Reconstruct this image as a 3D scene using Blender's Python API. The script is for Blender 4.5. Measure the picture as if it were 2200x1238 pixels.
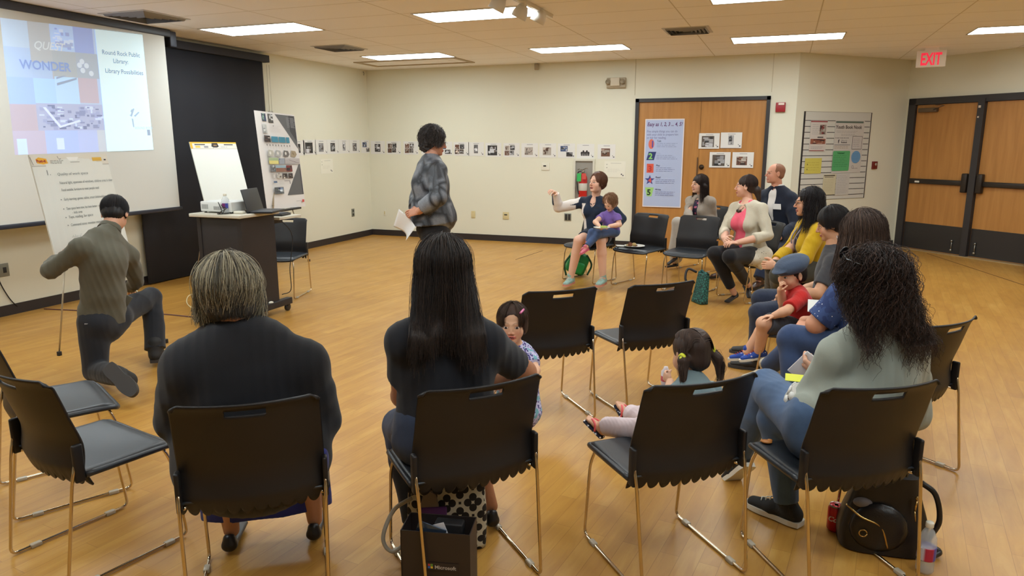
import bpy, bmesh, math, random
import numpy as np
from mathutils import Vector, Matrix
random.seed(5); RNG=np.random.default_rng(5)
SC=bpy.context.scene; COL=SC.collection
for o in list(bpy.data.objects): bpy.data.objects.remove(o)
# ------------------------------------------------------------------ camera, exposure, world
F,PITCH,ROLL,YAW,CH=1531.76,0.200791,-0.00056,-0.360742,1.5534
fw=np.array([math.sin(YAW)*math.cos(PITCH),math.cos(YAW)*math.cos(PITCH),-math.sin(PITCH)])
rt=np.array([math.cos(YAW),-math.sin(YAW),0]); up=np.cross(rt,fw)
rt,up=math.cos(ROLL)*rt+math.sin(ROLL)*up,-math.sin(ROLL)*rt+math.cos(ROLL)*up
cd=bpy.data.cameras.new('camera'); cam=bpy.data.objects.new('camera',cd); COL.objects.link(cam)
cd.sensor_width=36; cd.lens=F/2200*36; cd.clip_start=.05; cd.clip_end=60
cam.matrix_world=Matrix(((rt[0],up[0],-fw[0],0),(rt[1],up[1],-fw[1],0),(rt[2],up[2],-fw[2],CH),(0,0,0,1)))
SC.camera=cam
SC.view_settings.view_transform='Standard'; SC.view_settings.look='None'
SC.view_settings.gamma=1; SC.view_settings.use_curve_mapping=False
SC.view_settings.exposure=0.0
LAMP=17.2          # radiance of the ceiling troffers
w=bpy.data.worlds.new('World'); SC.world=w; w.use_nodes=True
w.node_tree.nodes['Background'].inputs[0].default_value=(.02,.02,.022,1)
# photograph measurement helpers: a pixel of the 2200x1238 frame -> a point of the room
def ray(x,y): return (x-1100)/F*rt-(y-619)/F*up+fw
CAM=np.array([0,0,CH])
def A(x,y,d):                      # point at horizontal distance d from the camera
    r=ray(x,y); return CAM+r*(d/math.hypot(r[0],r[1]))
def Z(x,y,z=0.):                   # point on a level plane
    r=ray(x,y); return CAM+r*((z-CH)/r[2])
def PL(x,y,p,n):                   # point on the plane through p with normal n
    r=ray(x,y); p=np.array(p,float); n=np.array(n,float); return CAM+r*(((p-CAM)@n)/(r@n))
H=2.732; XL=-6.591; YB=10.635; CX=.094; S2=math.sqrt(.5); LB=2.16
# ------------------------------------------------------------------ materials
def lin(c):
    c=[v/255 for v in c]
    return tuple((v/12.92 if v<=.04045 else ((v+.055)/1.055)**2.4) for v in c)+(1,)
class N:
    def __init__(s,name):
        s.m=bpy.data.materials.new(name); s.m.use_nodes=True; s.t=s.m.node_tree; s.b=s.t.nodes['Principled BSDF']
    def n(s,ty,**k):
        n=s.t.nodes.new(ty)
        for a,v in k.items():
            if a[0]=='_': n.inputs[a[1:].replace('_',' ')].default_value=v
            else: setattr(n,a,v)
        return n
    def l(s,a,b): s.t.links.new(a,b)
MATS={}
def mat(name,col=(200,200,200),rough=.6,metal=0,bump=0,bscale=200,var=0,vscale=8,attr=False,emit=None,estr=0,spec=.5,coat=0,alpha=1,trans=0,stretch=None,sheen=0,sss=0):
    if name in MATS: return MATS[name]
    q=N(name); b=q.b; b.inputs['Roughness'].default_value=rough; b.inputs['Metallic'].default_value=metal
    b.inputs['Specular IOR Level'].default_value=spec
    b.inputs['Coat Weight'].default_value=coat
    b.inputs['Sheen Weight'].default_value=sheen
    if sss: b.inputs['Subsurface Weight'].default_value=sss; b.inputs['Subsurface Radius'].default_value=(.012,.005,.003); b.inputs['Subsurface Scale'].default_value=.6
    c=lin(col) if max(col)>1 else tuple(col)+(1,)
    tc=q.n('ShaderNodeTexCoord'); src=tc.outputs['Object']
    if stretch:
        mp=q.n('ShaderNodeMapping'); mp.inputs['Scale'].default_value=stretch; q.l(src,mp.inputs[0]); src=mp.outputs[0]
    if attr:
        a=q.n('ShaderNodeAttribute',attribute_name='Col'); out=a.outputs['Color']
    else:
        r=q.n('ShaderNodeRGB'); r.outputs[0].default_value=c; out=r.outputs[0]
    if var:
        ns=q.n('ShaderNodeTexNoise',_Scale=vscale,_Detail=6.0); q.l(src,ns.inputs['Vector'])
        mr=q.n('ShaderNodeMapRange'); mr.inputs[1].default_value=.3; mr.inputs[2].default_value=.7; mr.inputs[3].default_value=1-var; mr.inputs[4].default_value=1+var
        q.l(ns.outputs[0],mr.inputs[0])
        mx=q.n('ShaderNodeMix',data_type='RGBA',blend_type='MULTIPLY'); mx.inputs[0].default_value=1
        q.l(out,mx.inputs[6]); q.l(mr.outputs[0],mx.inputs[7]); out=mx.outputs[2]
    q.l(out,b.inputs['Base Color'])
    if bump:
        nb=q.n('ShaderNodeTexNoise',_Scale=float(bscale),_Detail=4.0); q.l(src,nb.inputs['Vector'])
        bp=q.n('ShaderNodeBump',_Strength=bump,_Distance=.002); q.l(nb.outputs[0],bp.inputs['Height']); q.l(bp.outputs[0],b.inputs['Normal'])
    if emit: b.inputs['Emission Color'].default_value=lin(emit); b.inputs['Emission Strength'].default_value=estr
    if emit is None and estr: q.l(out,b.inputs['Emission Color']); b.inputs['Emission Strength'].default_value=estr
    if trans: b.inputs['Transmission Weight'].default_value=trans; b.inputs['IOR'].default_value=1.33
    b.inputs['Alpha'].default_value=alpha
    MATS[name]=q.m; return q.m
# ------------------------------------------------------------------ objects
def tag(o,label=None,cat=None,group=None,kind=None):
    if label: o['label']=label
    if cat: o['category']=cat
    if group: o['group']=group
    if kind: o['kind']=kind
    return o
def thing(name,label,cat,loc=(0,0,0),rz=0,group=None):
    o=bpy.data.objects.new(name,None); o.empty_display_size=.1; COL.objects.link(o); o.location=loc; o.rotation_euler=(0,0,rz)
    return tag(o,label,cat,group)
def obj(name,me,m=None,parent=None,label=None):
    if isinstance(me,MB): me=me.mesh(name)
    o=bpy.data.objects.new(name,me); COL.objects.link(o)
    if m is not None and len(me.materials)==0: me.materials.append(m)
    if parent: o.parent=parent
    if label: o['label']=label
    return o
def V(*a): return np.array(a,float)
def unit(v): v=np.array(v,float); return v/(np.linalg.norm(v)+1e-12)
class MB:
    """collects shapes; vertices with optional colour; .mesh() makes one mesh"""
    def __init__(s,M=None): s.v=[];s.f=[];s.c=[];s.mi=[];s.n=0;s.M=M;s.sm=[];s.cur=0;s.col=None
    def raw(s,v,f,col=None,smooth=True):
        v=np.asarray(v,float)
        if s.M is not None: v=v@s.M[:3,:3].T+s.M[:3,3]
        s.v.append(v); s.f+= [tuple(int(i)+s.n for i in q) for q in f]; s.n+=len(v)
        s.mi+=[s.cur]*len(f); s.sm+=[smooth]*len(f)
        c=col if col is not None else s.col
        if c is None: c=(1,1,1)
        c=np.asarray(c,float)
        if c.ndim==1: c=np.tile(c[:3],(len(v),1))
        s.c.append(c); return s
    def box(s,a,b,bev=0,col=None,R=None,c0=None):
        a=np.array(a,float);b=np.array(b,float); lo=np.minimum(a,b);hi=np.maximum(a,b)
        if bev<=0:
            v=[(x,y,z) for x in (lo[0],hi[0]) for y in (lo[1],hi[1]) for z in (lo[2],hi[2])]
            f=[(0,1,3,2),(4,6,7,5),(0,4,5,1),(2,3,7,6),(0,2,6,4),(1,5,7,3)]; v=np.array(v)
        else:
            bm=bmesh.new(); bmesh.ops.create_cube(bm,size=1)
            sz=hi-lo
            for q in bm.verts: q.co=Vector(np.array(q.co)*sz+(lo+hi)/2)
            bmesh.ops.bevel(bm,geom=list(bm.edges),offset=min(bev,sz.min()*.49),segments=3,profile=.5,affect='EDGES')
            v=np.array([q.co[:] for q in bm.verts]); bm.verts.index_update(); f=[tuple(q.index for q in fc.verts) for fc in bm.faces]; bm.free()
        if R is not None: c=(lo+hi)/2 if c0 is None else np.array(c0); v=(v-c)@np.array(R).T+c
        return s.raw(v,f,col,smooth=bev>0)
    def prism(s,pts,z0,z1,col=None,ax=2):
        n=len(pts); v=[];
        for z in (z0,z1):
            for p in pts:
                q=[p[0],p[1]]; q.insert(ax,z); v.append(q)
        f=[tuple(range(n))[::-1],tuple(range(n,2*n))]+[(i,(i+1)%n,(i+1)%n+n,i+n) for i in range(n)]
        return s.raw(v,f,col,smooth=False)
    def tube(s,pts,r,n=8,col=None,caps=True,closed=False):
        P=np.array(pts,float); m=len(P); r=np.full(m,r,float) if np.isscalar(r) else np.array(r,float)
        T=np.gradient(P,axis=0); T/=np.linalg.norm(T,axis=1)[:,None]+1e-12
        a=np.cross(T[0],(0,0,1)); 
        if np.linalg.norm(a)<.1: a=np.cross(T[0],(1,0,0))
        U=[unit(a)]
        for i in range(1,m):
            u=U[-1]-T[i]*(U[-1]@T[i]); U.append(unit(u))
        U=np.array(U); W=np.cross(T,U); t=np.linspace(0,2*np.pi,n,endpoint=False)
        v=(P[:,None,:]+r[:,None,None]*(np.cos(t)[None,:,None]*U[:,None,:]+np.sin(t)[None,:,None]*W[:,None,:])).reshape(-1,3)
        f=[(i*n+j,i*n+(j+1)%n,(i+1)*n+(j+1)%n,(i+1)*n+j) for i in range(m-1) for j in range(n)]
        if caps and not closed: f+= [tuple(range(n))[::-1],tuple(range((m-1)*n,m*n))]
        if closed: f+=[((m-1)*n+j,(m-1)*n+(j+1)%n,(j+1)%n,j) for j in range(n)]
        return s.raw(v,f,col)
    def cyl(s,a,b,r,r2=None,n=20,col=None): return s.tube([a,b],[r,r if r2 is None else r2],n,col)
    def lathe(s,prof,c=(0,0,0),n=24,col=None,R=None):
        t=np.linspace(0,2*np.pi,n,endpoint=False); m=len(prof)
        v=np.array([(r*math.cos(a),r*math.sin(a),z) for r,z in prof for a in t])
        if R is not None: v=v@np.array(R).T
        v=v+np.array(c)
        f=[(i*n+j,i*n+(j+1)%n,(i+1)*n+(j+1)%n,(i+1)*n+j) for i in range(m-1) for j in range(n)]
        f+=[tuple(range(n))[::-1],tuple(range((m-1)*n,m*n))]
        return s.raw(v,f,col)
    def ball(s,c,r,col=None,R=None,n=16,colf=None):
        r=np.array([r]*3 if np.isscalar(r) else r,float); v=[];m=n//2+1
        for i in range(m):
            a=math.pi*i/(m-1)
            for j in range(n): t=2*math.pi*j/n; v.append((math.sin(a)*math.cos(t),math.sin(a)*math.sin(t),math.cos(a)))
        v=np.array(v); cc=colf(v) if colf else col
        v=v*r
        if R is not None: v=v@np.array(R).T
        f=[(i*n+j,i*n+(j+1)%n,(i+1)*n+(j+1)%n,(i+1)*n+j) for i in range(m-1) for j in range(n)]
        return s.raw(v+np.array(c),f,cc)
    def grid(s,fn,nu,nv,th=0,mask=None,col=None):
        u=np.linspace(0,1,nu+1); v=np.linspace(0,1,nv+1)
        P=np.array([[fn(a,b) for b in v] for a in u]).reshape(-1,3); W=nv+1
        f=[(i*W+j,(i+1)*W+j,(i+1)*W+j+1,i*W+j+1) for i in range(nu) for j in range(nv) if mask is None or mask((u[i]+u[i+1])/2,(v[j]+v[j+1])/2)]
        if th:
            bm=bmesh.new(); vs=[bm.verts.new(p) for p in P]
            for q in f: bm.faces.new([vs[i] for i in q])
            bmesh.ops.delete(bm,geom=[x for x in bm.verts if not x.link_faces],context='VERTS')
            bm.normal_update(); bmesh.ops.solidify(bm,geom=list(bm.faces),thickness=th)
            bm.verts.index_update(); P=np.array([x.co[:] for x in bm.verts]); f=[tuple(x.index for x in fc.verts) for fc in bm.faces]; bm.free()
        return s.raw(P,f,col)
    def mesh(s,name='m',auto=None):
        me=bpy.data.meshes.new(name); v=np.concatenate(s.v) if s.v else np.zeros((0,3))
        me.from_pydata(v.tolist(),[],s.f)
        me.polygons.foreach_set('use_smooth',np.array(s.sm,bool)); me.polygons.foreach_set('material_index',np.array(s.mi,np.int32))
        a=me.color_attributes.new('Col','FLOAT_COLOR','POINT'); c=np.concatenate(s.c); a.data.foreach_set('color',np.hstack([c,np.ones((len(c),1))]).ravel().astype(np.float32))
        me.validate(); me.update(); 
        if auto: me.set_sharp_from_angle(angle=auto)
        return me
def path(pts,r=.03,n=5):
    """polyline with rounded corners"""
    P=[np.array(p,float) for p in pts]; out=[P[0]]
    for a,b,c in zip(P,P[1:],P[2:]):
        d1=unit(a-b);d2=unit(c-b); rr=min(r,np.linalg.norm(a-b)*.45,np.linalg.norm(c-b)*.45); p=b+d1*rr; q=b+d2*rr
        for t in np.linspace(0,1,n): out.append((1-t)**2*p+2*t*(1-t)*b+t*t*q)
    out.append(P[-1]); return out
def cat(P,n=6):
    P=np.array(P,float); Q=np.vstack([2*P[0]-P[1],P,2*P[-1]-P[-2]]); out=[]
    for i in range(1,len(Q)-2):
        for t in np.linspace(0,1,n,endpoint=False):
            a,b,c,d=Q[i-1:i+3]; out.append(.5*((2*b)+(c-a)*t+(2*a-5*b+4*c-d)*t*t+(3*b-a-3*c+d)*t**3))
    out.append(P[-1]); return np.array(out)
# ------------------------------------------------------------------ flat prints (paper, signs): one mesh, colour attribute
def text_tris(t,size,font_shear=0,bold=0,xs=1):
    cu=bpy.data.curves.new('t','FONT'); cu.body=t; cu.size=size; cu.shear=font_shear; cu.offset=bold; cu.align_x='LEFT'; cu.fill_mode='FRONT'; cu.resolution_u=3
    o=bpy.data.objects.new('t',cu); COL.objects.link(o); dg=bpy.context.evaluated_depsgraph_get(); me=bpy.data.meshes.new_from_object(o.evaluated_get(dg))
    v=np.array([x.co[:] for x in me.vertices]).reshape(-1,3)
    if len(v): v[:,0]*=xs
    f=[tuple(p.vertices) for p in me.polygons]
    bpy.data.objects.remove(o); bpy.data.curves.remove(cu); bpy.data.meshes.remove(me); return v,f
class Print:
    """2D drawing with origin at lower left, metres; x right, y up; placed by a frame (origin,right,up,normal)"""
    def __init__(s,o,r,u,w,h,base=(240,240,238),th=.0015,bend=None):
        s.o=np.array(o,float); s.r=unit(r); s.u=unit(u); s.n=np.cross(s.r,s.u); s.w=w; s.h=h; s.mb=MB(); s.k=0; s.th=th; s.bend=bend
        nx=12 if bend else 1
        v=[];f=[]
        for sd in (0,1):
            for i in range(nx+1):
                for y in (0,h): v.append((w*i/nx,y,-th*sd))
        W=2*(nx+1)
        for i in range(nx): a=2*i; f+=[(a,a+2,a+3,a+1),(W+a,W+a+1,W+a+3,W+a+2),(a,W+a,W+a+2,a+2),(a+1,a+3,W+a+3,W+a+1)]
        f+=[(0,1,W+1,W),(W-2,W+W-2,W+W-1,W-1)]
        s.add(v,f,base,0)
    def P(s,v):
        v=np.asarray(v,float).copy(); z=v[:,2]
        if s.bend is not None: z=z+s.bend(v[:,0]/s.w,v[:,1]/s.h)
        return s.o+v[:,:1]*s.r+v[:,1:2]*s.u+z[:,None]*s.n
    def add(s,v,f,col,dz=None):
        if dz is None: s.k+=1; v=np.array(v,float); v[:,2]=.0004+.00005*s.k
        s.mb.raw(s.P(v),f,lin(col)[:3],smooth=False)
    def rect(s,x,y,w,h,col,rot=0,sk=0):
        c,q=math.cos(rot),math.sin(rot); pts=[(0,0),(w,0),(w+sk,h),(sk,h)]
        s.add([(x+c*a-q*b,y+q*a+c*b,0) for a,b in pts],[(0,1,2,3)],col); return s
    def poly(s,pts,col): s.add([(a,b,0) for a,b in pts],[tuple(range(len(pts)))],col); return s
    def disc(s,x,y,rx,ry,col,n=24): return s.poly([(x+rx*math.cos(t),y+ry*math.sin(t)) for t in np.linspace(0,2*math.pi,n,endpoint=False)],col)
    def line(s,x,y,x2,y2,w,col):
        d=unit((x2-x,y2-y)); a=V(-d[1],d[0])*w/2; return s.poly([(x-a[0],y-a[1]),(x2-a[0],y2-a[1]),(x2+a[0],y2+a[1]),(x+a[0],y+a[1])],col)
    def text(s,t,x,y,size,col,bold=0,shear=0,center=False,width=None,rot=0):
        v,f=text_tris(t,size,shear,bold)
        if not len(v): return s
        if width: v[:,0]*=width/(v[:,0].max()-min(0,v[:,0].min()))
        if center: v[:,0]-=v[:,0].max()/2
        if rot: c,q=math.cos(rot),math.sin(rot); v=np.c_[v[:,0]*c-v[:,1]*q,v[:,0]*q+v[:,1]*c,v[:,2]]
        v[:,0]+=x; v[:,1]+=y; s.add(v,f,col); return s
    def photo(s,x,y,w,h,seed,tones=((60,58,56),(150,150,150),(95,88,80),(200,200,200)),n=14):
        rg=random.Random(seed); s.rect(x,y,w,h,rg.choice(tones[:3]))
        for i in range(n):
            a=rg.uniform(.1,.5)*w; b=rg.uniform(.08,.4)*h; X=x+rg.uniform(0,w-a); Y=y+rg.uniform(0,h-b); c=rg.choice(tones); k=rg.uniform(.7,1.2)
            s.rect(X,Y,a,b,tuple(min(255,v*k) for v in c))
        return s
    def lines(s,x,y,w,n,dy,col,hh=.3,seed=0,ragged=.25):
        rg=random.Random(seed)
        for i in range(n):
            X=x; e=x+w*(1-rg.random()*ragged)
            while X<e:
                l=rg.uniform(.6,2.2)*dy*1.3; s.rect(X,y-i*dy,min(l,e-X),dy*hh,col); X+=l+dy*.35
        return s
    def scribble(s,x,y,w,size,col,seed,lw=.0022):
        rg=random.Random(seed); X=x
        while X<x+w:
            n=rg.randint(2,6)
            px,py=X,y
            for i in range(n*2):
                nx=px+size*rg.uniform(.12,.34); ny=y+size*(rg.uniform(.35,.6) if i%2==0 else rg.uniform(-.02,.1)); 
                if rg.random()<.18: ny=y+size*rg.uniform(.8,1.05)
                if rg.random()<.08: ny=y-size*.35
                s.line(px,py,nx,ny,lw,col); px,py=nx,ny
            X=px+size*.35
        return s
    def done(s,name,parent=None,m=None): return obj(name,s.mb,m or PRINT,parent)
PRINT=mat('print',attr=True,rough=.55)
# ------------------------------------------------------------------ the room
def cream(): return mat('wall paint',(226,223,204),.62,bump=.25,bscale=260)
def wall_block(name,a,b,z0,z1,th=.12,m=None,holes=()):
    a=np.array(a,float);b=np.array(b,float); L=np.linalg.norm(b-a); d=(b-a)/L; n=V(d[1],-d[0])  # inside on the right of a->b
    q=MB()
    xs=sorted({0,L,*[h[0] for h in holes],*[h[1] for h in holes]})
    for x0,x1 in zip(xs,xs[1:]):
        hh=[h for h in holes if h[0]<=x0+1e-6 and h[1]>=x1-1e-6]; zz=z0
        if hh: zz=hh[0][2]
        pts=[a+d*x0,a+d*x1,a+d*x1-n*th,a+d*x0-n*th]
        q.prism([tuple(p) for p in pts],zz,z1)
    return tag(obj(name,q,m or cream()),kind='structure')
c2=V(CX+LB*S2,YB+LB*S2)
# floor
def floor_mat():
    q=N('honey plank floor'); t=q.n('ShaderNodeTexCoord'); mp=q.n('ShaderNodeMapping'); mp.inputs['Rotation'].default_value=(0,0,math.pi/2+.13)
    q.l(t.outputs['Object'],mp.inputs[0])
    br=q.n('ShaderNodeTexBrick',offset=.37,offset_frequency=2); br.inputs['Scale'].default_value=1; br.inputs['Brick Width'].default_value=.62; br.inputs['Row Height'].default_value=.075
    br.inputs['Mortar Size'].default_value=.0012; br.inputs['Mortar Smooth'].default_value=.3; br.inputs['Bias'].default_value=0
    br.inputs['Color1'].default_value=(0,0,0,1); br.inputs['Color2'].default_value=(1,1,1,1); br.inputs['Mortar'].default_value=(.35,.35,.35,1); q.l(mp.outputs[0],br.inputs['Vector'])
    g=q.n('ShaderNodeMapping'); g.inputs['Scale'].default_value=(1.5,9,1); q.l(mp.outputs[0],g.inputs[0])
    n1=q.n('ShaderNodeTexNoise',_Scale=2.2,_Detail=8.0,_Roughness=.6,_Distortion=.6); q.l(g.outputs[0],n1.inputs['Vector'])
    n2=q.n('ShaderNodeTexNoise',_Scale=.55,_Detail=2.0); q.l(t.outputs['Object'],n2.inputs['Vector'])
    a=q.n('ShaderNodeMath',operation='MULTIPLY'); q.l(br.outputs['Color'],a.inputs[0]); a.inputs[1].default_value=.2
    b=q.n('ShaderNodeMath',operation='MULTIPLY_ADD'); q.l(n1.outputs[0],b.inputs[0]); b.inputs[1].default_value=.75; q.l(a.outputs[0],b.inputs[2])
    c=q.n('ShaderNodeMath',operation='MULTIPLY_ADD'); q.l(n2.outputs[0],c.inputs[0]); c.inputs[1].default_value=.2; q.l(b.outputs[0],c.inputs[2])
    r=q.n('ShaderNodeValToRGB'); e=r.color_ramp.elements; e[0].position=.2; e[0].color=lin((160,109,47)); e[1].position=1.0; e[1].color=lin((208,164,88))
    m=e.new(.62); m.color=lin((186,137,63)); q.l(c.outputs[0],r.inputs[0])
    mx=q.n('ShaderNodeMix',data_type='RGBA',blend_type='MULTIPLY'); mr=q.n('ShaderNodeMath',operation='MULTIPLY'); q.l(br.outputs['Fac'],mr.inputs[0]); mr.inputs[1].default_value=.4; q.l(mr.outputs[0],mx.inputs[0])
    q.l(r.outputs[0],mx.inputs[6]); mx.inputs[7].default_value=(.35,.22,.12,1); q.l(mx.outputs[2],q.b.inputs['Base Color'])
    q.b.inputs['Roughness'].default_value=.34; q.b.inputs['Specular IOR Level'].default_value=.42
    nr=q.n('ShaderNodeTexNoise',_Scale=3.0,_Detail=5.0); q.l(t.outputs['Object'],nr.inputs['Vector']); rr=q.n('ShaderNodeMapRange'); rr.inputs[3].default_value=.27; rr.inputs[4].default_value=.42; q.l(nr.outputs[0],rr.inputs[0]); q.l(rr.outputs[0],q.b.inputs['Roughness'])
    bp=q.n('ShaderNodeBump',_Strength=.12,_Distance=.002); q.l(n1.outputs[0],bp.inputs['Height']); q.l(bp.outputs[0],q.b.inputs['Normal'])
    return q.m
XR,YN=6.4,-5.2
# door wall runs from c2 along (1,-1)
E2=c2+V(S2,-S2)*3.9
outline=[(XL,YN),(XR,YN),(XR,E2[1]-(XR-E2[0])*0),(E2[0],E2[1]),tuple(c2),(CX,YB),(XL,YB)]
fl=MB().prism(outline,-.1,0); fo=tag(obj('floor',fl,floor_mat()),kind='structure')
# narrow seams of the movable partition let into the floor
def seam(name,a,b,wd=.006):
    a=np.array(a[:2]);b=np.array(b[:2]);d=unit(b-a);n=V(-d[1],d[0])*wd
    return tag(obj(name,MB().prism([tuple(a-n),tuple(b-n),tuple(b+n),tuple(a+n)],.0002,.0022),mat('seam',(92,60,40),.5)),kind='structure')
seam('trim_1',Z(1108,558),Z(1166,539)); seam('trim_2',Z(1992,545),Z(2200,613))
# ceiling with tile joints
def ceil_mat():
    q=N('ceiling tile'); t=q.n('ShaderNodeTexCoord'); mp=q.n('ShaderNodeMapping'); mp.inputs['Location'].default_value=(5.89,-6.19+.0,0); q.l(t.outputs['Object'],mp.inputs[0])
    br=q.n('ShaderNodeTexBrick',offset=0,squash=1); br.inputs['Scale'].default_value=1; br.inputs['Brick Width'].default_value=1.22; br.inputs['Row Height'].default_value=.61; br.inputs['Mortar Size'].default_value=.006; br.inputs['Mortar Smooth'].default_value=.2
    br.inputs['Color1'].default_value=lin((246,243,243)); br.inputs['Color2'].default_value=lin((248,245,245)); br.inputs['Mortar'].default_value=lin((205,196,184)); q.l(mp.outputs[0],br.inputs['Vector'])
    q.l(br.outputs['Color'],q.b.inputs['Base Color']); q.b.inputs['Roughness'].default_value=.9
    n=q.n('ShaderNodeTexNoise',_Scale=90.0,_Detail=5.0); q.l(t.outputs['Object'],n.inputs['Vector']); bp=q.n('ShaderNodeBump',_Strength=.2,_Distance=.003); q.l(n.outputs[0],bp.inputs['Height']); q.l(bp.outputs[0],q.b.inputs['Normal'])
    return q.m
tag(obj('ceiling',MB().prism(outline,H,H+.1),ceil_mat()),kind='structure')
wall_block('wall_left',(XL,YN),(XL,YB),0,H)
# back wall: opening for door_1 and for the extinguisher niche handled by surface fitting; door_1 opening
D1L=PL(1360,400,(0,YB,0),(0,1,0))[0]; D1R=PL(1656,215,(0,YB,0),(0,1,0))[0]
DT=2.18
wall_block('wall_back',(XL,YB),(CX,YB),0,H,holes=[(D1L-XL,D1R-XL,DT)])
wall_block('wall_angled',(CX,YB),tuple(c2),0,H)
dn=V(S2,-S2)
t0=.05                                    # door_2 frame starts here along the wall
D2W=2.15
wall_block('wall_right',tuple(c2),tuple(E2),0,H,holes=[(t0,t0+D2W,DT)])
wall_block('wall_far_right',tuple(E2),(XR,E2[1]),0,H); wall_block('wall_side',(XR,E2[1]),(XR,YN),0,H); wall_block('wall_front',(XR,YN),(XL,YN),0,H)
BB=mat('baseboard rubber',(46,40,40),.45)
def base(name,a,b):
    a=np.array(a,float);b=np.array(b,float);d=unit(b-a);n=V(d[1],-d[0])*.009
    return tag(obj(name,MB().prism([tuple(p) for p in (a,b,b+n,a+n)],0,.097),BB),kind='structure')
base('baseboard_left',(XL,YN),(XL,YB)); base('baseboard_back',(XL,YB),(D1L,YB)); base('baseboard_angled',(CX,YB),tuple(c2)); base('baseboard_right',tuple(c2+dn*(t0+D2W)),tuple(E2)); base('baseboard_back_short',(D1R,YB),(CX,YB))
# vertical wall joints above door_1
for nm,x in (('trim_3',D1L-.02),('trim_4',D1R+.0)):
    tag(obj(nm,MB().box((x,YB-.004,DT+.05),(x+.006,YB,H)),mat('joint',(190,182,155),.7)),kind='structure')
tag(obj('trim_5',MB().box((CX-.012,YB-.012,.0),(CX,YB,H)),mat('corner bead',(226,224,206),.5)),kind='structure')
def wood():
    q=N('door veneer'); t=q.n('ShaderNodeTexCoord'); mp=q.n('ShaderNodeMapping'); mp.inputs['Scale'].default_value=(9,9,.7); q.l(t.outputs['Object'],mp.inputs[0])
    n=q.n('ShaderNodeTexNoise',_Scale=2.0,_Detail=7.0,_Distortion=.4); q.l(mp.outputs[0],n.inputs['Vector']); r=q.n('ShaderNodeValToRGB'); e=r.color_ramp.elements; e[0].position=.3;e[0].color=lin((172,118,58)); e[1].position=.7; e[1].color=lin((190,134,70)); q.l(n.outputs[0],r.inputs[0]); q.l(r.outputs[0],q.b.inputs['Base Color']); q.b.inputs['Roughness'].default_value=.42; return q.m
WOOD=wood(); BLK=mat('dark bronze frame',(50,47,48),.45); CHR=mat('chrome',(205,200,192),.16,metal=1)
STEEL=mat('brushed steel',(165,160,150),.35,metal=1); BLKP=mat('black plastic',(34,33,34),.45)
# door_1 (flush double door in the back wall)
fr=.05
d1=thing('door_1',None,None,((D1L+D1R)/2,YB,0)); tag(d1,kind='structure')
def loc(o,p): return np.array(p)-np.array(o.location)
def dpart(o,name,a,b,m,bev=0,label=None): return obj(name,MB().box(loc(o,a),loc(o,b),bev),m,o,label)
q=MB(); ox=(D1L+D1R)/2
for a,b in (((D1L,YB-.02,0),(D1L+fr,YB+.1,DT)),((D1R-fr,YB-.02,0),(D1R,YB+.1,DT)),((D1L,YB-.02,DT-fr),(D1R,YB+.1,DT))): q.box(np.array(a)-(ox,YB,0),np.array(b)-(ox,YB,0))
obj('door_frame',q,BLK,d1)
sx=PL(1503,300,(0,YB,0),(0,1,0))[0]
dpart(d1,'door_leaf',(D1L+fr,YB+.01,.008),(sx-.002,YB+.055,DT-fr),WOOD); lf=dpart(d1,'door_leaf',(sx+.002,YB+.01,.008),(D1R-fr,YB+.055,DT-fr),WOOD)
k=PL(1507,359,(0,YB,0),(0,1,0)); obj('lock',MB().cyl(loc(d1,(k[0],YB-.012,k[2])),loc(d1,(k[0],YB+.012,k[2])),.035).ball(loc(d1,(k[0],YB-.02,k[2])),.02),mat('lock bronze',(70,58,48),.35,metal=.8),d1)
obj('astragal',MB().box(loc(d1,(sx-.02,YB-.002,.01)),loc(d1,(sx-.012,YB+.012,1.35))),BLK,d1)
# door_2 (angled double door)
d2=thing('door_2',None,None,(c2[0],c2[1],0),-math.pi/4); tag(d2,kind='structure')
q=MB(); fw2=.11
for a,b in (((t0,-.03,0),(t0+fw2,.1,DT)),((t0+D2W-fw2,-.03,0),(t0+D2W,.1,DT)),((t0,-.03,DT-.09),(t0+D2W,.1,DT)),((t0+D2W/2-.045,-.045,0),(t0+D2W/2+.045,.06,DT-.05))): q.box(a,b)
obj('door_frame',q,BLK,d2)
for s_ in (0,1):
    x0=t0+fw2 if s_==0 else t0+D2W/2+.045; x1=t0+D2W/2-.045 if s_==0 else t0+D2W-fw2
    lf=obj('door_leaf',MB().box((x0+.004,.01,.012),(x1-.004,.055,DT-.095)),WOOD,d2)
    obj('kick_plate',MB().box((x0+.01,.004,.02),(x1-.01,.0095,.4)),mat('kick plate',(44,42,42),.4),lf)
    xi=x1-.06 if s_==0 else x0+.06
    obj('push_bar',MB().box((x0+.02,-.03,.97),(x1-.02,.0,1.04),.01).box((xi-.04,-.06,.88),(xi+.04,.008,1.14),.015),mat('push bar',(58,50,44),.35,metal=.5),lf)
    obj('bar_label',MB().box(((x0+.12 if s_==0 else x1-.2),-.034,.985),((x0+.19 if s_==0 else x1-.13),-.0302,1.01)),mat('white label',(225,222,212),.5),lf)
    obj('floor_bolt',MB().cyl((xi-.06+.12*(s_==1)-.03,-.01,.06),(xi-.06+.12*(s_==1)-.03,-.01,.2),.006).ball((xi-.06+.12*(s_==1)-.03,-.012,.2),.015).ball((xi-.06+.12*(s_==1)-.03,-.012,.07),.018),STEEL,lf)
    cx_=(x0+.2) if s_==0 else (x1-.2)
    q=MB().box((cx_-.14,-.05,DT-.2),(cx_+.14,.008,DT-.14),.008); q.tube([(cx_+.1,-.055,DT-.17),(cx_+.3,-.12,DT-.12),(cx_+.1,-.02,DT-.1)],.007)
    obj('door_closer',q,mat('closer',(112,96,78),.4,metal=.6),lf)
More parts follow.
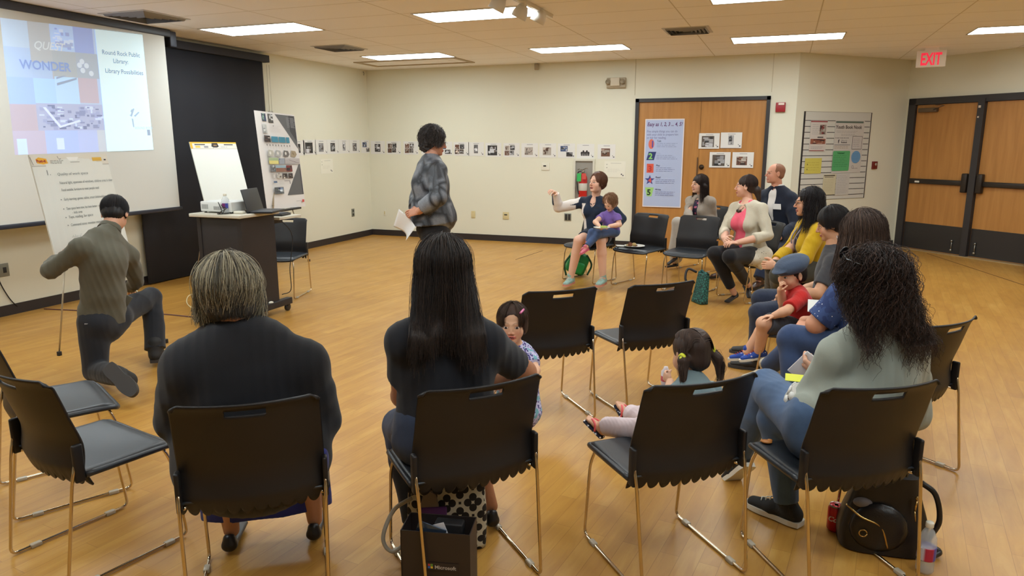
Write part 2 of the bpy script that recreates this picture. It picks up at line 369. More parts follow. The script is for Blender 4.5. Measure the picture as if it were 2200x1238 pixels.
q=MB().box((t0+fw2,-.06,.0),(t0+D2W-fw2,.06,.012)); obj('threshold',q,mat('threshold',(190,168,130),.35,metal=.6),d2)
obj('strike',MB().box((t0+D2W/2-.03,-.05,DT-.17),(t0+D2W/2+.0,-.0452,DT-.14)).box((t0+D2W/2-.03,-.05,DT-.3),(t0+D2W/2-.01,-.0452,DT-.28)),mat('strike',(214,196,176),.4),d2)
# ------------------------------------------------------------------ ceiling lights
LM=mat('diffuser glow',(255,255,250),.5,emit=(238,251,255),estr=LAMP)
FRM=mat('troffer frame',(200,196,188),.5)
def trof():
    t=thing('ceiling_light','x','ceiling light',(0,0,H),0,'fluorescent ceiling panels')
    q=MB()
    for a,b in (((-.61,-.27,-.006),(.61,-.245,.0)),((-.61,.245,-.006),(.61,.27,.0)),((-.61,-.245,-.006),(-.595,.245,0)),((.595,-.245,-.006),(.61,.245,0))): q.box(a,b)
    obj('frame',q,FRM,t); obj('diffuser',MB().box((-.595,-.245,-.004),(.595,.245,-.001)),LM,t); return t
def dup(root,loc,rz=0,label=None,group=None):
    r=root.copy(); COL.objects.link(r); r.location=loc; r.rotation_euler=(0,0,rz)
    if label: r['label']=label
    if group: r['group']=group
    for ch in list(root.children):
        c=ch.copy(); COL.objects.link(c); c.parent=r
        for g in ch.children:
            d=g.copy(); COL.objects.link(d); d.parent=c
    return r
proto=trof(); first=True
LN={(-5.27,6.48):'bright ceiling panel nearest the projection screen and the slatted air vent',(-2.74,6.48):'large bright ceiling panel above and behind the three track spotlights',(-.08,6.48):'ceiling panel cut by the top edge of the picture, right of the spotlights',
(-5.0,9.17):'ceiling panel over the far left corner, before the shallow square ceiling ring',(-2.55,9.22):'ceiling panel just in front of the back wall above the thermostat',(-.08,9.15):'ceiling panel in front of the wooden doors with the posters',(2.39,9.3):'ceiling panel at the right edge of the picture beyond the exit sign'}
for (x,y),lb in LN.items():
    if first: proto.location=(x,y,H); proto['label']=lb; first=False
    else: dup(proto,(x,y,H),0,lb)
for x in (-5.27,-2.74,-.08,2.4):
    for y in (3.75,1.02):
        dup(proto,(x,y,H),0,'ceiling panel of the rows overhead, outside the picture')
for x,y in ((2.4,6.48),): dup(proto,(x,y,H),0,'ceiling panel of the rows overhead, outside the picture')
# vents
def vent(label,c,w):
    t=thing('ceiling_vent',label,'air vent',(c[0],c[1],H),0,'ceiling air diffusers')
    q=MB(); 
    for i in range(5):
        a=w/2*(1-i*.19); b=w/2*(1-i*.19-.045); z0=-.004-.0*i; z1=-.022
        pts=[(-1,-1),(1,-1),(1,1),(-1,1)]
        v=[(x*a,y*a,z0+.0) for x,y in pts]+[(x*b,y*b,z1) for x,y in pts]+[(x*b,y*b,z1+.004) for x,y in pts]+[(x*a,y*a,z0+.004) for x,y in pts]
        f=[]
        for l in range(3):
            for j in range(4): f.append((l*4+j,l*4+(j+1)%4,(l+1)*4+(j+1)%4,(l+1)*4+j))
        q.raw(v,f,smooth=False)
    obj('louvre',q,mat('vent blade',(150,150,152),.5),t)
    obj('throat',MB().box((-w/2*.97,-w/2*.97,-.003),(w/2*.97,w/2*.97,-.0005)),mat('vent dark',(26,30,40),.8),t)
    q=MB(); 
    for a,b in (((-w/2-.03,-w/2-.03,-.005),(w/2+.03,-w/2,0)),((-w/2-.03,w/2,-.005),(w/2+.03,w/2+.03,0)),((-w/2-.03,-w/2,-.005),(-w/2,w/2,0)),((w/2,-w/2,-.005),(w/2+.03,w/2,0))): q.box(a,b)
    obj('flange',q,mat('vent flange',(200,198,198),.5),t)
vent('large slatted air vent in the ceiling before the projection screen',(-5.77,5.45),.5)
vent('small dark air vent in the ceiling beyond the black curtain box',(-5.35,8.03),.45); vent('ceiling air vent left of the light panel before the wooden doors',(-1.07,8.15),.42)
q=MB()
for a,b in (((-6.1,9.5,H-.012),(-4.42,9.56,H)),((-6.1,10.1,H-.012),(-4.42,10.16,H)),((-6.1,9.56,H-.012),(-6.04,10.1,H)),((-4.48,9.56,H-.012),(-4.42,10.1,H))): q.box(a,b)
tag(obj('access_panel_frame',q,mat('panel frame',(178,160,132),.6)),'flat rectangular frame on the ceiling close to the far left corner','ceiling frame')
# track lights
tl=thing('track_light','white track rail with three spotlights hanging from the ceiling','track light',(-2.14,6.1,H))
obj('rail',MB().box((-.015,-1.0,-.035),(.015,.62,0)),mat('white metal',(225,222,214),.4),tl)
WM=MATS['white metal']
for (px,py,yy) in ((1071,8,5.55),(1119,26,5.95),(1159,36,6.38)):
    c=PL(px,py,(0,yy,0),(0,1,0)); c=c-np.array(tl.location)
    hd=obj('spot_head',MB().lathe([(.012,.06),(.04,.055),(.062,.0),(.068,-.05),(.06,-.052),(.05,-.02)],c,20,R=np.array(Matrix.Rotation(.5,3,'Y'))),WM,tl)
    obj('stem',MB().tube([(0,c[1],-.03),(0,c[1],-.075),(c[0]*.6,c[1],c[2]+.09),(c[0],c[1],c[2]+.05)],.006).box((-.02,c[1]-.03,-.07),(.02,c[1]+.03,-.03),.005),WM,hd)
# exit sign
e0=Z(2003,103,H); ex=thing('exit_sign','white exit sign with red EXIT letters hanging by the right doors','sign',(e0[0],e0[1],0),-.18)
obj('housing',MB().box((-.165,-.02,H-.235),(.165,.02,H-.03),.006).box((-.08,-.03,H-.03),(.08,.03,H)),mat('exit housing',(205,196,176),.5,emit=(255,214,190),estr=.10),ex)
v,f=text_tris('EXIT',.205,0,.006); v[:,0]*=.235/v[:,0].max(); v[:,0]-=.1175
v=np.c_[v[:,0],np.full(len(v),-.0212),v[:,1]+H-.205]; obj('lettering',MB().raw(v,f,smooth=False),mat('exit red',(226,40,66),.4,emit=(235,40,70),estr=.75),ex)
# small black cabinet at the right edge
b0=Z(2192,584); bc=thing('cabinet','black cabinet cut off by the right edge, before the right doors','cabinet',(b0[0]+.17,b0[1]-.12,0),-.2)
obj('body',MB().box((-.16,-.16,.06),(.2,.16,.62),.006),BLKP,bc); obj('top',MB().box((-.18,-.18,.62),(.22,.18,.645),.006),mat('cabinet top',(96,86,84),.4),bc); obj('plinth',MB().box((-.14,-.14,0),(.18,.14,.06)),BLKP,bc)
# ------------------------------------------------------------------ things on the walls
NB=(0,1,0); PB=(0,YB,0); NLx=(1,0,0); PLx=(XL,0,0)
def on_back(px,py): return PL(px,py,PB,NB)
def on_left(px,py): return PL(px,py,PLx,NLx)
NA=V(S2,-S2,0); 
def on_ang(px,py): return PL(px,py,(CX,YB,0),(S2,-S2,0))
tapec=(232,226,205)
def paper_back(px,py,seed,style,w=.285,h=.215,label='',group=None,yoff=0,tilt=0,nm='photo_sheet'):
    c=on_back(px,py); r=V(math.cos(tilt),0,math.sin(tilt)); u=V(-math.sin(tilt),0,math.cos(tilt)); o=c-r*w/2-u*h/2; o[1]=YB-.003-yoff
    return sheet(o,r,u,w,h,seed,style,label,group,nm)
def sheet(o,r,u,w,h,seed,style,label,group,nm='photo_sheet'):
    P=Print(o,r,u,w,h,(226,224,220)); g=random.Random(seed)
    P.rect(w*.33,h*.88,w*.36,h*.035,(150,148,150))
    dk=((50,48,50),(140,138,140),(90,80,72),(190,190,195)); wm=((110,75,60),(180,170,160),(80,60,50),(205,190,180))
    if style==0: P.photo(w*.28,h*.17,w*.4,h*.6,seed,dk)
    elif style==1:
        for i,(a,b) in enumerate(((.08,.12),(.38,.14),(.1,.48),(.42,.5))): P.photo(w*a,h*b,w*.28,h*.33,seed+i,dk if i%2 else wm,8)
    elif style==2: P.photo(w*.2,h*.17,w*.5,h*.55,seed,wm)
    elif style==3: P.photo(w*.15,h*.45,w*.42,h*.38,seed,((60,80,120),(150,160,180),(80,80,84),(200,200,210))); P.photo(w*.5,h*.1,w*.36,h*.3,seed+3,dk)
    elif style==4:
        for i in range(5): P.disc(w*(.28+.1*i),h*(.35+.1*(i%2)),w*.055,h*.12,(30,28,30)); P.rect(w*(.24+.1*i),h*.18,w*.08,h*.16,(60,58,60))
    elif style==5: P.photo(w*.14,h*.1,w*.6,h*.72,seed,dk)
    elif style==6: P.photo(w*.36,h*.2,w*.26,h*.62,seed,((60,60,62),(170,168,170),(110,108,110),(220,220,224)),10)
    P.disc(w*.85,h*.22,w*.018,h*.03,(60,60,64)); P.rect(w*.88,h*.1,w*.07,h*.07,(70,70,78))
    return tag(P.done(nm),label,'photo print',group)
gp='row of photo prints along the walls'
names={0:'one dark photo',1:'four small photos',2:'one brownish photo',3:'a bluish photo above a smaller one',4:'round black shapes',5:'one wide dark photo',6:'an upright grey photo'}
bx=[(812,317,0),(846,317.5,1),(883,318,1),(921,318,0),(956,319,3),(991,320,1),(1023,320.5,6),(1060,322,5),(1099,322.5,1),(1138,323,2),(1177,323.5,2),(1217,324,3),(1258,325,4),(1303,326,2)]
for i,(x,y,st) in enumerate(bx):
    nb=['first right of the corner','second right of the corner','third right of the corner','left of the standing woman\'s head','beside the standing woman\'s face','second past the standing woman','third past the standing woman','fourth past the standing woman','fifth past the standing woman','sixth past the standing woman','over the thermostat','between thermostat and extinguisher','above the fire extinguisher','nearest the wooden door'][i]
    paper_back(x,y,100+i,st,label='wall print with %s, %s'%(names[st],nb),group=gp,w=.27)
lx=[(640,318),(665,316.5),(690,316),(715,315.5),(739,315),(762,315),(786,315)]
for i,(x,y) in enumerate(lx):
    c=on_left(x,y); w_,h_=.3,.215; o=c-V(0,w_/2,h_/2); o[0]=XL+.003
    sheet(o,V(0,1,0),V(0,0,1),w_,h_,200+i,[0,5,0,0,6,0,3][i],'white photo print on the left wall, %s'%['partly behind the presentation board','first clear of the presentation board','second clear of the presentation board','third clear of the presentation board','the palest, third from the corner','second from the room corner','nearest the room corner'][i],gp)
# printed notices lower down
def notice(o,r,u,w,h,label):
    P=Print(o,r,u,w,h,(232,229,214)); P.disc(w*.12,h*.8,.006,.006,(60,60,60)); P.disc(w*.12,h*.6,.006,.006,(60,60,60)); P.rect(w*.3,h*.86,w*.5,.006,(190,186,176)); P.lines(w*.15,h*.5,w*.6,3,.018,(214,210,196),.25,3); P.disc(w*.82,h*.2,.01,.01,(70,70,76)); P.rect(w*.86,h*.1,.02,.016,(90,90,96)); return tag(P.done('notice'),label,'notice')
c=on_left(702,357); notice(V(XL+.003,c[1]-.16,c[2]-.11),V(0,1,0),V(0,0,1),.32,.22,'pale printed notice low on the left wall beneath the photo row')
c=on_back(1321,364); notice(V(c[0]-.16,YB-.0045,c[2]-.12),V(1,0,0),V(0,0,1),.32,.24,'pale printed notice between the extinguisher niche and the wooden door')
# papers on door_1
for i,(x,y,st,lb) in enumerate(((1523.5,303,5,'print with a dark room photo on the wooden door, upper left of four'),(1571,301.5,6,'print with an upright grey photo on the wooden door, upper right of four'),(1546.5,343.5,5,'print with a black and white interior on the wooden door, lower left of four'),(1596,344,2,'print with a coloured interior on the wooden door, lower right of four'))):
    paper_back(x,y,300+i,st,w=.285,h=.215,label=lb,group='four prints taped on the wooden door')
# Easy as poster
o=on_back(1380,444); o[1]=YB-.004; tr=on_back(1472,255); W_=tr[0]-o[0]-.005; H_=tr[2]-o[2]
P=Print(o,V(1,0,0),V(0,0,1),W_,H_,(238,226,222)); P.rect(.012,.012,W_-.024,H_-.024,(178,190,222))
def T(t,x,y,s,c,**k): P.text(t,x,y,s,c,**k)
T('Easy as 1, 2, 3 ... 4, 5!',.03,H_-.1,.075,(98,52,112),bold=.0016,shear=.2,width=W_*.9)
for i,t in enumerate(('Five simple things you can do','with your child to prepare him','or her for reading.')): T(t,.03,H_-.19-.045*i,.045,(118,116,168),bold=.0004,width=W_*(.78,.8,.5)[i])
ys=[H_*.72,H_*.585,H_*.445,H_*.31,H_*.17]
P.disc(.1,ys[0],.042,.07,(222,112,92)); T('1',.085,ys[0]-.045,.13,(92,80,160),bold=.004)
P.rect(.035,ys[1]-.06,.11,.12,(40,52,110),sk=.03); T('2',.065,ys[1]-.042,.115,(140,206,110),bold=.004)
P.rect(.045,ys[2]-.065,.1,.13,(216,88,66)); T('3',.065,ys[2]-.045,.115,(186,50,44),bold=.004)
st=[]; 
for k_ in range(10): a=math.pi/2+k_*math.pi/5; rr=.075 if k_%2==0 else .032; st.append((.095+rr*math.cos(a),ys[3]+rr*math.sin(a)))
P.poly(st,(62,66,140)); T('4',.075,ys[3]-.035,.09,(214,86,70),bold=.004)
P.poly([(.03,ys[4]+.07),(.16,ys[4]+.07),(.13,ys[4]-.06),(.06,ys[4]-.06)],(160,208,120)); T('5',.06,ys[4]-.04,.115,(24,40,34),bold=.004)
for y_,t in zip(ys,('Talk','Sing','Play','Read','Write')):
    T(t,.18,y_+.03,.035,(70,74,110) if t!='Sing' else (170,178,206),bold=.0005)
    P.lines(.18,y_+.005,W_-.26,3,.024,(136,144,184),.28,int(y_*100))
tag(P.done('poster'),'tall pale blue reading poster with numbered shapes on the wooden door','poster')
# wall fittings
def plate(name,label,c,w,h,m,ax,parts=()):
    t=thing(name,label,'wall plate',tuple(c)); 
    if ax=='b': f_=lambda x,y,z:(x,-y,z); 
    else: f_=lambda x,y,z:(y,x,z)
    obj('plate',MB().box(f_(-w/2,.0005,-h/2),f_(w/2,.009,h/2),.003),m,t)
    for (nm,x,z,a,b,mm) in parts: obj(nm,MB().box(f_(x-a/2,.009,z-b/2),f_(x+a/2,.0125,z+b/2),.001),mm,t)
    return t
ST2=mat('steel plate',(140,142,132),.4,metal=.5); IV=mat('ivory plastic',(214,198,150),.5); WP=mat('white plastic',(228,224,208),.4); DKS=mat('dark slot',(40,38,36),.6)
c=on_left(758,457); plate('wall_outlet','grey metal outlet plate low on the left wall near the corner',(XL,c[1],c[2]),.08,.13,ST2,'l',[('socket',0,.03,.035,.035,DKS),('socket',0,-.03,.035,.035,DKS)])
c=on_left(4,581); plate('wall_outlet','grey outlet plate at the left edge of the picture under the screen',(XL,c[1],c[2]),.12,.12,ST2,'l',[('socket',.02,.0,.03,.05,DKS)])
c=on_back(827,457); plate('wall_outlet','small white outlet low on the back wall beside the corner',(c[0],YB,c[2]),.05,.1,WP,'b',[('socket',0,0,.02,.05,IV)])
c=on_back(1017,461); plate('wall_outlet','ivory blank plate low on the back wall, right of the standing woman',(c[0],YB,c[2]),.07,.115,IV,'b',[('screw',0,.04,.006,.006,DKS),('screw',0,-.04,.006,.006,DKS)])
c=on_back(1087,463.5); plate('wall_outlet','ivory outlet with a dark slot low on the back wall',(c[0],YB,c[2]),.105,.115,IV,'b',[('slot',0,.015,.05,.018,DKS)])
c=on_back(1220,466.5); plate('wall_outlet','grey double outlet beneath the seated mother\'s raised arm',(c[0],YB,c[2]),.11,.115,ST2,'b',[('socket',-.025,0,.035,.09,DKS),('socket',.025,0,.035,.09,DKS)])
c=on_back(1172,358); plate('thermostat','white thermostat on the back wall under the photo row',(c[0],YB,c[2]),.13,.115,WP,'b',[('display',-.01,.01,.045,.02,DKS)])['category']='thermostat'
c=on_back(1154,144); t=thing('motion_sensor','small grey sensor box under the ceiling on the back wall','sensor',(c[0],YB,c[2])); obj('case',MB().box((-.03,-.05,-.045),(.03,-.0005,.045),.01),mat('sensor grey',(172,160,138),.5),t)
c=on_left(780,158); t=thing('wall_hook','tiny hook high in the left corner of the room','hook',(XL,c[1],c[2])); obj('hook',MB().tube([(.001,0,.03),(.02,0,.0),(.01,0,-.03)],.006),STEEL,t)
c=on_back(1325,178); t=thing('emergency_light','wall emergency light with two lamp heads left of the door frame','emergency light',(c[0],YB,c[2]))
obj('case',MB().box((-.14,-.05,-.075),(.14,-.0005,.07),.01),mat('em case',(178,164,140),.5),t); obj('battery_cover',MB().box((-.08,-.085,-.05),(.06,-.0505,.07),.008),mat('em cover',(206,194,172),.5),t)
for x in (-.11,.1): obj('lamp_head',MB().lathe([(.02,.0),(.035,.02),(.038,.04),(.0,.042)],(x,-.052,.01),16,R=np.array(Matrix.Rotation(math.pi/2,3,'X'))),mat('em lamp',(150,138,116),.3),t)
# fire alarm + pull station
c=on_back(1677,231); t=thing('fire_alarm','red fire alarm strobe beside the right post of the wooden door','fire alarm',(c[0],YB,c[2]))
RED=mat('alarm red',(160,34,44),.4); obj('case',MB().box((-.062,-.04,-.06),(.062,-.0005,.065),.006),RED,t); obj('strobe',MB().box((-.03,-.052,.03),(.045,-.0402,.058),.004),mat('strobe',(240,225,215),.2),t)
ag=math.pi/4
c=on_ang(1877,355); t=thing('alarm_pull_station','small red alarm pull station right of the notice board','alarm station',(c[0],c[1],c[2]),ag)
obj('case',MB().box((-.045,-.03,-.055),(.045,-.0005,.055),.004),mat('pull red',(112,34,30),.4),t); obj('pull_handle',MB().ball((.005,-.034,.012),(.02,.01,.02)),mat('pull steel',(190,186,180),.3,metal=.8),t)
# fire extinguisher niche
c=on_back(1255,389); hw,hh=.135,.3
t=thing('extinguisher_cabinet','white framed wall cabinet behind the seated mother\'s head','cabinet',(c[0],YB,c[2]))
q=MB(); 
for a,b in (((-hw-.03,-.03,-hh-.03),(hw+.03,-.0005,-hh)),((-hw-.03,-.03,hh),(hw+.03,-.0005,hh+.03)),((-hw-.03,-.03,-hh),(-hw,-.0005,hh)),((hw,-.03,-hh),(hw+.03,-.0005,hh))): q.box(a,b)
obj('frame',q,mat('cab frame',(216,212,198),.5),t); obj('back_panel',MB().box((-hw,-.004,-hh),(hw,-.0005,hh)),mat('cab back',(150,146,138),.6),t)
e=thing('fire_extinguisher','red fire extinguisher with a green tag inside the wall cabinet','fire extinguisher',(c[0]+.0,YB-.07,c[2]-.29))
obj('cylinder',MB().lathe([(.03,.0),(.06,.005),(.064,.02),(.064,.33),(.055,.37),(.02,.4),(.015,.42)],(0,0,0),24),mat('ext red',(190,34,30),.3),e)
obj('label_band',MB().lathe([(.0648,.15),(.0652,.151),(.0652,.26),(.0648,.261)],(0,0,0),24),mat('ext label',(200,196,186),.5),e)
obj('valve',MB().box((-.02,-.02,.41),(.02,.02,.45),.004).tube([(0,0,.45),(-.05,-.01,.48),(-.08,-.01,.46)],.008).tube([(0,0,.46),(.05,0,.49),(.07,0,.48)],.007),STEEL,e)
obj('hose',MB().tube(cat([(-.02,-.02,.44),(-.07,-.03,.42),(-.085,-.03,.3),(-.07,-.03,.15),(-.05,-.05,.1)]),.009),BLKP,e)
obj('inspection_tag',MB().box((-.075,-.072,.29),(-.01,-.07,.41)),mat('tag green',(56,176,92),.5),e)
obj('warning_tag',MB().box((.015,-.075,.32),(.065,-.073,.41)),mat('tag red',(206,80,70),.5),e)
# notice board (angled wall)
ra=V(S2,S2,0)
pl=on_ang(1727.5,239); pb=on_ang(1717,424); pr=on_ang(1873,241)
bw=np.linalg.norm((pr-pl)[:2]); z1=pl[2]; z0=on_ang(1855,425)[2]; bh=z1-z0
ob=V(pl[0],pl[1],z0)-NA*(-0)+V(S2,-S2,0)*.006
t=thing('notice_board','white slatted notice board with black lines on the angled wall','notice board',(ob[0],ob[1],z0))
P=Print(np.zeros(3),ra,V(0,0,1),bw,bh,(206,204,196),th=.006)
n_=14
for i in range(n_): P.rect(.02,bh*(.045+i*.0655),bw-.04,.009,(48,44,44))
P.rect(0,0,bw,.004,(90,84,76)); P.rect(0,bh-.004,bw,.004,(120,110,96))
P.done('slat_panel',t)
for x in (0,bw-.012): 
    P=Print(ra*x+V(S2,-S2,0)*.004,ra,V(0,0,1),.026 if x==0 else .012,bh,(40,36,38),th=.008); P.done('side_rail',t)
def pin(x,y,w_,h_,col,dz=.004): 
    # x,y = fractions of the board from the upper left
    o=ob+ra*(x*bw)+V(0,0,bh*(1-y)-h_*bh)+V(S2,-S2,0)*(.003+dz); return Print(o,ra,V(0,0,1),w_*bw,h_*bh,col,th=.0008),w_*bw,h_*bh
P,a,b=pin(.1,.1,.24,.345,(206,198,192)); P.rect(0,b*.95,a,b*.04,(150,60,64)); P.lines(a*.1,b*.86,a*.5,6,b*.06,(176,172,172),.3,2); P.photo(a*.55,b*.55,a*.38,b*.32,7,((120,40,44),(150,140,130),(70,50,50),(200,190,180)),8); P.photo(a*.05,b*.24,a*.9,b*.17,8,((150,90,70),(90,50,48),(60,40,40),(200,170,150)),12); P.rect(a*.45,b*.44,a*.35,b*.04,(80,78,80)); P.lines(a*.1,b*.14,a*.8,2,b*.05,(170,160,160),.3,4); P.rect(0,b*.02,a*.9,b*.02,(150,60,64))
tag(P.done('flyer'),'flyer with a phone picture and faces, upper left on the notice board','flyer')
P,a,b=pin(.455,.09,.44,.605,(200,194,188)); P.rect(a*.02,b*.945,a*.94,b*.035,(92,108,98)); P.text('Youth Book Nook',a*.03,b*.84,b*.09,(70,62,60),bold=.002,width=a*.9); P.lines(a*.06,b*.79,a*.85,2,b*.025,(160,154,150),.3,5); P.lines(a*.22,b*.73,a*.6,2,b*.025,(160,154,150),.3,6); P.lines(a*.03,b*.66,a*.5,1,b*.03,(120,116,114),.4,7)
P.text('f',a*.14,b*.57,b*.09,(40,40,50),bold=.003); P.text('Follow us on',a*.24,b*.61,b*.03,(70,70,76)); P.text('Facebook',a*.24,b*.57,b*.04,(60,60,66),bold=.001); P.rect(a*.02,b*.53,a*.54,b*.008,(90,88,88)); P.lines(a*.02,b*.5,a*.5,2,b*.03,(170,150,130),.3,8)
P.rect(a*.62,b*.45,a*.34,b*.25,(50,46,48)); P.rect(a*.63,b*.457,a*.32,b*.236,(198,192,188)); P.lines(a*.66,b*.64,a*.24,5,b*.035,(160,152,150),.25,9)
P.poly([(a*.0,b*.06),(a*.02,b*.04),(a*.56,b*.04),(a*.58,b*.06),(a*.58,b*.4),(a*.56,b*.42),(a*.02,b*.42),(a*0,b*.4)],(86,168,108)); P.lines(a*.03,b*.33,a*.5,7,b*.035,(70,142,92),.3,10); P.text('Volunteer!',a*.14,b*.365,b*.045,(30,96,60),bold=.001)
P.disc(a*.79,b*.3,a*.16,b*.12,(104,150,192)); P.lines(a*.66,b*.36,a*.24,5,b*.03,(92,136,178),.25,11,.1); P.disc(a*.7,b*.11,a*.04,b*.03,(130,124,122)); P.disc(a*.7,b*.11,a*.03,b*.022,(200,194,188)); P.lines(a*.7,b*.08,a*.2,1,b*.03,(140,132,130),.3,12)
tag(P.done('flyer'),'large Youth Book Nook sheet with a green block and blue disc','flyer')
P,a,b=pin(.06,.52,.24,.175,(206,194,92)); P.lines(a*.1,b*.7,a*.8,4,b*.16,(176,160,66),.14,13); P.disc(a*.15,b*.28,.008,.008,(90,80,50)); P.disc(a*.15,b*.6,.008,.008,(90,80,50)); tag(P.done('flyer'),'yellow sheet pinned at the left of the notice board','flyer')
P,a,b=pin(.345,.71,.19,.235,(204,196,166)); P.rect(a*.05,b*.92,a*.85,b*.05,(70,64,60)); P.rect(a*.1,b*.85,a*.7,b*.03,(110,100,90)); P.lines(a*.08,b*.75,a*.8,8,b*.08,(186,176,146),.25,14); tag(P.done('flyer'),'cream sheet with a dark heading low on the notice board','flyer')
P,a,b=pin(.54,.705,.2,.25,(198,194,188),.0048); P.lines(a*.08,b*.9,a*.8,11,b*.08,(172,168,170),.25,15); tag(P.done('flyer'),'pale typed sheet low on the notice board beside the cream one','flyer')
# ------------------------------------------------------------------ screen, curtain
SX=-6.2
t=thing('projection_screen','large pull-down projection screen showing a library slide','projection screen',(SX,4.1,0))
def sy(px,py): return PL(px,py,(SX,0,0),(1,0,0))
y1=6.075; y0=3.0; o0=np.array(t.location)
scr=obj('screen_fabric',MB().box(V(SX-.004,y0,.87)-o0,V(SX,y1,2.66)-o0),mat('screen fabric',(214,214,208),.7),t)
obj('bottom_bar',MB().box(V(SX-.016,y0-.03,.83)-o0,V(SX+.014,y1+.03,.87)-o0,.008),mat('screen bar',(40,44,56),.4),t)
obj('screen_case',MB().box(V(SX-.1,y0-.1,2.655)-o0,V(SX+.012,y1+.08,2.73)-o0,.01),mat('screen case',(60,64,76),.4),t)
pk=obj('case_bracket',MB().box(V(SX-.1,y1+.08,2.56)-o0,V(SX+.0,y1+.17,2.72)-o0,.01),mat('case bracket',(40,44,58),.5),t)
# slide: quadrilateral of light on the fabric (keystoned)
q4=[sy(32,333),sy(329,322),sy(305,75),sy(0,38)]; q4=[V(p[1],p[2]) for p in q4]
def bil(a,b): return (1-a)*(1-b)*q4[0]+a*(1-b)*q4[1]+a*b*q4[2]+(1-a)*b*q4[3]
mb=MB(); kk=[0]
def tri(pts,col,lay=None):
    kk[0]+=1; v=[]
    for a,b in pts: p=bil(a,b); v.append((.0006+.00004*kk[0],p[0]-o0[1],p[1]))
    mb.raw(v,[tuple(range(len(pts)))],lin(tuple(.68*a_+.32*b_ for a_,b_ in zip(col,(190,204,226))))[:3],smooth=False)
def R_(x0,y0_,x1,y1_,col):   # fractions: x from left, y from top
    tri([(x0,1-y1_),(x1,1-y1_),(x1,1-y0_),(x0,1-y0_)],col)
R_(0,0,1,1,(176,196,232)); 
R_(0,0,.16,.33,(178,200,226)); R_(.16,0,.32,.45,(170,172,172)); R_(.3,0,.46,.2,(170,198,246)); R_(.33,.12,.45,.17,(150,164,200)); R_(.46,0,.6,.2,(140,158,222))
R_(.3,.2,.46,.4,(162,168,170)); R_(.46,.2,.62,.4,(158,168,178)); R_(.0,.2,.16,.42,(164,190,232)); R_(.16,.3,.29,.42,(160,186,226))
R_(0,.42,.16,.62,(152,184,240)); R_(.16,.42,.3,.62,(164,206,252)); R_(.3,.4,.46,.62,(176,214,250)); R_(.46,.4,.6,.6,(184,164,176)); R_(0,.62,.16,.82,(182,162,176)); R_(.16,.61,.62,.82,(164,170,204))
R_(.0,.82,.2,1,(186,172,196)); R_(.02,.88,.08,1.0,(196,222,252)); R_(.2,.82,.42,1,(164,186,248)); R_(.27,.88,.32,.97,(208,228,250)); R_(.42,.82,.56,1,(172,186,240)); R_(.56,.82,.7,1,(190,196,206))
g=random.Random(3)
for i in range(70): x=g.uniform(.17,.58); y=g.uniform(.62,.8); R_(x,y,x+g.uniform(.01,.05),y+g.uniform(.01,.03),g.choice([(120,128,172),(200,214,246),(146,154,196),(98,106,150)]))
for i in range(18): x=g.uniform(.31,.44); y=g.uniform(.02,.18); R_(x,y,x+g.uniform(.01,.04),y+g.uniform(.01,.03),g.choice([(140,156,204),(200,216,246)]))
tri([(.31,.55),(.45,.6),(.45,.585),(.31,.53)],(130,146,168)); tri([(.31,.58),(.38,.61),(.36,.61),(.31,.595)],(130,146,168))
tri([(.2,.36),(.3,.2),(.31,.215),(.22,.36)],(214,226,248)); tri([(.3,.2),(.45,.25),(.44,.265),(.3,.215)],(214,226,248))
for a,b in ((.5,.34),(.53,.3),(.5,.27),(.56,.36),(.48,.3)): tri([(a+.018*math.cos(t_),1-b+.022*math.sin(t_)) for t_ in np.linspace(0,6.28,10,endpoint=False)],(206,216,230))
R_(.62,0,1,1,(222,252,255))
def stext(s_,x,y,size,col,bold=0,shear=0):
    v,f=text_tris(s_,size,shear,bold); kk[0]+=1; asp=(q4[1][0]-q4[0][0])/(q4[3][1]-q4[0][1])
    out=[]
    for a,b,_ in v: p=bil(x+a/asp,y+b); out.append((.0006+.00004*kk[0],p[0]-o0[1],p[1]))
    mb.raw(out,f,lin(col)[:3],smooth=False)
stext('Round Rock Public',.655,.805,.052,(120,136,168),.0006); stext('Library:',.735,.74,.052,(120,136,168),.0006); stext('Library Possibilities',.665,.655,.052,(120,136,168),.0006)
stext('QUEST',.18,.80,.085,(202,210,216),.001,.3); stext('WONDER',.085,.645,.095,(136,158,206),.002)
for a,b,c_,d in ((.83,.30,.86,.36),(.86,.30,.9,.33),(.84,.28,.845,.2),(.82,.31,.84,.3)): tri([(a,b),(a+.012,b-.008),(c_+.01,d),(c_,d+.006)],(150,172,196))
tri([(.835,.34),(.85,.36),(.862,.345),(.848,.32)],(150,172,196)); stext('ROUND ROCK',.86,.185,.03,(176,200,212)); tri([(.96,.13),(.985,.13),(.985,.18),(.96,.18)],(130,150,176))
obj('projected_image',mb,mat('projected light',attr=True,rough=.6,estr=.42),scr)
# curtain box and black curtain on the left wall
t=thing('blackout_curtain','black blackout curtain under a black box, right of the screen','curtain',(-6.5,7.0,0)); o0=V(-6.5,7.0,0)
DC=mat('curtain cloth',(36,37,44),.85,bump=.2,bscale=120)
obj('valance',MB().box(V(-6.585,5.6,2.6)-o0,V(-6.49,8.1,2.69)-o0,.004),mat('valance',(38,40,50),.7),t)
obj('curtain_panel',MB().grid(lambda u,v:(-.035+.004*math.sin(u*30)+.0*v,(5.86-7)+u*2.15,.012+v*2.59),60,4,th=.004),DC,t)
t=thing('curtain_cord','thin looped pull cord hanging beside the black curtain','cord',(XL+.03,8.12,0))
obj('cord',MB().tube([(0,0,2.58),(0,.0,1.97)],.004).tube([(0,.05,2.58),(0,.05,1.97)],.004),WP,t); obj('tensioner',MB().box((-.02,-.01,1.93),(.01,.06,1.975),.004),STEEL,t)
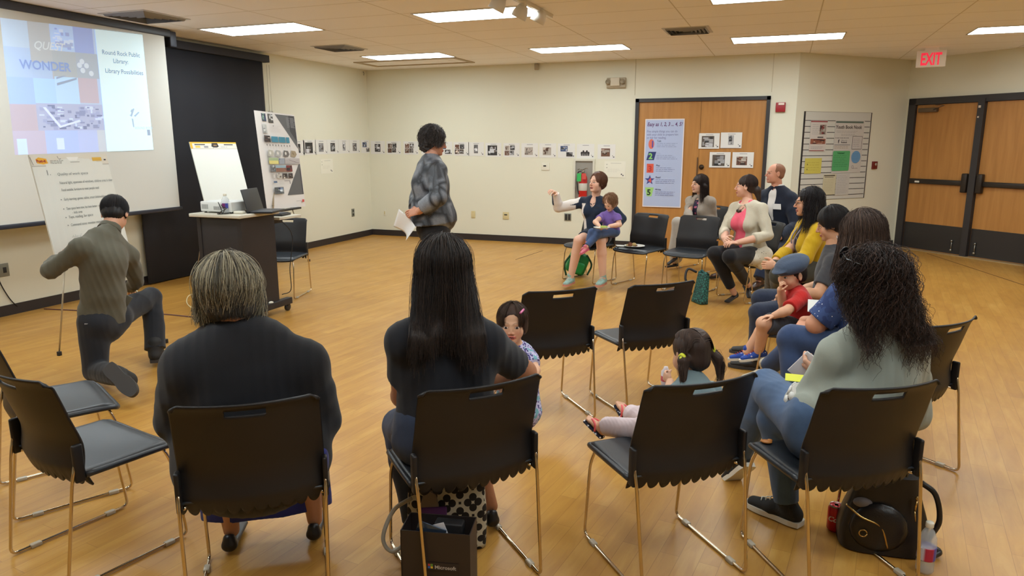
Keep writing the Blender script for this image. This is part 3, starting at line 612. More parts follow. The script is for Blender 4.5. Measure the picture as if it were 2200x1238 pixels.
tag(obj('wall_strip',MB().box((XL+.0,8.04,1.4),(XL+.012,8.07,2.6)),mat('pale strip',(214,210,190),.5)),'pale vertical strip along the right edge of the black curtain','strip')
# wall cable at the left
c=[PL(x,y,(XL+.012,0,0),(1,0,0)) for x,y in ((-20,560),(0,607),(14,632),(26,648),(38,658))]
tag(obj('cable',MB().tube(cat(c),.005),BLKP),'black cable running down the left wall from the outlet','cable')
# ------------------------------------------------------------------ stacking chairs
SHELL=mat('chair shell',(33,31,32),.46,bump=.12,bscale=900,spec=.38); SEATM=mat('chair seat',(40,44,50),.38,bump=.12,bscale=900,spec=.55)
ROD=mat('chrome rod',(214,200,178),.14,metal=1); GL=mat('clear glide',(200,190,172),.2,alpha=.75)
def chair_backrest():
    q=MB()
    def f(u,v):
        x=(u-.5)*2; z=.388+.388*v; sc=0
        if v<.12:                                   # scalloped lower lip, curling under the seat
            ph=abs(math.sin(x*math.pi*5.5)); k=(1-v/.12); z-=k*(.03*ph**.7-.01); sc=k*(.02+.012*ph)
        w=.229-(.012 if v>.93 else 0)*((v-.93)/.07)**2*1.2-.006*(v)
        top=max(0,(v-.90)/.1)
        if abs(x)>.9 and v>.93: z-=.02*((abs(x)-.9)/.1)**2*((v-.93)/.07)
        y=-.215-.06*max(0,(v-.35)/.65)**1.5-.012*top**2+.03*math.exp(-((v-.3)/.22)**2)*.6
        y+=.05*x*x+sc
        return (x*w,y,z)
    q.grid(f,88,36,th=.007,mask=lambda u,v: not(abs(u-.5)<.135 and .885<v<.955))
    return q.mesh('backrest')
def chair_seat():
    q=MB()
    def f(u,v):
        x=(u-.5)*2; y=-.168+.358*v; w=.228-.012*(v>.9)*((v-.9)/.1)-.004*v
        z=.428-.010*(1-x*x)*math.sin(math.pi*min(1,v*1.1))
        if v>.85: z-=.03*((v-.85)/.15)**2
        if abs(x)>.93: z-=.006*((abs(x)-.93)/.07)
        return (x*w,y,z)
    q.grid(f,28,24,th=.008)
    # rolled lip around the edge
    ed=[(-.229,-.15,.416),(-.228,.0,.413),(-.222,.15,.408),(-.205,.182,.398),(-.16,.192,.392),(0,.194,.388),(.16,.192,.392),(.205,.182,.398),(.222,.15,.408),(.228,0,.413),(.229,-.15,.416)]
    P=cat(ed,5); q.tube(P,.0115,8)
    return q.mesh('seat')
def sled(s):
    q=MB(); q.tube(path([(s*.2265,-.170,.50),(s*.224,-.195,.40),(s*.215,-.249,.0085),(s*.215,.208,.0085),(s*.214,.172,.33),(s*.2,.15,.398),(s*.02,.14,.402)],.03,6),.0062,8)
    q.tube([(s*.214,-.165,.405),(s*.2,.12,.398)],.006,8)
    return q
def build_chair():
    t=thing('stacking_chair','x','chair')
    obj('backrest',chair_backrest(),SHELL,t); obj('seat',chair_seat(),SEATM,t)
    for s in (-1,1):
        l=obj('sled_leg',sled(s),ROD,t)
        for y in (-.16,.13): obj('glide',MB().box((s*.215-.011,y-.02,0),(s*.215+.011,y+.02,.017),.004),GL,l)
        obj('back_sleeve',MB().box((s*.2265-.0085,-.186,.395),(s*.2265+.0085,-.150,.535),.007),SHELL,t)
    return t
CHS=dict(
 C1=(-2.984,2.132,-.484,'empty chair cut by the left edge, the farther of two there'),
 C2=(-2.406,1.833,-.208,'empty chair at the lower left with its seat in front of the kneeling man'),
 C3=(-1.647,1.85,.635,'chair holding the grey-haired woman in black, at the bottom of the picture'),
 C4=(-1.055,2.24,.808,'chair holding the woman with long straight dark hair'),
 C5=(-.355,2.545,.718,'chair of the little girl with two ponytails'),
 C6=(.23,2.721,.576,'chair of the curly-haired woman in the grey shirt'),
 C7=(.556,3.713,.898,'chair seen behind the curly-haired woman\'s right shoulder, its back to the open floor'),
 C8=(-1.241,3.813,.728,'left one of the two empty chairs mid-room, beside the peeking toddler'),
 C9=(-.757,4.187,.754,'right one of the two empty chairs in the middle of the room'),
 C10=(-2.035,7.894,2.751,'chair on which the mother with the toddler sits'),
 C11=(-1.436,7.778,2.732,'empty chair with a paper plate on its seat beside the mother'),
 C12=(-.878,7.69,2.847,'empty chair between the plate chair and the woman in pink'),
 C13=(-.27,7.47,2.3,'chair of the woman in the pink top'),
 C14=(-.90,9.09,2.6,'chair of the dark-haired woman in the second row before the wooden door'),
 C15=(.06,8.80,2.45,'chair of the man in the dark blazer'),
 C16=(.28,6.42,1.95,'chair of the woman in the yellow cardigan'),
 C17=(.33,5.36,1.5,'chair of the dark-haired boy in the grey shirt'),
 C18=(.14,4.66,1.45,'chair of the small boy in the flat cap'),
 C20=(-4.806,5.957,3.4,'empty chair behind the black presentation cart'))
cp=build_chair(); first=True
for k,(x,y,r,lb) in CHS.items():
    if first: cp.location=(x,y,0); cp.rotation_euler=(0,0,r); tag(cp,lb,group='black stacking chairs'); first=False
    else: dup(cp,(x,y,0),r,lb)
def clocal(k,x,y,z):
    X,Y,r,_=CHS[k]; return V(X+math.cos(r)*x-math.sin(r)*y,Y+math.sin(r)*x+math.cos(r)*y,z)
# ------------------------------------------------------------------ presentation cart and what is on it
t=thing('presentation_cart','black wheeled presentation cart with a pale top','cart',(-4.54,5.06,0))
CB=mat('cart laminate',(38,34,36),.5)
obj('cabinet_body',MB().box((-.235,-.2,.12),(.235,.22,.915),.003).box((-.24,-.205,.1),(-.2,.225,.92)).box((.2,-.205,.1),(.24,.225,.92)),CB,t)
TOP=mat('pale laminate',(206,200,184),.4)
obj('table_top',MB().box((-.28,-.25,.925),(.27,.27,.955),.006),TOP,t)
obj('side_shelf',MB().box((-.1,.3,.86),(.24,.62,.885),.004),TOP,t)
obj('shelf_bracket',MB().prism([(.0,.22),(.0,.6),(.03,.6),(.03,.22)],.8,.86),CB,t)
for s in (-1,1):
    f=obj('foot',MB().box((s*.235-.03,-.33,.065),(s*.235+.03,.38,.125),.004),CB,t)
    for y in (-.3,.34):
        c=obj('castor',MB().lathe([(.022,-.012),(.036,-.010),(.036,.010),(.022,.012)],(s*.235,y,.036),20,R=np.array(Matrix.Rotation(math.pi/2,3,'Y'))).box((s*.235-.02,y-.018,.045),(s*.235+.02,y+.018,.067),.004),mat('castor',(30,29,30),.4),f)
obj('leveller',MB().ball((.235,.1,.128),(.03,.03,.012)),WP,t)
t=thing('projector','white box projector on the presentation cart','projector',(-4.6,5.02,.955))
obj('body',MB().box((-.17,-.12,.012),(.17,.12,.1),.01),mat('projector white',(224,226,224),.4),t)
q=MB(); 
for i in range(6): q.box((-.15+.012*i,-.122,.035),(-.144+.012*i,-.1195,.075))
for i in range(9): q.box((-.02+.01*i,-.122,.03),(-.015+.01*i,-.1195,.06))
obj('grille',q,mat('grille',(150,152,152),.5),t); obj('feet',MB().cyl((-.14,-.09,0),(-.14,-.09,.015),.012).cyl((.14,-.09,0),(.14,-.09,.015),.012).cyl((-.14,.09,0),(-.14,.09,.015),.012).cyl((.14,.09,0),(.14,.09,.015),.012),BLKP,t)
q=MB()
for i,(a,b,c_) in enumerate(((.05,.11,-.2),(.08,.12,-.17),(.1,.1,-.21))): q.tube(cat([(a,-.121,.06),(a+.03,-.17,.1-.02*i),(a+.07,-.18,.03+.01*i),(b,c_,-.0+.006),(.15,-.13,.006)]),.0035)
obj('plug_cables',q,BLKP,t)
t=thing('laptop','open black laptop at the right end of the presentation cart','laptop',(-4.36,5.12,.955),.3)
obj('base',MB().box((-.02,-.15,0),(.21,.15,.018),.004),mat('laptop black',(30,32,38),.4),t); obj('lid',MB().box((-.0,-.17,.0),(.008,.17,.21),.003,R=np.array(Matrix.Rotation(-.25,3,'Y')),c0=(0,0,0)),mat('laptop black'),t)
t=thing('computer_mouse','dark computer mouse at the front edge of the presentation cart','mouse',tuple(Z(458,454,.957)))
obj('shell',MB().ball((0,0,.014),(.05,.03,.017)),mat('mouse',(44,46,52),.25),t); obj('wheel',MB().ball((-.02,0,.03),(.008,.004,.004)),STEEL,t)
def bottle(label,loc,h=.17,r=.033,parent=None,lab=(120,50,110)):
    t=thing('water_bottle',label,'bottle',loc)
    pl=mat('clear plastic',(225,232,235),.08,alpha=.38,spec=.6)
    pr=[(.0,.0),(r*.8,.0),(r,.012)]+[(r*(1-.05*(i%2)),.012+h*.6*i/9) for i in range(1,10)]+[(r*.95,h*.7),(r*.6,h*.83),(r*.38,h*.88),(r*.38,h*.92)]
    obj('bottle_body',MB().lathe(pr,(0,0,0),24),pl,t)
    q=MB(); q.lathe([(r*1.01,h*.28),(r*1.015,h*.29),(r*1.015,h*.52),(r*1.01,h*.53)],(0,0,0),24)
    c=np.zeros((len(q.v[0]),3)); v=q.v[0]
    for i,p_ in enumerate(v): a=math.atan2(p_[1],p_[0]); c[i]=lin((206,206,222))[:3] if math.sin(a*2+.5)>.2 else (lin(lab)[:3] if math.sin(a*3)>-.3 else lin((70,80,170))[:3])
    q.c=[c]; obj('label',q,mat('bottle label',attr=True,rough=.4),t)
    obj('cap',MB().lathe([(r*.42,h*.9),(r*.44,h*.91),(r*.44,h*.985),(r*.4,h)],(0,0,0),20),WP,t); return t
bottle('water bottle standing on the presentation cart before the projector',tuple(Z(486,459,.956)),.17,.033)
bottle('water bottle on the floor in the lower right corner beside the black bag',tuple(Z(1985,1228,0)),.2,.031,lab=(180,40,70))
t=thing('power_adapter','small white adapter on the front edge of the presentation cart','adapter',tuple(Z(515,459,.956))); obj('case',MB().box((-.045,-.03,0),(.045,.03,.022),.008),WP,t)
t=thing('keyboard','dark keyboard on the side shelf of the presentation cart','keyboard',(-4.47,5.5,.886),.2); obj('tray',MB().box((-.1,-.08,0),(.12,.1,.02),.004),BLKP,t); obj('keys',MB().box((-.085,-.065,.02),(.105,.085,.026),.002),mat('keys',(54,54,60),.5),t)
c=[(-4.3,5.38,.86),(-4.28,5.5,.7),(-4.29,5.45,.4),(-4.27,5.42,.2),(-4.33,5.36,.16)]
tag(obj('cable',MB().tube(cat(c),.004),BLKP),'thin black cable hanging from the side shelf of the presentation cart','cable')
c=[Z(x,y,.05) for x,y in ((450,668),(420,665),(402,652),(405,636),(425,630))]
tag(obj('cable',MB().tube(cat(c),.005),mat('beige cable',(216,196,150),.5)),'pale loop of cable by the left castor of the presentation cart','cable')
seam_c=[Z(x,y,.004) for x,y in ((95,664),(160,667),(330,674),(430,683))]
tag(obj('cable',MB().tube(cat(seam_c),.006),mat('floor cable',(96,62,66),.5)),'flat brown cable lying on the floor toward the presentation cart','cable')
# ------------------------------------------------------------------ easels
LEG=mat('easel leg',(190,180,160),.35,metal=.6)
def easel(label,apex,feet,loc):
    t=thing('tripod_easel',label,'easel',tuple(loc)); o=np.array(loc,float)
    for f in feet:
        f=np.array(f,float); m=(np.array(apex)+f)/2
        l=obj('leg',MB().tube([np.array(apex)-o,m-o],.011).tube([m-o,f+V(0,0,.02)-o],.006),LEG,t)
        obj('rubber_foot',MB().box(f-o-.013,f-o+V(.013,.013,.032),.004),BLKP,l); obj('leg_clamp',MB().box(m-o-.016,m-o+.016,.005),BLKP,l)
    obj('head',MB().box(np.array(apex)-o-V(.03,.03,.02),np.array(apex)-o+V(.03,.03,.05),.008),BLKP,t); return t
TL_,TR_,BL_=A(62,333,5.8),A(228,330,6.2),A(110,540,5.7)
r_=unit(TR_-TL_); u_=unit(TL_-BL_); u_=unit(u_-r_*(u_@r_)); W_=np.linalg.norm(TR_-TL_); n_=np.cross(r_,u_)
bk=TL_+r_*W_/2-n_*.05
easel('tripod easel with brass legs behind the written flip chart pad',bk-u_*.15,[Z(128,764),Z(357,737),V(-5.55,4.45,0)],(bk[0],bk[1],0))
def pad(label,tl,r,u,w,h,hdr,written,bend=None):
    P=Print(tl-u*h,r,u,w,h,(226,228,222),th=.012,bend=bend)
    P.rect(0,h-.075,w,.075,(222,218,206)); P.rect(0,h-.08,w,.006,(186,184,176))
    if hdr==1:
        P.poly([(w*.06,h-.03),(w*.1,h-.018),(w*.19,h-.028),(w*.2,h-.06),(w*.14,h-.066),(w*.07,h-.058)],(232,172,40)); P.text('Post-it',w*.065,h-.052,.026,(150,20,20),bold=.0012); P.lines(w*.23,h-.045,w*.17,3,.009,(120,118,112),.4,1)
        P.poly([(w*.44,h-.02),(w*.6,h-.02),(w*.57,h-.045),(w*.47,h-.045)],(240,240,236)); P.rect(w*.48,h-.058,w*.12,.005,(170,168,160)); P.rect(w*.78,h-.052,w*.13,.026,(222,178,70)); P.rect(w*.94,h-.05,w*.03,.01,(60,60,60))
        P.line(0.0,h-.015,.012,h-.07,.003,(70,70,76)); P.line(w*.33,h-.012,w*.34,h-.03,.003,(80,80,84)); P.line(w*.34,h-.034,w*.37,h-.03,.003,(60,60,64))
    else:
        P.rect(0,h-.016,w,.016,(228,178,40)); P.rect(0,h-.075,w*.045,.06,(228,178,40)); P.rect(w*.09,h-.035,w*.22,.012,(50,50,54)); P.rect(w*.72,h-.035,w*.2,.012,(50,50,54)); P.rect(w*.1,h-.066,w*.1,.024,(226,196,90)); P.rect(w*.28,h-.066,w*.09,.022,(150,148,150)); P.lines(w*.64,h-.06,w*.2,1,.02,(180,182,190),.4,2)
        P.poly([(w*.44,h-.05),(w*.46,h-.01),(w*.58,h-.01),(w*.6,h-.05),(w*.56,h-.062),(w*.48,h-.062)],(44,40,38)); P.rect(w*.49,h-.045,w*.07,.014,(150,120,80))
    if written:
        ink=(130,136,136); s=.03
        P.text('1.',w*.14,h-.14,.05,ink); rows=[(.24,.125,.4,'Quality of work space',0),(.24,.185,.72,'Natural light, openness of windows, children area is clear',0),(.24,.235,.5,'Food outside, furniture to meet people need',0),(.24,.3,.68,'Early learning: games, tables, smart kids/toddlers not busy',1),(.24,.365,.7,'Teen space here now, has been better - more room back of space',1),(.3,.395,.13,'- kids area',0),(.24,.425,.32,'Toys, reading, fun space',1),(.24,.48,.66,'Command zone: monitor more help, activity for all',1)]
        for x,y,l,tx,b in rows:
            P.text(tx,w*x+.02,h-y-.02,.026,(140,147,147),shear=.15,width=w*l,bold=.0002,rot=0)
            if b: P.disc(w*x,h-y-.012,.004,.004,ink)
        P.scribble(w*.25,h-.58,w*.15,.02,(170,176,176),5,.0014); P.scribble(w*.25,h-.62,w*.2,.02,(180,186,186),6,.0014)
    return tag(P.done('flip_chart_pad'),label,'flip chart')
pad('flip chart pad covered in handwritten notes above the kneeling man',TL_,r_,u_,W_,.78,1,True,bend=lambda a,b:.012*np.sin(a*3)*(1-b))
TL2,TR2,BL2=A(406.7,305,8.65),A(506,306,8.95),A(430,432,8.45)
r2=unit(TR2-TL2); u2_=unit(TL2-BL2); u2_=unit(u2_-r2*(u2_@r2)); n2=np.cross(r2,u2_); W2=np.linalg.norm(TR2-TL2)
bk=TL2+r2*W2/2-n2*.045
easel('tripod easel behind the blank flip chart in front of the black curtain',bk-u2_*.1,[Z(422,598),Z(508,585),V(-6.36,6.85,0)],(bk[0],bk[1],0))
pad('blank flip chart pad with a yellow top standing before the black curtain',TL2,r2,u2_,W2,.78,2,False)
# presentation board on its easel
TL3,BL3,TR3=A(545.5,237,9.2),A(566,452,9.05),A(632,247,9.9)
r3=unit(TR3-TL3); u3=unit(TL3-BL3); u3=unit(u3-r3*(u3@r3)); n3=np.cross(r3,u3); W3=np.linalg.norm(TR3-TL3); H3=np.linalg.norm(TL3-BL3)
P=Print(TL3-u3*H3,r3,u3,W3,H3,(222,218,216),th=.004,bend=lambda a,b:.05*(1-b)**2*0+.03*np.sin(b*3.1)*(1-a)**2)
w_,h_=W3,H3; DG=(62,62,66); MG=(96,96,98)
P.poly([(w_*.48,h_*.985),(w_*.99,h_*.985),(w_*.99,h_*.63)],MG); P.poly([(w_*.6,h_*.985),(w_*.99,h_*.985),(w_*.99,h_*.7)],DG)
P.poly([(w_*.99,h_*.5),(w_*.99,h_*.135),(w_*.55,h_*.135)],MG); P.poly([(w_*.99,h_*.44),(w_*.99,h_*.135),(w_*.68,h_*.135)],DG)
for i in range(8): P.rect(w_*.76,h_*(.955-.014*i),w_*.08*(1-.1*(i%2)),h_*.004,(150,150,154)); P.rect(w_*.86,h_*(.955-.014*i),w_*.11*(1-.15*(i%3==0)),h_*.004,(160,160,164))
cl=((60,56,54),(110,150,170),(150,140,120),(90,100,80)); P.photo(w_*.15,h_*.9,w_*.1,h_*.08,1,((40,50,90),(60,80,60),(30,30,30),(120,150,140))); P.photo(w_*.3,h_*.89,w_*.12,h_*.09,2)
P.photo(w_*.13,h_*.78,w_*.1,h_*.09,3,((190,192,190),(170,172,170),(200,200,198),(180,182,182))); P.disc(w_*.4,h_*.86,.008,.008,(110,110,110)); P.lines(w_*.3,h_*.86,w_*.3,6,h_*.012,(206,200,198),.25,3)
P.photo(w_*.12,h_*.69,w_*.15,h_*.065,5,((60,44,42),(90,60,54),(40,34,34),(220,200,190)),8)
for i in range(3):
    x=w_*(.3+.19*i); ww=w_*(.17 if i<2 else .09); P.rect(x,h_*.69,ww,h_*.06,(62,132,158)); P.rect(x+ww*.55,h_*.705,ww*.35,h_*.035,(196,140,70)) if i<2 else None; P.rect(x+ww*.5,h_*.692,ww*.3,h_*.012,(170,60,50)) if i<2 else None
for i in range(9): P.disc(w_*(.16+.075*i),h_*(.66-.002*(i%2)),.008,.012,(70,66,66)); P.line(w_*(.165+.075*i),h_*.65,w_*(.17+.075*i),h_*.62,.002,(150,146,146))
for i,(a,c_) in enumerate(((.14,(180,178,168)),(.34,(172,172,170)),(.55,(110,106,104)),(.75,(160,144,120)))):
    P.poly([(w_*a,h_*.545),(w_*(a+.12),h_*.54),(w_*(a+.17),h_*.57),(w_*(a+.14),h_*.605),(w_*(a+.03),h_*.61)],c_); P.disc(w_*(a+.07),h_*.578,.02,.02,(222,220,216) if i<3 else (130,110,84))
P.rect(w_*.15,h_*.5,w_*.25,h_*.03,(160,178,140)); P.rect(w_*.15,h_*.465,w_*.25,h_*.035,(216,206,130)); P.disc(w_*.2,h_*.48,.02,.014,(80,76,60)); P.rect(w_*.42,h_*.465,w_*.14,h_*.06,(150,156,166)); P.rect(w_*.43,h_*.51,w_*.06,h_*.012,(60,80,130)); P.rect(w_*.58,h_*.465,w_*.4,h_*.063,(184,178,178)); P.lines(w_*.6,h_*.515,w_*.34,5,h_*.011,(160,154,156),.25,4); P.line(w_*.68,h_*.51,w_*.95,h_*.475,.004,(110,80,90))
P.photo(w_*.16,h_*.385,w_*.13,h_*.065,8,((100,104,110),(180,186,190),(60,62,66),(150,156,160))); P.rect(w_*.3,h_*.385,w_*.27,h_*.065,(140,100,84)); P.rect(w_*.3,h_*.425,w_*.27,h_*.025,(150,176,190)); P.poly([(w_*.32,h_*.415),(w_*.45,h_*.435),(w_*.56,h_*.42),(w_*.55,h_*.4),(w_*.34,h_*.395)],(70,52,48)); P.photo(w_*.58,h_*.385,w_*.16,h_*.067,9,((70,54,54),(120,50,50),(190,180,180),(40,38,40)),8)
P.disc(w_*.23,h_*.34,.02,.03,(150,148,146)); P.disc(w_*.23,h_*.34,.017,.026,(222,218,216))
for i in range(3): P.photo(w_*(.31+.15*i),h_*.315,w_*.12,h_*.052,20+i,((56,46,46),(120,110,100),(200,196,190),(90,80,76)),8)
P.rect(w_*.2,h_*.27,w_*.09,h_*.02,(90,110,140)); P.lines(w_*.34,h_*.29,w_*.15,4,h_*.012,(200,198,196),.25,9); P.rect(w_*.48,h_*.285,w_*.16,h_*.005,(110,108,110)); P.rect(w_*.62,h_*.255,w_*.015,h_*.035,(90,90,96))
P.photo(w_*.2,h_*.155,w_*.24,h_*.07,30,((50,60,90),(120,140,170),(90,96,100),(190,200,210)),10); P.rect(w_*.9,h_*.05,w_*.055,h_*.028,(196,70,64)); P.lines(w_*.74,h_*.064,w_*.13,1,h_*.01,(150,148,148),.4,10); P.rect(w_*.1,h_*.035,w_*.05,h_*.008,(60,60,64))
tag(P.done('presentation_board'),'tall printed presentation board with dark corner triangles on an easel','board')
bk=TL3+r3*W3/2-n3*.05; bk[2]=1.45
easel('tripod easel carrying the tall presentation board',bk,[Z(664,562),Z(584,597),Z(578,581)+V(-.3,.4,0)],(bk[0],bk[1],0))
tag(obj('easel_tray',MB().box(-V(.03,.3,.012),V(.03,.3,.012),.004),BLKP),'black ledge under the presentation board','ledge'); bpy.data.objects['easel_tray'].location=tuple(TL3-u3*(H3+.02)+r3*W3*.45+n3*.01); bpy.data.objects['easel_tray'].rotation_euler=(0,0,math.atan2(r3[1],r3[0])-math.pi/2)
# ------------------------------------------------------------------ bags and small things
def sd(v): return np.array(v,float)
# patterned tote under the long-haired woman's chair
def pattern_mat():
    q=N('quatrefoil fabric'); t=q.n('ShaderNodeTexCoord'); mp=q.n('ShaderNodeMapping'); mp.inputs['Scale'].default_value=(10,10,10); mp.inputs['Rotation'].default_value=(0,0,.0); q.l(t.outputs['UV'],mp.inputs[0])
    def cell(ox,oy):
        a=q.n('ShaderNodeVectorMath',operation='ADD'); a.inputs[1].default_value=(ox,oy,0); q.l(mp.outputs[0],a.inputs[0])
        f=q.n('ShaderNodeVectorMath',operation='FRACTION'); q.l(a.outputs[0],f.inputs[0]); s=q.n('ShaderNodeVectorMath',operation='SUBTRACT'); s.inputs[1].default_value=(.5,.5,0); q.l(f.outputs[0],s.inputs[0])
        ab=q.n('ShaderNodeVectorMath',operation='ABSOLUTE'); q.l(s.outputs[0],ab.inputs[0])
        ds=[]
        for c_ in ((.2,0,0),(0,.2,0)):
            d=q.n('ShaderNodeVectorMath',operation='DISTANCE'); q.l(ab.outputs[0],d.inputs[0]); d.inputs[1].default_value=c_; ds.append(d.outputs['Value'])
        m=q.n('ShaderNodeMath',operation='MINIMUM'); q.l(ds[0],m.inputs[0]); q.l(ds[1],m.inputs[1])
        x=q.n('ShaderNodeMath',operation='SUBTRACT'); q.l(m.outputs[0],x.inputs[0]); x.inputs[1].default_value=.2
        y=q.n('ShaderNodeMath',operation='ABSOLUTE'); q.l(x.outputs[0],y.inputs[0]); z=q.n('ShaderNodeMath',operation='LESS_THAN'); q.l(y.outputs[0],z.inputs[0]); z.inputs[1].default_value=.052; return z.outputs[0]
    a,b=cell(0,0),cell(.5,.5); m=q.n('ShaderNodeMath',operation='MAXIMUM'); q.l(a,m.inputs[0]); q.l(b,m.inputs[1])
    mx=q.n('ShaderNodeMix',data_type='RGBA'); q.l(m.outputs[0],mx.inputs[0]); mx.inputs[6].default_value=lin((30,27,27)); mx.inputs[7].default_value=lin((200,196,178)); q.l(mx.outputs[2],q.b.inputs['Base Color']); q.b.inputs['Roughness'].default_value=.8
    return q.m
def uvbox(o,s=1):
    me=o.data; uv=me.uv_layers.new(name='UVMap')
    for p in me.polygons:
        n=p.normal
        for li in p.loop_indices:
            c=me.vertices[me.loops[li].vertex_index].co
            uv.data[li].uv=(c.x*s,c.z*s) if abs(n.y)>max(abs(n.x),abs(n.z)) else ((c.y*s,c.z*s) if abs(n.x)>abs(n.z) else (c.x*s,c.y*s))
tb=Z(962,1165)
t=thing('tote_bag','black and white quatrefoil tote bag under the long-haired woman\'s chair','bag',(tb[0]+.0,tb[1]+.0,0),.45)
def bag_shell(w,d,h,b=.03,open_=True):
    def f(u,v):
        a=u*2*math.pi; ca,sa=math.cos(a),math.sin(a); e=.35; k=1+.08*math.sin(v*3)*.6-.04*v
        return (w/2*k*math.copysign(abs(ca)**e,ca),d/2*(1+.25*math.sin(math.pi*v))*(1-.35*v)*math.copysign(abs(sa)**e,sa),.004+h*v+.012*math.sin(3*a)*v)
    q=MB(); q.grid(f,56,14,th=.006)
    bt=[f(u,0) for u in np.linspace(0,1,56,endpoint=False)]; q.raw(bt,[tuple(range(56))])
    return q
ob_=obj('bag_body',bag_shell(.3,.14,.27),pattern_mat(),t); uvbox(ob_)
TW=mat('grey webbing',(168,164,152),.7)
hd=cat([(-.13,-.08,.24),(-.2,-.1,.2),(-.24,-.12,.1),(-.2,-.13,.05),(-.12,-.1,.11)],8)
obj('strap',MB().tube(hd,.008,6),TW,t)
obj('side_pocket',MB().box((-.1,-.095,.05),(.0,-.08,.2),.006),mat('purple cloth',(88,44,108),.7),t)
obj('lining',MB().box((-.12,-.04,.19),(.12,.04,.235),.01),mat('bag inside',(30,26,28),.8),t)
t=thing('document_case','worn grey folded wallet tucked into the patterned tote bag','wallet',(tb[0]-.03,tb[1]-.1,.2),.45); obj('cover',MB().prism([(-.03,0),(.04,0),(.03,.05),(-.01,.075)],-.008,.008,ax=1),mat('wallet',(128,116,106),.6),t)
gb=Z(957,1110,.27)
t=thing('gift_bag','black cardboard bag with a small four-colour window logo on the floor','bag',(gb[0],gb[1]-.05,0),.22)
BK2=mat('matte black card',(42,34,32),.5)
q=MB(); q.grid(lambda u,v:{0:(-.12,-.06),1:(.12,-.06),2:(.12,.06),3:(-.12,.06),4:(-.12,-.06)}[int(round(u*4))]+(.27*v,),4,1,th=.003); q.box((-.12,-.06,0),(.12,.06,.004)); 
for f_ in range(len(q.sm)): q.sm[f_]=False
gbo=obj('bag_body',q,BK2,t)
P=Print((-.03,-.0622,.13),(1,0,0),(0,0,1),.11,.03,(42,34,32),th=.0004)
for i,c_ in enumerate(((200,70,60),(110,160,60),(60,110,190),(230,190,60))): P.rect(.004+.009*(i%2),.016-.009*(i//2),.008,.008,c_)
P.text('Microsoft',.027,.007,.019,(190,184,176),bold=.0003); P.done('logo_print',gbo)
P=Print((-.1225,.055,.02),(0,-1,0),(0,0,1),.11,.22,(50,34,32),th=.0004); P.disc(.03,.17,.03,.02,(150,44,38)); P.disc(.065,.145,.012,.018,(50,80,170)); P.text('OK',.03,.06,.05,(170,160,150),bold=.002,rot=.4); P.disc(.04,.04,.02,.015,(150,60,50)); P.done('side_print',gbo)
gc=np.array(t.location)
t=thing('folded_packet','shiny blue and white packets sticking out of the black cardboard bag','packet',(gc[0]-.02,gc[1],.255),.2)
obj('packet',MB().box((-.06,-.05,-.1),(.04,-.046,.035),.001,R=np.array(Matrix.Rotation(.3,3,'Y'))),mat('blue foil',(70,84,104),.15,metal=.6),t); obj('card',MB().box((-.02,-.04,-.1),(.07,-.037,.03),.001,R=np.array(Matrix.Rotation(-.35,3,'Y'))),mat('pale card',(190,190,196),.3),t)
obj('tissue',MB().box((-.0,.0,-.1),(.1,.045,.012),.006),mat('black tissue',(26,24,26),.6),t)
# black leather bag and can under the curly-haired woman's chair
kb=Z(1893,1185)
t=thing('leather_bag','black leather backpack handbag with gold zips on the floor','bag',(kb[0],kb[1]+.05,0),.1)
LE=mat('black leather',(28,24,24),.38,bump=.4,bscale=160); GOLD=mat('gold zip',(200,170,110),.25,metal=1)
def fb(u,v):
    a=u*2*math.pi; e=.55; ca,sa=math.cos(a),math.sin(a); k=1-.3*v**2+.05*math.sin(v*6)
    return (.155*k*math.copysign(abs(ca)**e,ca),.09*(1-.45*v)*math.copysign(abs(sa)**e,sa),.3*v+.006)
q=MB().grid(fb,48,16); q.raw([fb(u,1) for u in np.linspace(0,1,48,endpoint=False)],[tuple(range(48))]); q.raw([fb(u,0) for u in np.linspace(0,1,48,endpoint=False)],[tuple(range(48))])
obj('bag_body',q,LE,t)
obj('front_pocket',MB().ball((-.03,-.075,.11),(.105,.035,.1)),LE,t)
obj('zip',MB().tube(cat([(-.15,-.07,.19),(-.1,-.1,.16),(-.03,-.105,.13),(.0,-.11,.05)]),.0035),GOLD,t)
obj('ring',MB().tube([(-.09+.014*math.cos(a),-.112,.1+.014*math.sin(a)) for a in np.linspace(0,6.2,14)],.0025),GOLD,t)
obj('clasp',MB().tube([(.09,-.075,.24),(.085,-.08,.2)],.004).ball((.09,-.077,.25),.008).tube([(.085,-.08,.2),(.09,-.085,.16)],.0025),GOLD,t)
obj('shoulder_strap',MB().tube(cat([(.12,.0,.28),(.17,-.01,.24),(.19,-.02,.14),(.16,-.02,.05),(.2,-.03,.02),(.17,-.06,.012)],8),.011,6),LE,t)
obj('tissue',MB().ball((-.09,-.06,.2),(.035,.02,.02)),mat('tissue grey',(120,116,120),.7),t)
cn=Z(1792,1139); t=thing('soda_can','red soda can standing on the floor left of the black bag','can',tuple(cn))
obj('can_body',MB().lathe([(.022,0),(.026,.006),(.031,.012),(.031,.098),(.026,.108),(.025,.112)],(0,0,0),32),mat('can red',(186,24,32),.25,metal=.3),t); obj('lid',MB().lathe([(.0,.108),(.023,.108),(.0255,.114),(.0265,.114),(.0265,.106)],(0,0,0),32).box((-.008,-.01,.109),(.008,.012,.112),.001),STEEL,t)
v,f=text_tris('Coca-Cola',.03,.3,.0009); v[:,0]-=.03; aa=-math.atan2(cn[0],cn[1])-math.pi/2; th_=aa+v[:,0]/.031; v2=np.c_[.0317*np.cos(th_),.0317*np.sin(th_),v[:,1]+.05]
obj('script_print',MB().raw(v2,f,smooth=False),mat('can white',(230,224,220),.3),t)
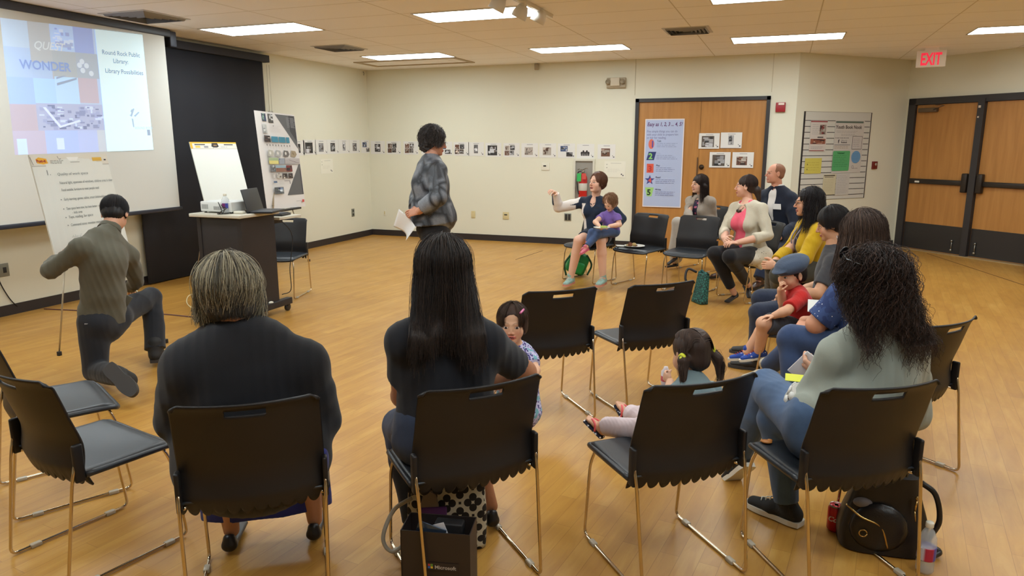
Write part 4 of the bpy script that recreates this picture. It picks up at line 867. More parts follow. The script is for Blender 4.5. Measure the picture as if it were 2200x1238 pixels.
# green backpack under mother, teal bag
gk=Z(1225,597); t=thing('backpack','bright green backpack on the floor under the mother\'s chair','bag',(gk[0]+.05,gk[1]+.12,0),.5)
GR=mat('green nylon',(24,132,66),.5,bump=.3,bscale=60); RB=np.array(Matrix.Rotation(.38,3,'Y')); obj('body',MB().box((-.12,-.075,.03),(.12,.075,.29),.05,R=RB),GR,t); obj('front_pocket',MB().box((-.10,-.12,.05),(.06,-.06,.19),.03,R=RB),mat('green pocket',(30,160,80),.45),t)
[obj('strap',MB().tube(cat(p_),.012),mat('green dark',(16,70,40),.6),t) for p_ in ([(-.1,-.05,.26),(-.17,-.07,.16),(-.15,-.08,.03)],[(.1,-.06,.26),(.16,-.05,.14),(.1,-.09,.03)])]
tk=Z(1502,652); t=thing('tote_bag','teal patterned bag slumped on the floor beside the woman in pink','bag',(tk[0],tk[1]+.03,0),.6)
def teal():
    q=N('teal pattern'); tc=q.n('ShaderNodeTexCoord'); v=q.n('ShaderNodeTexVoronoi',feature='DISTANCE_TO_EDGE'); v.inputs['Scale'].default_value=38; q.l(tc.outputs['Object'],v.inputs[0]); r=q.n('ShaderNodeValToRGB'); e=r.color_ramp.elements; e[0].position=.05;e[0].color=lin((20,40,42)); e[1].position=.16;e[1].color=lin((52,118,110)); q.l(v.outputs['Distance'],r.inputs[0]); q.l(r.outputs[0],q.b.inputs['Base Color']); q.b.inputs['Roughness'].default_value=.6; return q.m
obj('body',MB().grid(lambda u,v:(.05*(1-.5*v)*math.copysign(abs(math.cos(u*6.283))**.4,math.cos(u*6.283))+.03*v,.1*(1-.15*v)*math.copysign(abs(math.sin(u*6.283))**.4,math.sin(u*6.283)),.004+.3*v+.02*math.sin(u*12)*v),48,14,th=.005).ball((.0,0,.03),(.05,.09,.03)),teal(),t); obj('strap',MB().tube(cat([(-.02,.05,.3),(-.1,.08,.33),(-.14,.05,.24),(-.1,.02,.16)]),.012),mat('bag strap',(30,30,36),.5),t)
pk=clocal('C12',-.14,.0,0); 
t=thing('brown_pouch','brown and black pouch on the floor beside the teal patterned bag','pouch',(tk[0]-.22,tk[1]+.2,0)); obj('body',MB().ball((0,0,.055),(.13,.08,.055)),mat('brown cloth',(96,66,48),.7),t); obj('flap',MB().ball((.03,-.02,.09),(.08,.06,.03)),mat('black cloth flap',(36,36,46),.6),t)
# paper plate with food on the empty chair
pc=clocal('C11',.05,.02,.425); t=thing('paper_plate','white paper plate with crackers on the seat of the empty chair','plate',tuple(pc))
obj('plate',MB().lathe([(.0,.004),(.07,.005),(.1,.016),(.115,.018),(.115,.02),(.1,.019),(.07,.008),(.0,.007)],(0,0,0),32),mat('paper white',(232,230,222),.6),t)
for i in range(6): a=i*1.1; fo_=MB().ball((.04*math.cos(a)-.03,.035*math.sin(a),.02+.006*(i%3)),(.026,.02,.009),R=np.array(Matrix.Rotation(a,3,'X')),n=12); obj('cracker',fo_,mat('cracker',(206,176,116),.7) if i%2 else mat('cracker brown',(120,70,40),.7),t)
np_=clocal('C11',.17,.08,.431); t=thing('napkin','folded white napkin beside the paper plate on the empty chair','napkin',tuple(np_),.4); obj('sheet',MB().box((-.07,-.05,0),(.07,.05,.006),.002,R=np.array(Matrix.Rotation(.05,3,'Y'))),mat('paper white'),t)
# small floral clip sitting on the curly woman's seat
fp=clocal('C6',-.18,.13,.43); t=thing('hair_clip','small orange patterned clip on the seat beside the curly-haired woman','clip',tuple(fp)); obj('clip',MB().ball((0,0,.004),(.022,.016,.006)).ball((.012,.012,.006),(.01,.008,.005)),mat('orange clip',(190,120,50),.5),t)
# ------------------------------------------------------------------ signed-distance modelling for bodies, clothes and hair
def frame(f,upv=(0,0,1)):
    f=unit(f); r=unit(np.cross(f,np.array(upv,float))); u=np.cross(r,f); return np.array([r,f,u]).T     # columns right, forward, up
class SDF:
    def __init__(s,res=.008): s.p=[]; s.res=res
    def ell(s,c,r,R=None,k=.02,op=1,clip=None):
        c=np.array(c,float); r=np.array([r]*3 if np.isscalar(r) else r,float); R=np.eye(3) if R is None else np.array(R)
        m=np.abs(R)@r if True else r.max(); s.p.append(('e',c-m,c+m,(c,r,R),k,op,clip)); return s
    def cone(s,a,b,ra,rb=None,x=None,k=.02,op=1,clip=None):
        """tapered limb; ra/rb may be (rx,ry) with x the direction of rx"""
        a=np.array(a,float);b=np.array(b,float); rb=ra if rb is None else rb
        ra=(ra,ra) if np.isscalar(ra) else ra; rb=(rb,rb) if np.isscalar(rb) else rb; m=max(*ra,*rb)
        if x is None: x=(1,0,0) if abs(unit(b-a)[0])<.9 else (0,1,0)
        w=unit(b-a); x=unit(np.array(x,float)-w*(np.array(x,float)@w)); y=np.cross(w,x)
        s.p.append(('c',np.minimum(a,b)-m,np.maximum(a,b)+m,(a,b,ra,rb,x,y,w),k,op,clip)); return s
    def chain(s,pts,rs,x=None,k=.02,clip=None):
        for i in range(len(pts)-1): s.cone(pts[i],pts[i+1],rs[i],rs[i+1],x,k,1,clip)
        return s
    def ev(s,p,X,Y,Zz):
        t=p[3]; q=np.stack(np.broadcast_arrays(X,Y,Zz),-1)
        if p[0]=='e':
            c,r,R=t; v=(q-c)@R; k0=np.linalg.norm(v/r,axis=-1); k1=np.linalg.norm(v/(r*r),axis=-1)+1e-9; d=k0*(k0-1)/k1
        else:
            a,b,ra,rb,x,y,w=t; L=np.linalg.norm(b-a)+1e-9; v=q-a; h=np.clip(v@w/L,0,1)
            rx=ra[0]+(rb[0]-ra[0])*h; ry=ra[1]+(rb[1]-ra[1])*h; c=v-(h*L)[...,None]*w
            cx,cy,cw=c@x,c@y,c@w; rm=np.minimum(rx,ry); n=np.sqrt((cx/rx)**2+(cy/ry)**2+(cw/rm)**2); g=np.sqrt((cx/rx**2)**2+(cy/ry**2)**2+(cw/rm**2)**2)+1e-9; d=n*(n-1)/g
            d=np.where(n<1e-3,-rm,d)
        if p[6] is not None:
            cl=p[6] if isinstance(p[6],list) else [p[6]]
            for o,nn in cl: d=np.maximum(d,(q-np.array(o,float))@unit(nn))
        return d
    def mesh(s,noise=None,smooth=0):
        pos=[p for p in s.p if p[5]>0]; h=s.res
        lo=np.min([p[1] for p in pos],0)-4*h; hi=np.max([p[2] for p in pos],0)+4*h
        n=np.ceil((hi-lo)/h).astype(int)+1; G=np.full(n,.12,np.float32); ax=[lo[i]+h*np.arange(n[i]) for i in range(3)]
        for p in s.p:
            if p[4]>.02 and p[5]>0: p=p[:4]+(.02+(p[4]-.02)*.4,)+p[5:]
            e=max(p[4],.004)*1.0+3*h; i0=np.clip(((p[1]-e-lo)/h).astype(int),0,n-1); i1=np.clip(((p[2]+e-lo)/h).astype(int)+2,1,n)
            sl=tuple(slice(a,b) for a,b in zip(i0,i1)); X=ax[0][sl[0]][:,None,None];Y=ax[1][sl[1]][None,:,None];Q=ax[2][sl[2]][None,None,:]
            d=s.ev(p,X,Y,Q).astype(np.float32); g=G[sl]; k=max(p[4],1e-4)
            if p[5]>0: t=np.clip(.5+.5*(g-d)/k,0,1); G[sl]=g+(d-g)*t-k*t*(1-t)
            else: d=-d; t=np.clip(.5-.5*(g-d)/k,0,1); G[sl]=g+(d-g)*t+k*t*(1-t)
        return nets(G,lo,h,smooth)
def nets(G,lo,h,smooth=0):
    S=G<0; n=np.array(G.shape)
    c=S[:-1,:-1,:-1].astype(np.int8)
    cnt=sum(S[i:n[0]-1+i,j:n[1]-1+j,k:n[2]-1+k].astype(np.int8) for i in(0,1) for j in(0,1) for k in(0,1))
    act=(cnt>0)&(cnt<8); idx=np.full(act.shape,-1,np.int64); I=np.argwhere(act); idx[act]=np.arange(len(I))
    P=np.zeros((len(I),3)); W=np.zeros(len(I))
    cor=[(i,j,k) for i in(0,1) for j in(0,1) for k in(0,1)]; val={q:G[I[:,0]+q[0],I[:,1]+q[1],I[:,2]+q[2]].astype(float) for q in cor}
    for a in cor:
        for ax_ in range(3):
            if a[ax_]: continue
            b=list(a); b[ax_]=1; b=tuple(b); va,vb=val[a],val[b]; m=(va<0)!=(vb<0)
            t=np.where(m,va/(va-vb+1e-12*(va==vb)),0); p=np.tile(np.array(a,float),(len(I),1)); p[:,ax_]+=t; P[m]+=p[m]; W[m]+=1
    V_=lo+h*(I+P/np.maximum(W,1)[:,None]); F_=[]
    for ax_ in range(3):
        sl0=[slice(None)]*3; sl1=[slice(None)]*3; sl0[ax_]=slice(0,-1); sl1[ax_]=slice(1,None)
        A_=S[tuple(sl0)]; B=S[tuple(sl1)]; E=np.argwhere(A_!=B); u,v=[k for k in range(3) if k!=ax_]
        E=E[(E[:,u]>0)&(E[:,v]>0)&(E[:,u]<n[u]-1)&(E[:,v]<n[v]-1)]
        def g(du,dv): q=E.copy(); q[:,u]-=du; q[:,v]-=dv; return idx[q[:,0],q[:,1],q[:,2]]
        Q=np.stack([g(0,0),g(1,0),g(1,1),g(0,1)],1); ins=A_[E[:,0],E[:,1],E[:,2]]
        flip=ins if ax_!=1 else ~ins
        Q[~flip]=Q[~flip][:,::-1]; Q=Q[:, ::-1] if False else Q; F_.append(Q)
    F_=np.concatenate(F_); F_=F_[(F_>=0).all(1)]
    a_,b_,c_=V_[F_[:,0]],V_[F_[:,1]],V_[F_[:,2]]
    if (np.cross(b_-a_,c_-a_)*(a_-V_.mean(0))).sum()<0: F_=F_[:,::-1]
    for _ in range(smooth):
        acc=np.zeros_like(V_); w=np.zeros(len(V_))
        for a,b in ((0,1),(1,2),(2,3),(3,0)):
            np.add.at(acc,F_[:,a],V_[F_[:,b]]); np.add.at(acc,F_[:,b],V_[F_[:,a]]); np.add.at(w,F_[:,a],1); np.add.at(w,F_[:,b],1)
        V_=V_*.4+.6*acc/np.maximum(w,1)[:,None]
    return V_,F_
def normals(v,f):
    a,b,c,d=(v[f[:,i]] for i in range(4)); n=np.cross(c-a,d-b); N_=np.zeros_like(v)
    for i in range(4): np.add.at(N_,f[:,i],n)
    return N_/(np.linalg.norm(N_,axis=1)[:,None]+1e-12)
def folds(v,f,amp,freq=16,seed=0,dirn=None):
    """cloth creases: ridged warped waves along the surface normal"""
    if amp==0: return v
    g=np.random.default_rng(seed); n=normals(v,f); w=np.zeros(len(v))
    for o in range(4):
        k=g.normal(size=3)*freq*(1.5**o)
        if dirn is not None: k=k-np.array(dirn)*(k@np.array(dirn))*.8
        k2=g.normal(size=3)*freq*.5; x=v@k+1.8*np.sin(v@k2+g.uniform(0,6))+g.uniform(0,6)
        w+=(1-np.abs(np.sin(x))*2)*.6**o
    return v+n*(amp*w)[:,None]*.6
def fastmesh(name,v,F_,c):
    me=bpy.data.meshes.new(name); n=len(v); m=len(F_); F_=np.asarray(F_,np.int32); me.vertices.add(n); me.vertices.foreach_set('co',np.asarray(v,np.float32).ravel())
    me.loops.add(m*4); me.loops.foreach_set('vertex_index',F_.ravel()); me.polygons.add(m); me.polygons.foreach_set('loop_start',np.arange(0,m*4,4,dtype=np.int32))
    me.polygons.foreach_set('use_smooth',np.ones(m,bool)); me.update(calc_edges=True)
    a=me.color_attributes.new('Col','FLOAT_COLOR','POINT'); a.data.foreach_set('color',np.hstack([c,np.ones((n,1))]).ravel().astype(np.float32)); me.validate(); return me
def emit(name,parts,m,parent,cols=None,base=None,label=None):
    """parts: list of (verts,faces,col) in world space -> one mesh child of parent"""
    o=np.array(parent.location) if base is None else base; k=0; VV=[];FF=[];CC=[]
    for v,f,*c in parts: VV.append(v-o); FF.append(np.asarray(f)+k); k+=len(v); CC.append(c[0] if c else np.ones((len(v),3)))
    return obj(name,fastmesh(name,np.concatenate(VV),np.concatenate(FF),np.concatenate(CC)),m,parent,label)
# ------------------------------------------------------------------ materials of people
def skin(c): return mat('skin %d %d %d'%c,c,.5,attr=True,sss=.0,spec=.35,bump=.05,bscale=500)
def cloth(name,c,rough=.85,bump=.35,bs=420,var=.06,vs=7,attr=False,sheen=.15): return mat(name,c,rough,bump=bump,bscale=bs,var=var,vscale=vs,attr=attr,sheen=sheen,spec=.25)
HAIRM={}
def hairmat(name,c,rough=.42): return mat('hair '+name,c,max(rough,.5),attr=True,bump=.3,bscale=300,spec=.32)
def knit(name,c,scale=90,depth=.9):
    if name in MATS: return MATS[name]
    q=N(name); tc=q.n('ShaderNodeTexCoord'); w1=q.n('ShaderNodeTexWave',wave_type='BANDS',bands_direction='Z'); w1.inputs['Scale'].default_value=scale; w1.inputs['Distortion'].default_value=2; q.l(tc.outputs['Object'],w1.inputs[0])
    bp=q.n('ShaderNodeBump',_Strength=depth,_Distance=.003); q.l(w1.outputs[0],bp.inputs['Height']); q.l(bp.outputs[0],q.b.inputs['Normal']); q.b.inputs['Base Color'].default_value=lin(c); q.b.inputs['Roughness'].default_value=.9
    MATS[name]=q.m; return q.m
def vor(name,base,c1,c2,scale,th=.3,c3=None,rough=.8):
    """printed fabric with small blobs"""
    if name in MATS: return MATS[name]
    q=N(name); tc=q.n('ShaderNodeTexCoord'); v=q.n('ShaderNodeTexVoronoi'); v.inputs['Scale'].default_value=scale; q.l(tc.outputs['Object'],v.inputs[0])
    r=q.n('ShaderNodeValToRGB'); r.color_ramp.interpolation='CONSTANT'; e=r.color_ramp.elements; e[0].color=lin(c1); e[0].position=0; e[1].position=th; e[1].color=lin(base); m=e.new(th*.55); m.color=lin(c2); q.l(v.outputs['Distance'],r.inputs[0])
    out=r.outputs[0]
    if c3:
        n2=q.n('ShaderNodeTexNoise',_Scale=scale*.35); q.l(tc.outputs['Object'],n2.inputs[0]); gt=q.n('ShaderNodeMath',operation='GREATER_THAN'); gt.inputs[1].default_value=.56; q.l(n2.outputs[0],gt.inputs[0]); mx=q.n('ShaderNodeMix',data_type='RGBA'); q.l(gt.outputs[0],mx.inputs[0]); q.l(out,mx.inputs[6]); mx.inputs[7].default_value=lin(c3); out=mx.outputs[2]
    q.l(out,q.b.inputs['Base Color']); q.b.inputs['Roughness'].default_value=rough; MATS[name]=q.m; return q.m
DEN=lambda n,c: cloth('denim '+n,c,.8,.5,700,.14,14)
# ------------------------------------------------------------------ head, hand, shoe
def head_parts(c,fwd,s,col,neck,nr=.05,res=.0032,lip=(176,96,88),brow=(70,50,40),smile=0,kid=False,jaw=1,tilt=(0,0,1),mouth_open=0,cheek=1):
    R=frame(fwd,tilt); c=np.array(c,float)
    def w(x,y,z): return c+R@(V(x,y,z)*s)
    S=SDF(res); k=.016*s
    fz=.88 if kid else 1
    S.ell(w(0,-.015,.032),V(.075,.093,.083)*s,R,k=.02*s); S.ell(w(0,.018,-.018),V(.064,.07,.084)*s*V(1,1,fz),R,k=.02*s)
    S.ell(w(0,.028,-.066*fz),V(.052*jaw,.052,.046)*s,R,k=.02*s); S.ell(w(0,.07,-.094*fz),V(.02,.018,.015)*s,R,k=.022*s)
    for x in (-1,1): S.ell(w(x*.036,.05,-.036*fz),V(.024*cheek,.024,.026*cheek)*s,R,k=.02*s)
    rb=.005 if kid else .009; S.cone(w(-.03,.079,.022),w(.03,.079,.022),rb*s,rb*s,k=.014*s)
    for x in (-1,1): S.ell(w(x*.031,.099 if not kid else .101,.0),V(.017,.015,.0115)*s,R,k=.009*s,op=-1)
    nl=.45 if kid else .9
    S.cone(w(0,.083,.014),w(0,.083+.026*nl,-.026),.007*s,(.0082 if kid else .0098)*s,k=.008*s)
    for x in (-1,1): S.ell(w(x*.011,.092,-.031),V(.0085,.01,.007)*s,R,k=.005*s)
    S.ell(w(0,.086,-.0585*fz),V(.023+.004*smile,.012,.0055)*s,R,k=.004*s); S.ell(w(0,.084,-.069*fz),V(.02+.004*smile,.0125,.0065)*s,R,k=.004*s)
    S.ell(w(0,.1,-.0635*fz),V(.021+.006*smile,.012,.0022+.006*mouth_open)*s,R,k=.003*s,op=-1)
    for x in (-1,1):
        Re=R@np.array(Matrix.Rotation(x*-.25,3,'Z')); S.ell(w(x*.077,-.012,-.004),V(.008,.019,.031)*s,Re,k=.005*s); S.ell(w(x*.086,-.008,-.002),V(.005,.010,.018)*s,Re,k=.004*s,op=-1)
    S.cone(w(0,-.022,-.05),neck,nr*.95,nr,k=.03*s)
    v,f=S.mesh(); L=((v-c)@R)/s; C=np.tile(np.array(col,float)/255,(len(v),1))
    x,y,z=L.T
    def put(m,rgb,a): m=np.clip(m,0,1)[:,None]*a; C[:]=C*(1-m)+np.array(rgb)/255*m
    blush=np.exp(-(((np.abs(x)-.04)/.02)**2+((z+.035*fz)/.02)**2))*(y>.02); put(blush,(214,120,104),.28)
    put(np.exp(-((x/.02)**2+((z+.03)/.015)**2))*(y>.07),(206,116,100),.22)
    lz=np.where(z>-.0635*fz,(z+.0585*fz)/.006,(z+.069*fz)/.0075); put(((x/(.024+.004*smile))**2+lz**2<1.15)*(y>.07)*1.,lip,.75)
    put(((x/(.02+.006*smile))**2+((z+.0635*fz)/(.0028+.006*mouth_open+.001*smile))**2<1)*(y>.06)*1.,(232,220,208) if smile>.6 else (96,40,38),.9)
    arch=.024+.004*(1-((np.abs(x)-.032)/.02)**2); put(((np.abs(z-arch)<.0042)&(np.abs(np.abs(x)-.033)<.019)&(y>.04))*1.,brow,.35 if kid else .7)
    ex=(np.abs(x)-.031)/.0165; put(((ex**2+((z-.001)/.0078)**2<1)&(y>.05))*1.,(90,60,50),.2 if kid else .4)
    for a in (-1,1): put((((x-a*.011)/.004)**2+((z+.036)/.0035)**2<1)*(y>.08)*1.,(110,50,44),.2 if kid else .5)
    return (v,f,C**2.2),R,w
def eyes(parent,w,R,s,iris=(70,45,30)):
    kid=s<.88; rx,ry,rz,ri=(.0145,.0048,.0075,.0066) if kid else (.0140,.0045,.0058,.0054)
    for x in (-1,1):
        def cf(v):
            c=np.tile(lin((196,182,172))[:3],(len(v),1)); d=np.hypot(v[:,0]*rx,v[:,2]*rz); f=v[:,1]>0; c[f&(d<ri)]=lin(iris)[:3]; c[f&(d<ri*.5)]=lin((12,10,10))[:3]; c[v[:,2]>.8]=lin((50,34,30))[:3]; return c
        q=MB(); o=np.array(parent.location)
        q.ball(w(x*.031,.0768,-.0005)-o,V(rx,ry,rz)*s,R=R@np.array(Matrix.Rotation(-x*.28,3,'Z')),n=56,colf=cf); obj('eye',q,mat('eye',attr=True,rough=.2),parent)
def hand_parts(W,f,n,t,col,s=1.,curl=(.4,.5,.55,.6),spread=.0,thumb=.3,res=.0028,point=None):
    """wrist W, f along the hand, n palm normal, t towards the thumb"""
    f=unit(f); n=unit(np.array(n,float)-f*(np.array(n,float)@f)); t_=np.cross(f,n); t=t_ if t_@np.array(t,float)>0 else -t_
    S=SDF(res); W=np.array(W,float); k=.008*s
    S.cone(W-f*.015*s,W+f*.012*s,(.026*s,.019*s),(.028*s,.016*s),x=t,k=.012*s); S.cone(W+f*.02*s,W+f*.078*s,(.032*s,.0145*s),(.038*s,.0125*s),x=t,k=.012*s)
    S.ell(W+f*.04*s+t*.022*s+n*.006*s,(.02*s,.014*s,.028*s),np.array([t,n,f]).T,k=.01*s)
    for i,(a,L,cc) in enumerate(zip((.029,.0095,-.0095,-.0275),(.072,.08,.074,.058),curl)):
        p=W+f*(.088-.004*abs(i-1.2))*s+t*a*s; ang=0; sp=spread*(1.5-i)/3; r=.0088*s
        for j,(l,c_) in enumerate(zip((.46,.30,.26),(cc*.8,cc*1.1,cc*.7))):
            ang+=c_; d=unit(f*math.cos(ang)+n*math.sin(ang)+t*sp); q=p+d*L*l*s; S.cone(p,q,r,r*.9,k=.0035*s); p=q; r*=.9
    p=W+f*.028*s+t*.03*s+n*.006*s; d=unit(f*.75+t*.75+n*.25); q=p+d*.036*s; S.cone(p,q,.0125*s,.0105*s,k=.012*s); d=unit(f*(1-.3*thumb)+t*(.5-.8*thumb)+n*(.2+thumb)); p=q; q=p+d*.03*s; S.cone(p,q,.0102*s,.0095*s,k=.004*s); d=unit(f*(1-.2*thumb)+t*(.3-.8*thumb)+n*(.2+thumb*1.2)); S.cone(q,q+d*.024*s,.0095*s,.0082*s,k=.004*s)
    v,f_=S.mesh(); return (v,f_,np.tile((np.array(col)/255.)**2.2,(len(v),1)))
def shoe(parent,ank,toe_dir,s,m_up,m_sole,kind='sneaker',upv=(0,0,1),label=None,lace=None):
    """ank: ankle joint; the sole plane lies below it along -up"""
    f=unit(toe_dir); u=unit(np.array(upv,float)-f*(np.array(upv,float)@f)); r=np.cross(f,u); ank=np.array(ank,float); o=ank-u*.075*s
    R=np.array([r,f,u]).T; w=lambda x,y,z:o+R@(V(x,y,z)*s)
    S=SDF(.0045); 
    if kind=='sneaker' or kind=='boot':
        S.cone(w(0,-.04,.04),w(0,.06,.034),(.034*s,.036*s),(.038*s,.03*s),x=r,k=.03*s); S.cone(w(0,.06,.034),w(0,.155,.026),(.038*s,.03*s),(.032*s,.02*s),x=r,k=.02*s); S.cone(w(0,-.02,.05),w(0,-.0,.1 if kind=='sneaker' else .13),(.036 if kind=='sneaker' else .046)*s,(.04 if kind=='sneaker' else .052)*s,k=.02*s)
        S.ell(w(0,.05,-.05),V(.2,.3,.055)*s,R,k=.002,op=-1)
    elif kind=='flat':
        S.cone(w(0,-.05,.02),w(0,.15,.014),(.03*s,.02*s),(.034*s,.014*s),x=r,k=.02*s); S.cone(w(0,-.05,.03),w(0,-.045,.05),.028*s,.026*s,k=.02*s); S.ell(w(0,.03,.065),V(.024,.075,.04)*s,R,k=.01,op=-1)
    elif kind=='flip': S.cone(w(0,-.05,.006),w(0,.15,.006),(.03*s,.009*s),(.04*s,.009*s),x=r,k=.01)
    v,f_=S.mesh(); sh=emit('shoe',[(v,f_)],m_up,parent,label=label)
    q=MB(); pr=[(-.03,-.07),(.03,-.07),(.038,-.03),(.036,.04),(.045,.1),(.04,.15),(.018,.185),(-.018,.185),(-.036,.15),(-.042,.1),(-.036,.04),(-.038,-.03)]
    P=cat(pr+[pr[0]],4)[:-1]; v=[w(a,b,z) for z in (-.002,.02) for a,b in P]; n_=len(P); v=np.array(v)-np.array(parent.location)
    q.raw(v,[tuple(range(n_))[::-1],tuple(range(n_,2*n_))]+[(i,(i+1)%n_,(i+1)%n_+n_,i+n_) for i in range(n_)],smooth=False)
    if kind in('sneaker','boot'): obj('sole',q,m_sole,sh)
    if lace is not None:
        q=MB(); o_=np.array(parent.location)
        for i in range(4): y=.045+.02*i; z=.082-.009*i; q.tube([w(-.02,y,z)-o_,w(0,y+.008,z+.006)-o_,w(.02,y,z)-o_],.0028*s,6)
        obj('laces',q,lace,sh)
    return sh
# ------------------------------------------------------------------ hair
def strands(parent,name,m,roots,c1,c2,r=.0011,n=3,taper=.6,seed=0):
    """roots: list of polylines (world); one mesh of fine tubes, colour mixed per lock"""
    g=np.random.default_rng(seed); o=np.array(parent.location); r=r*.52; c1=np.array(lin(c1)[:3]); c2=np.array(lin(c2)[:3]); VV=[];FF=[];CC=[];k=0
    for P in roots:
        P=np.asarray(P,float); mN=len(P); T=np.gradient(P,axis=0); T/=np.linalg.norm(T,axis=1)[:,None]+1e-9
        a=np.cross(T,V(.31,.27,.91)); a/=np.linalg.norm(a,axis=1)[:,None]+1e-9; b=np.cross(T,a); th=np.linspace(0,2*np.pi,n,endpoint=False); rr=r*(1-(1-taper)*np.linspace(0,1,mN)**2)
        v=P[:,None]+rr[:,None,None]*(np.cos(th)[None,:,None]*a[:,None]+np.sin(th)[None,:,None]*b[:,None]); VV.append(v.reshape(-1,3)-o)
        ii=np.arange(mN-1)[:,None]*n; jj=np.arange(n)[None]; F4=np.stack([ii+jj,ii+(jj+1)%n,ii+n+(jj+1)%n,ii+n+jj],-1).reshape(-1,4)+k; FF.append(F4); k+=mN*n
        t=g.random()**1.4; CC.append(np.tile(c1*(1-t)+c2*t,(mN*n,1)))
    return obj(name,fastmesh(name,np.concatenate(VV),np.concatenate(FF),np.concatenate(CC)),m,parent)
def scalp_paths(c,R,s,N_,az=(-math.pi,math.pi),el0=(50,90),el_end=-15,L=lambda a:.2,rad=(.086,.102,.094),off=(0,-.018,.034),drop=None,wave=0,wfreq=20,curl=0,cfreq=60,jit=.004,pts=16,seed=0,push=None,spread=0,part=0):
    g=np.random.default_rng(seed); out=[]; c=np.array(c,float); N_=int(N_*2.2)
    for i in range(N_):
        a=g.uniform(*az); e0=math.radians(g.uniform(*el0)); e1=math.radians(el_end+g.uniform(-8,8)); l=L(a)*(1+g.uniform(-.22,.1)); P=[]
        arc=(e0-e1)*.09*s; tot=arc+l; nb=max(3,int(pts*arc/tot)); k=1+g.uniform(-.03,.05)
        for t in np.linspace(0,1,nb): e=e0+(e1-e0)*t; P.append(c+R@(s*k*(V(off[0],off[1],off[2])+V(rad[0]*math.cos(e)*math.sin(a),rad[1]*math.cos(e)*math.cos(a),rad[2]*math.sin(e)))))
        d=unit(V(0,0,-1)+spread*(R@V(math.sin(a),math.cos(a),0))*g.uniform(.2,1)) if drop is None else unit(np.array(drop(a,g)))
        base=P[-1]
        if l>0:
            m=pts-nb+1
            for t in np.linspace(0,1,m+1)[1:]: P.append(base+d*l*t)
        P=np.array(P); tt=np.linspace(0,1,len(P)); ph=g.uniform(0,6.28); side=R@V(1,0,0); fd=R@V(0,1,0)
        sL=np.cumsum(np.r_[0,np.linalg.norm(np.diff(P,axis=0),axis=1)])
        if wave: P=P+(np.sin(sL*wfreq+ph)*wave*tt)[:,None]*side+(np.cos(sL*wfreq*.9+ph)*wave*.6*tt)[:,None]*fd
        if curl:
            Pi=cat(P,3); sL=np.cumsum(np.r_[0,np.linalg.norm(np.diff(Pi,axis=0),axis=1)]); am=curl*g.uniform(.5,1.2)*np.clip(sL/.04,0,1); cf=cfreq*g.uniform(.8,1.25); P=Pi+(np.sin(sL*cf+ph)*am)[:,None]*side+(np.cos(sL*cf+ph)*am)[:,None]*fd
        P=P+g.normal(size=3)*jit+np.cumsum(g.normal(size=P.shape)*jit*.12,axis=0)
        if push is not None: P=push(P)
        out.append(P)
    return out
def combed(v,f,c,R,amp,freq,seed=0):
    """fine combed relief running down from the crown"""
    L=(v-c)@R; a=np.arctan2(L[:,0],L[:,1]+.03); g=np.random.default_rng(seed); w=np.zeros(len(v))
    for k in (1,1.7,2.9): w+=np.sin(a*freq*k+6*np.sin(L[:,2]*9+a*2+g.uniform(0,6))*.5+g.uniform(0,6))/k
    return v+normals(v,f)*(amp*w)[:,None]
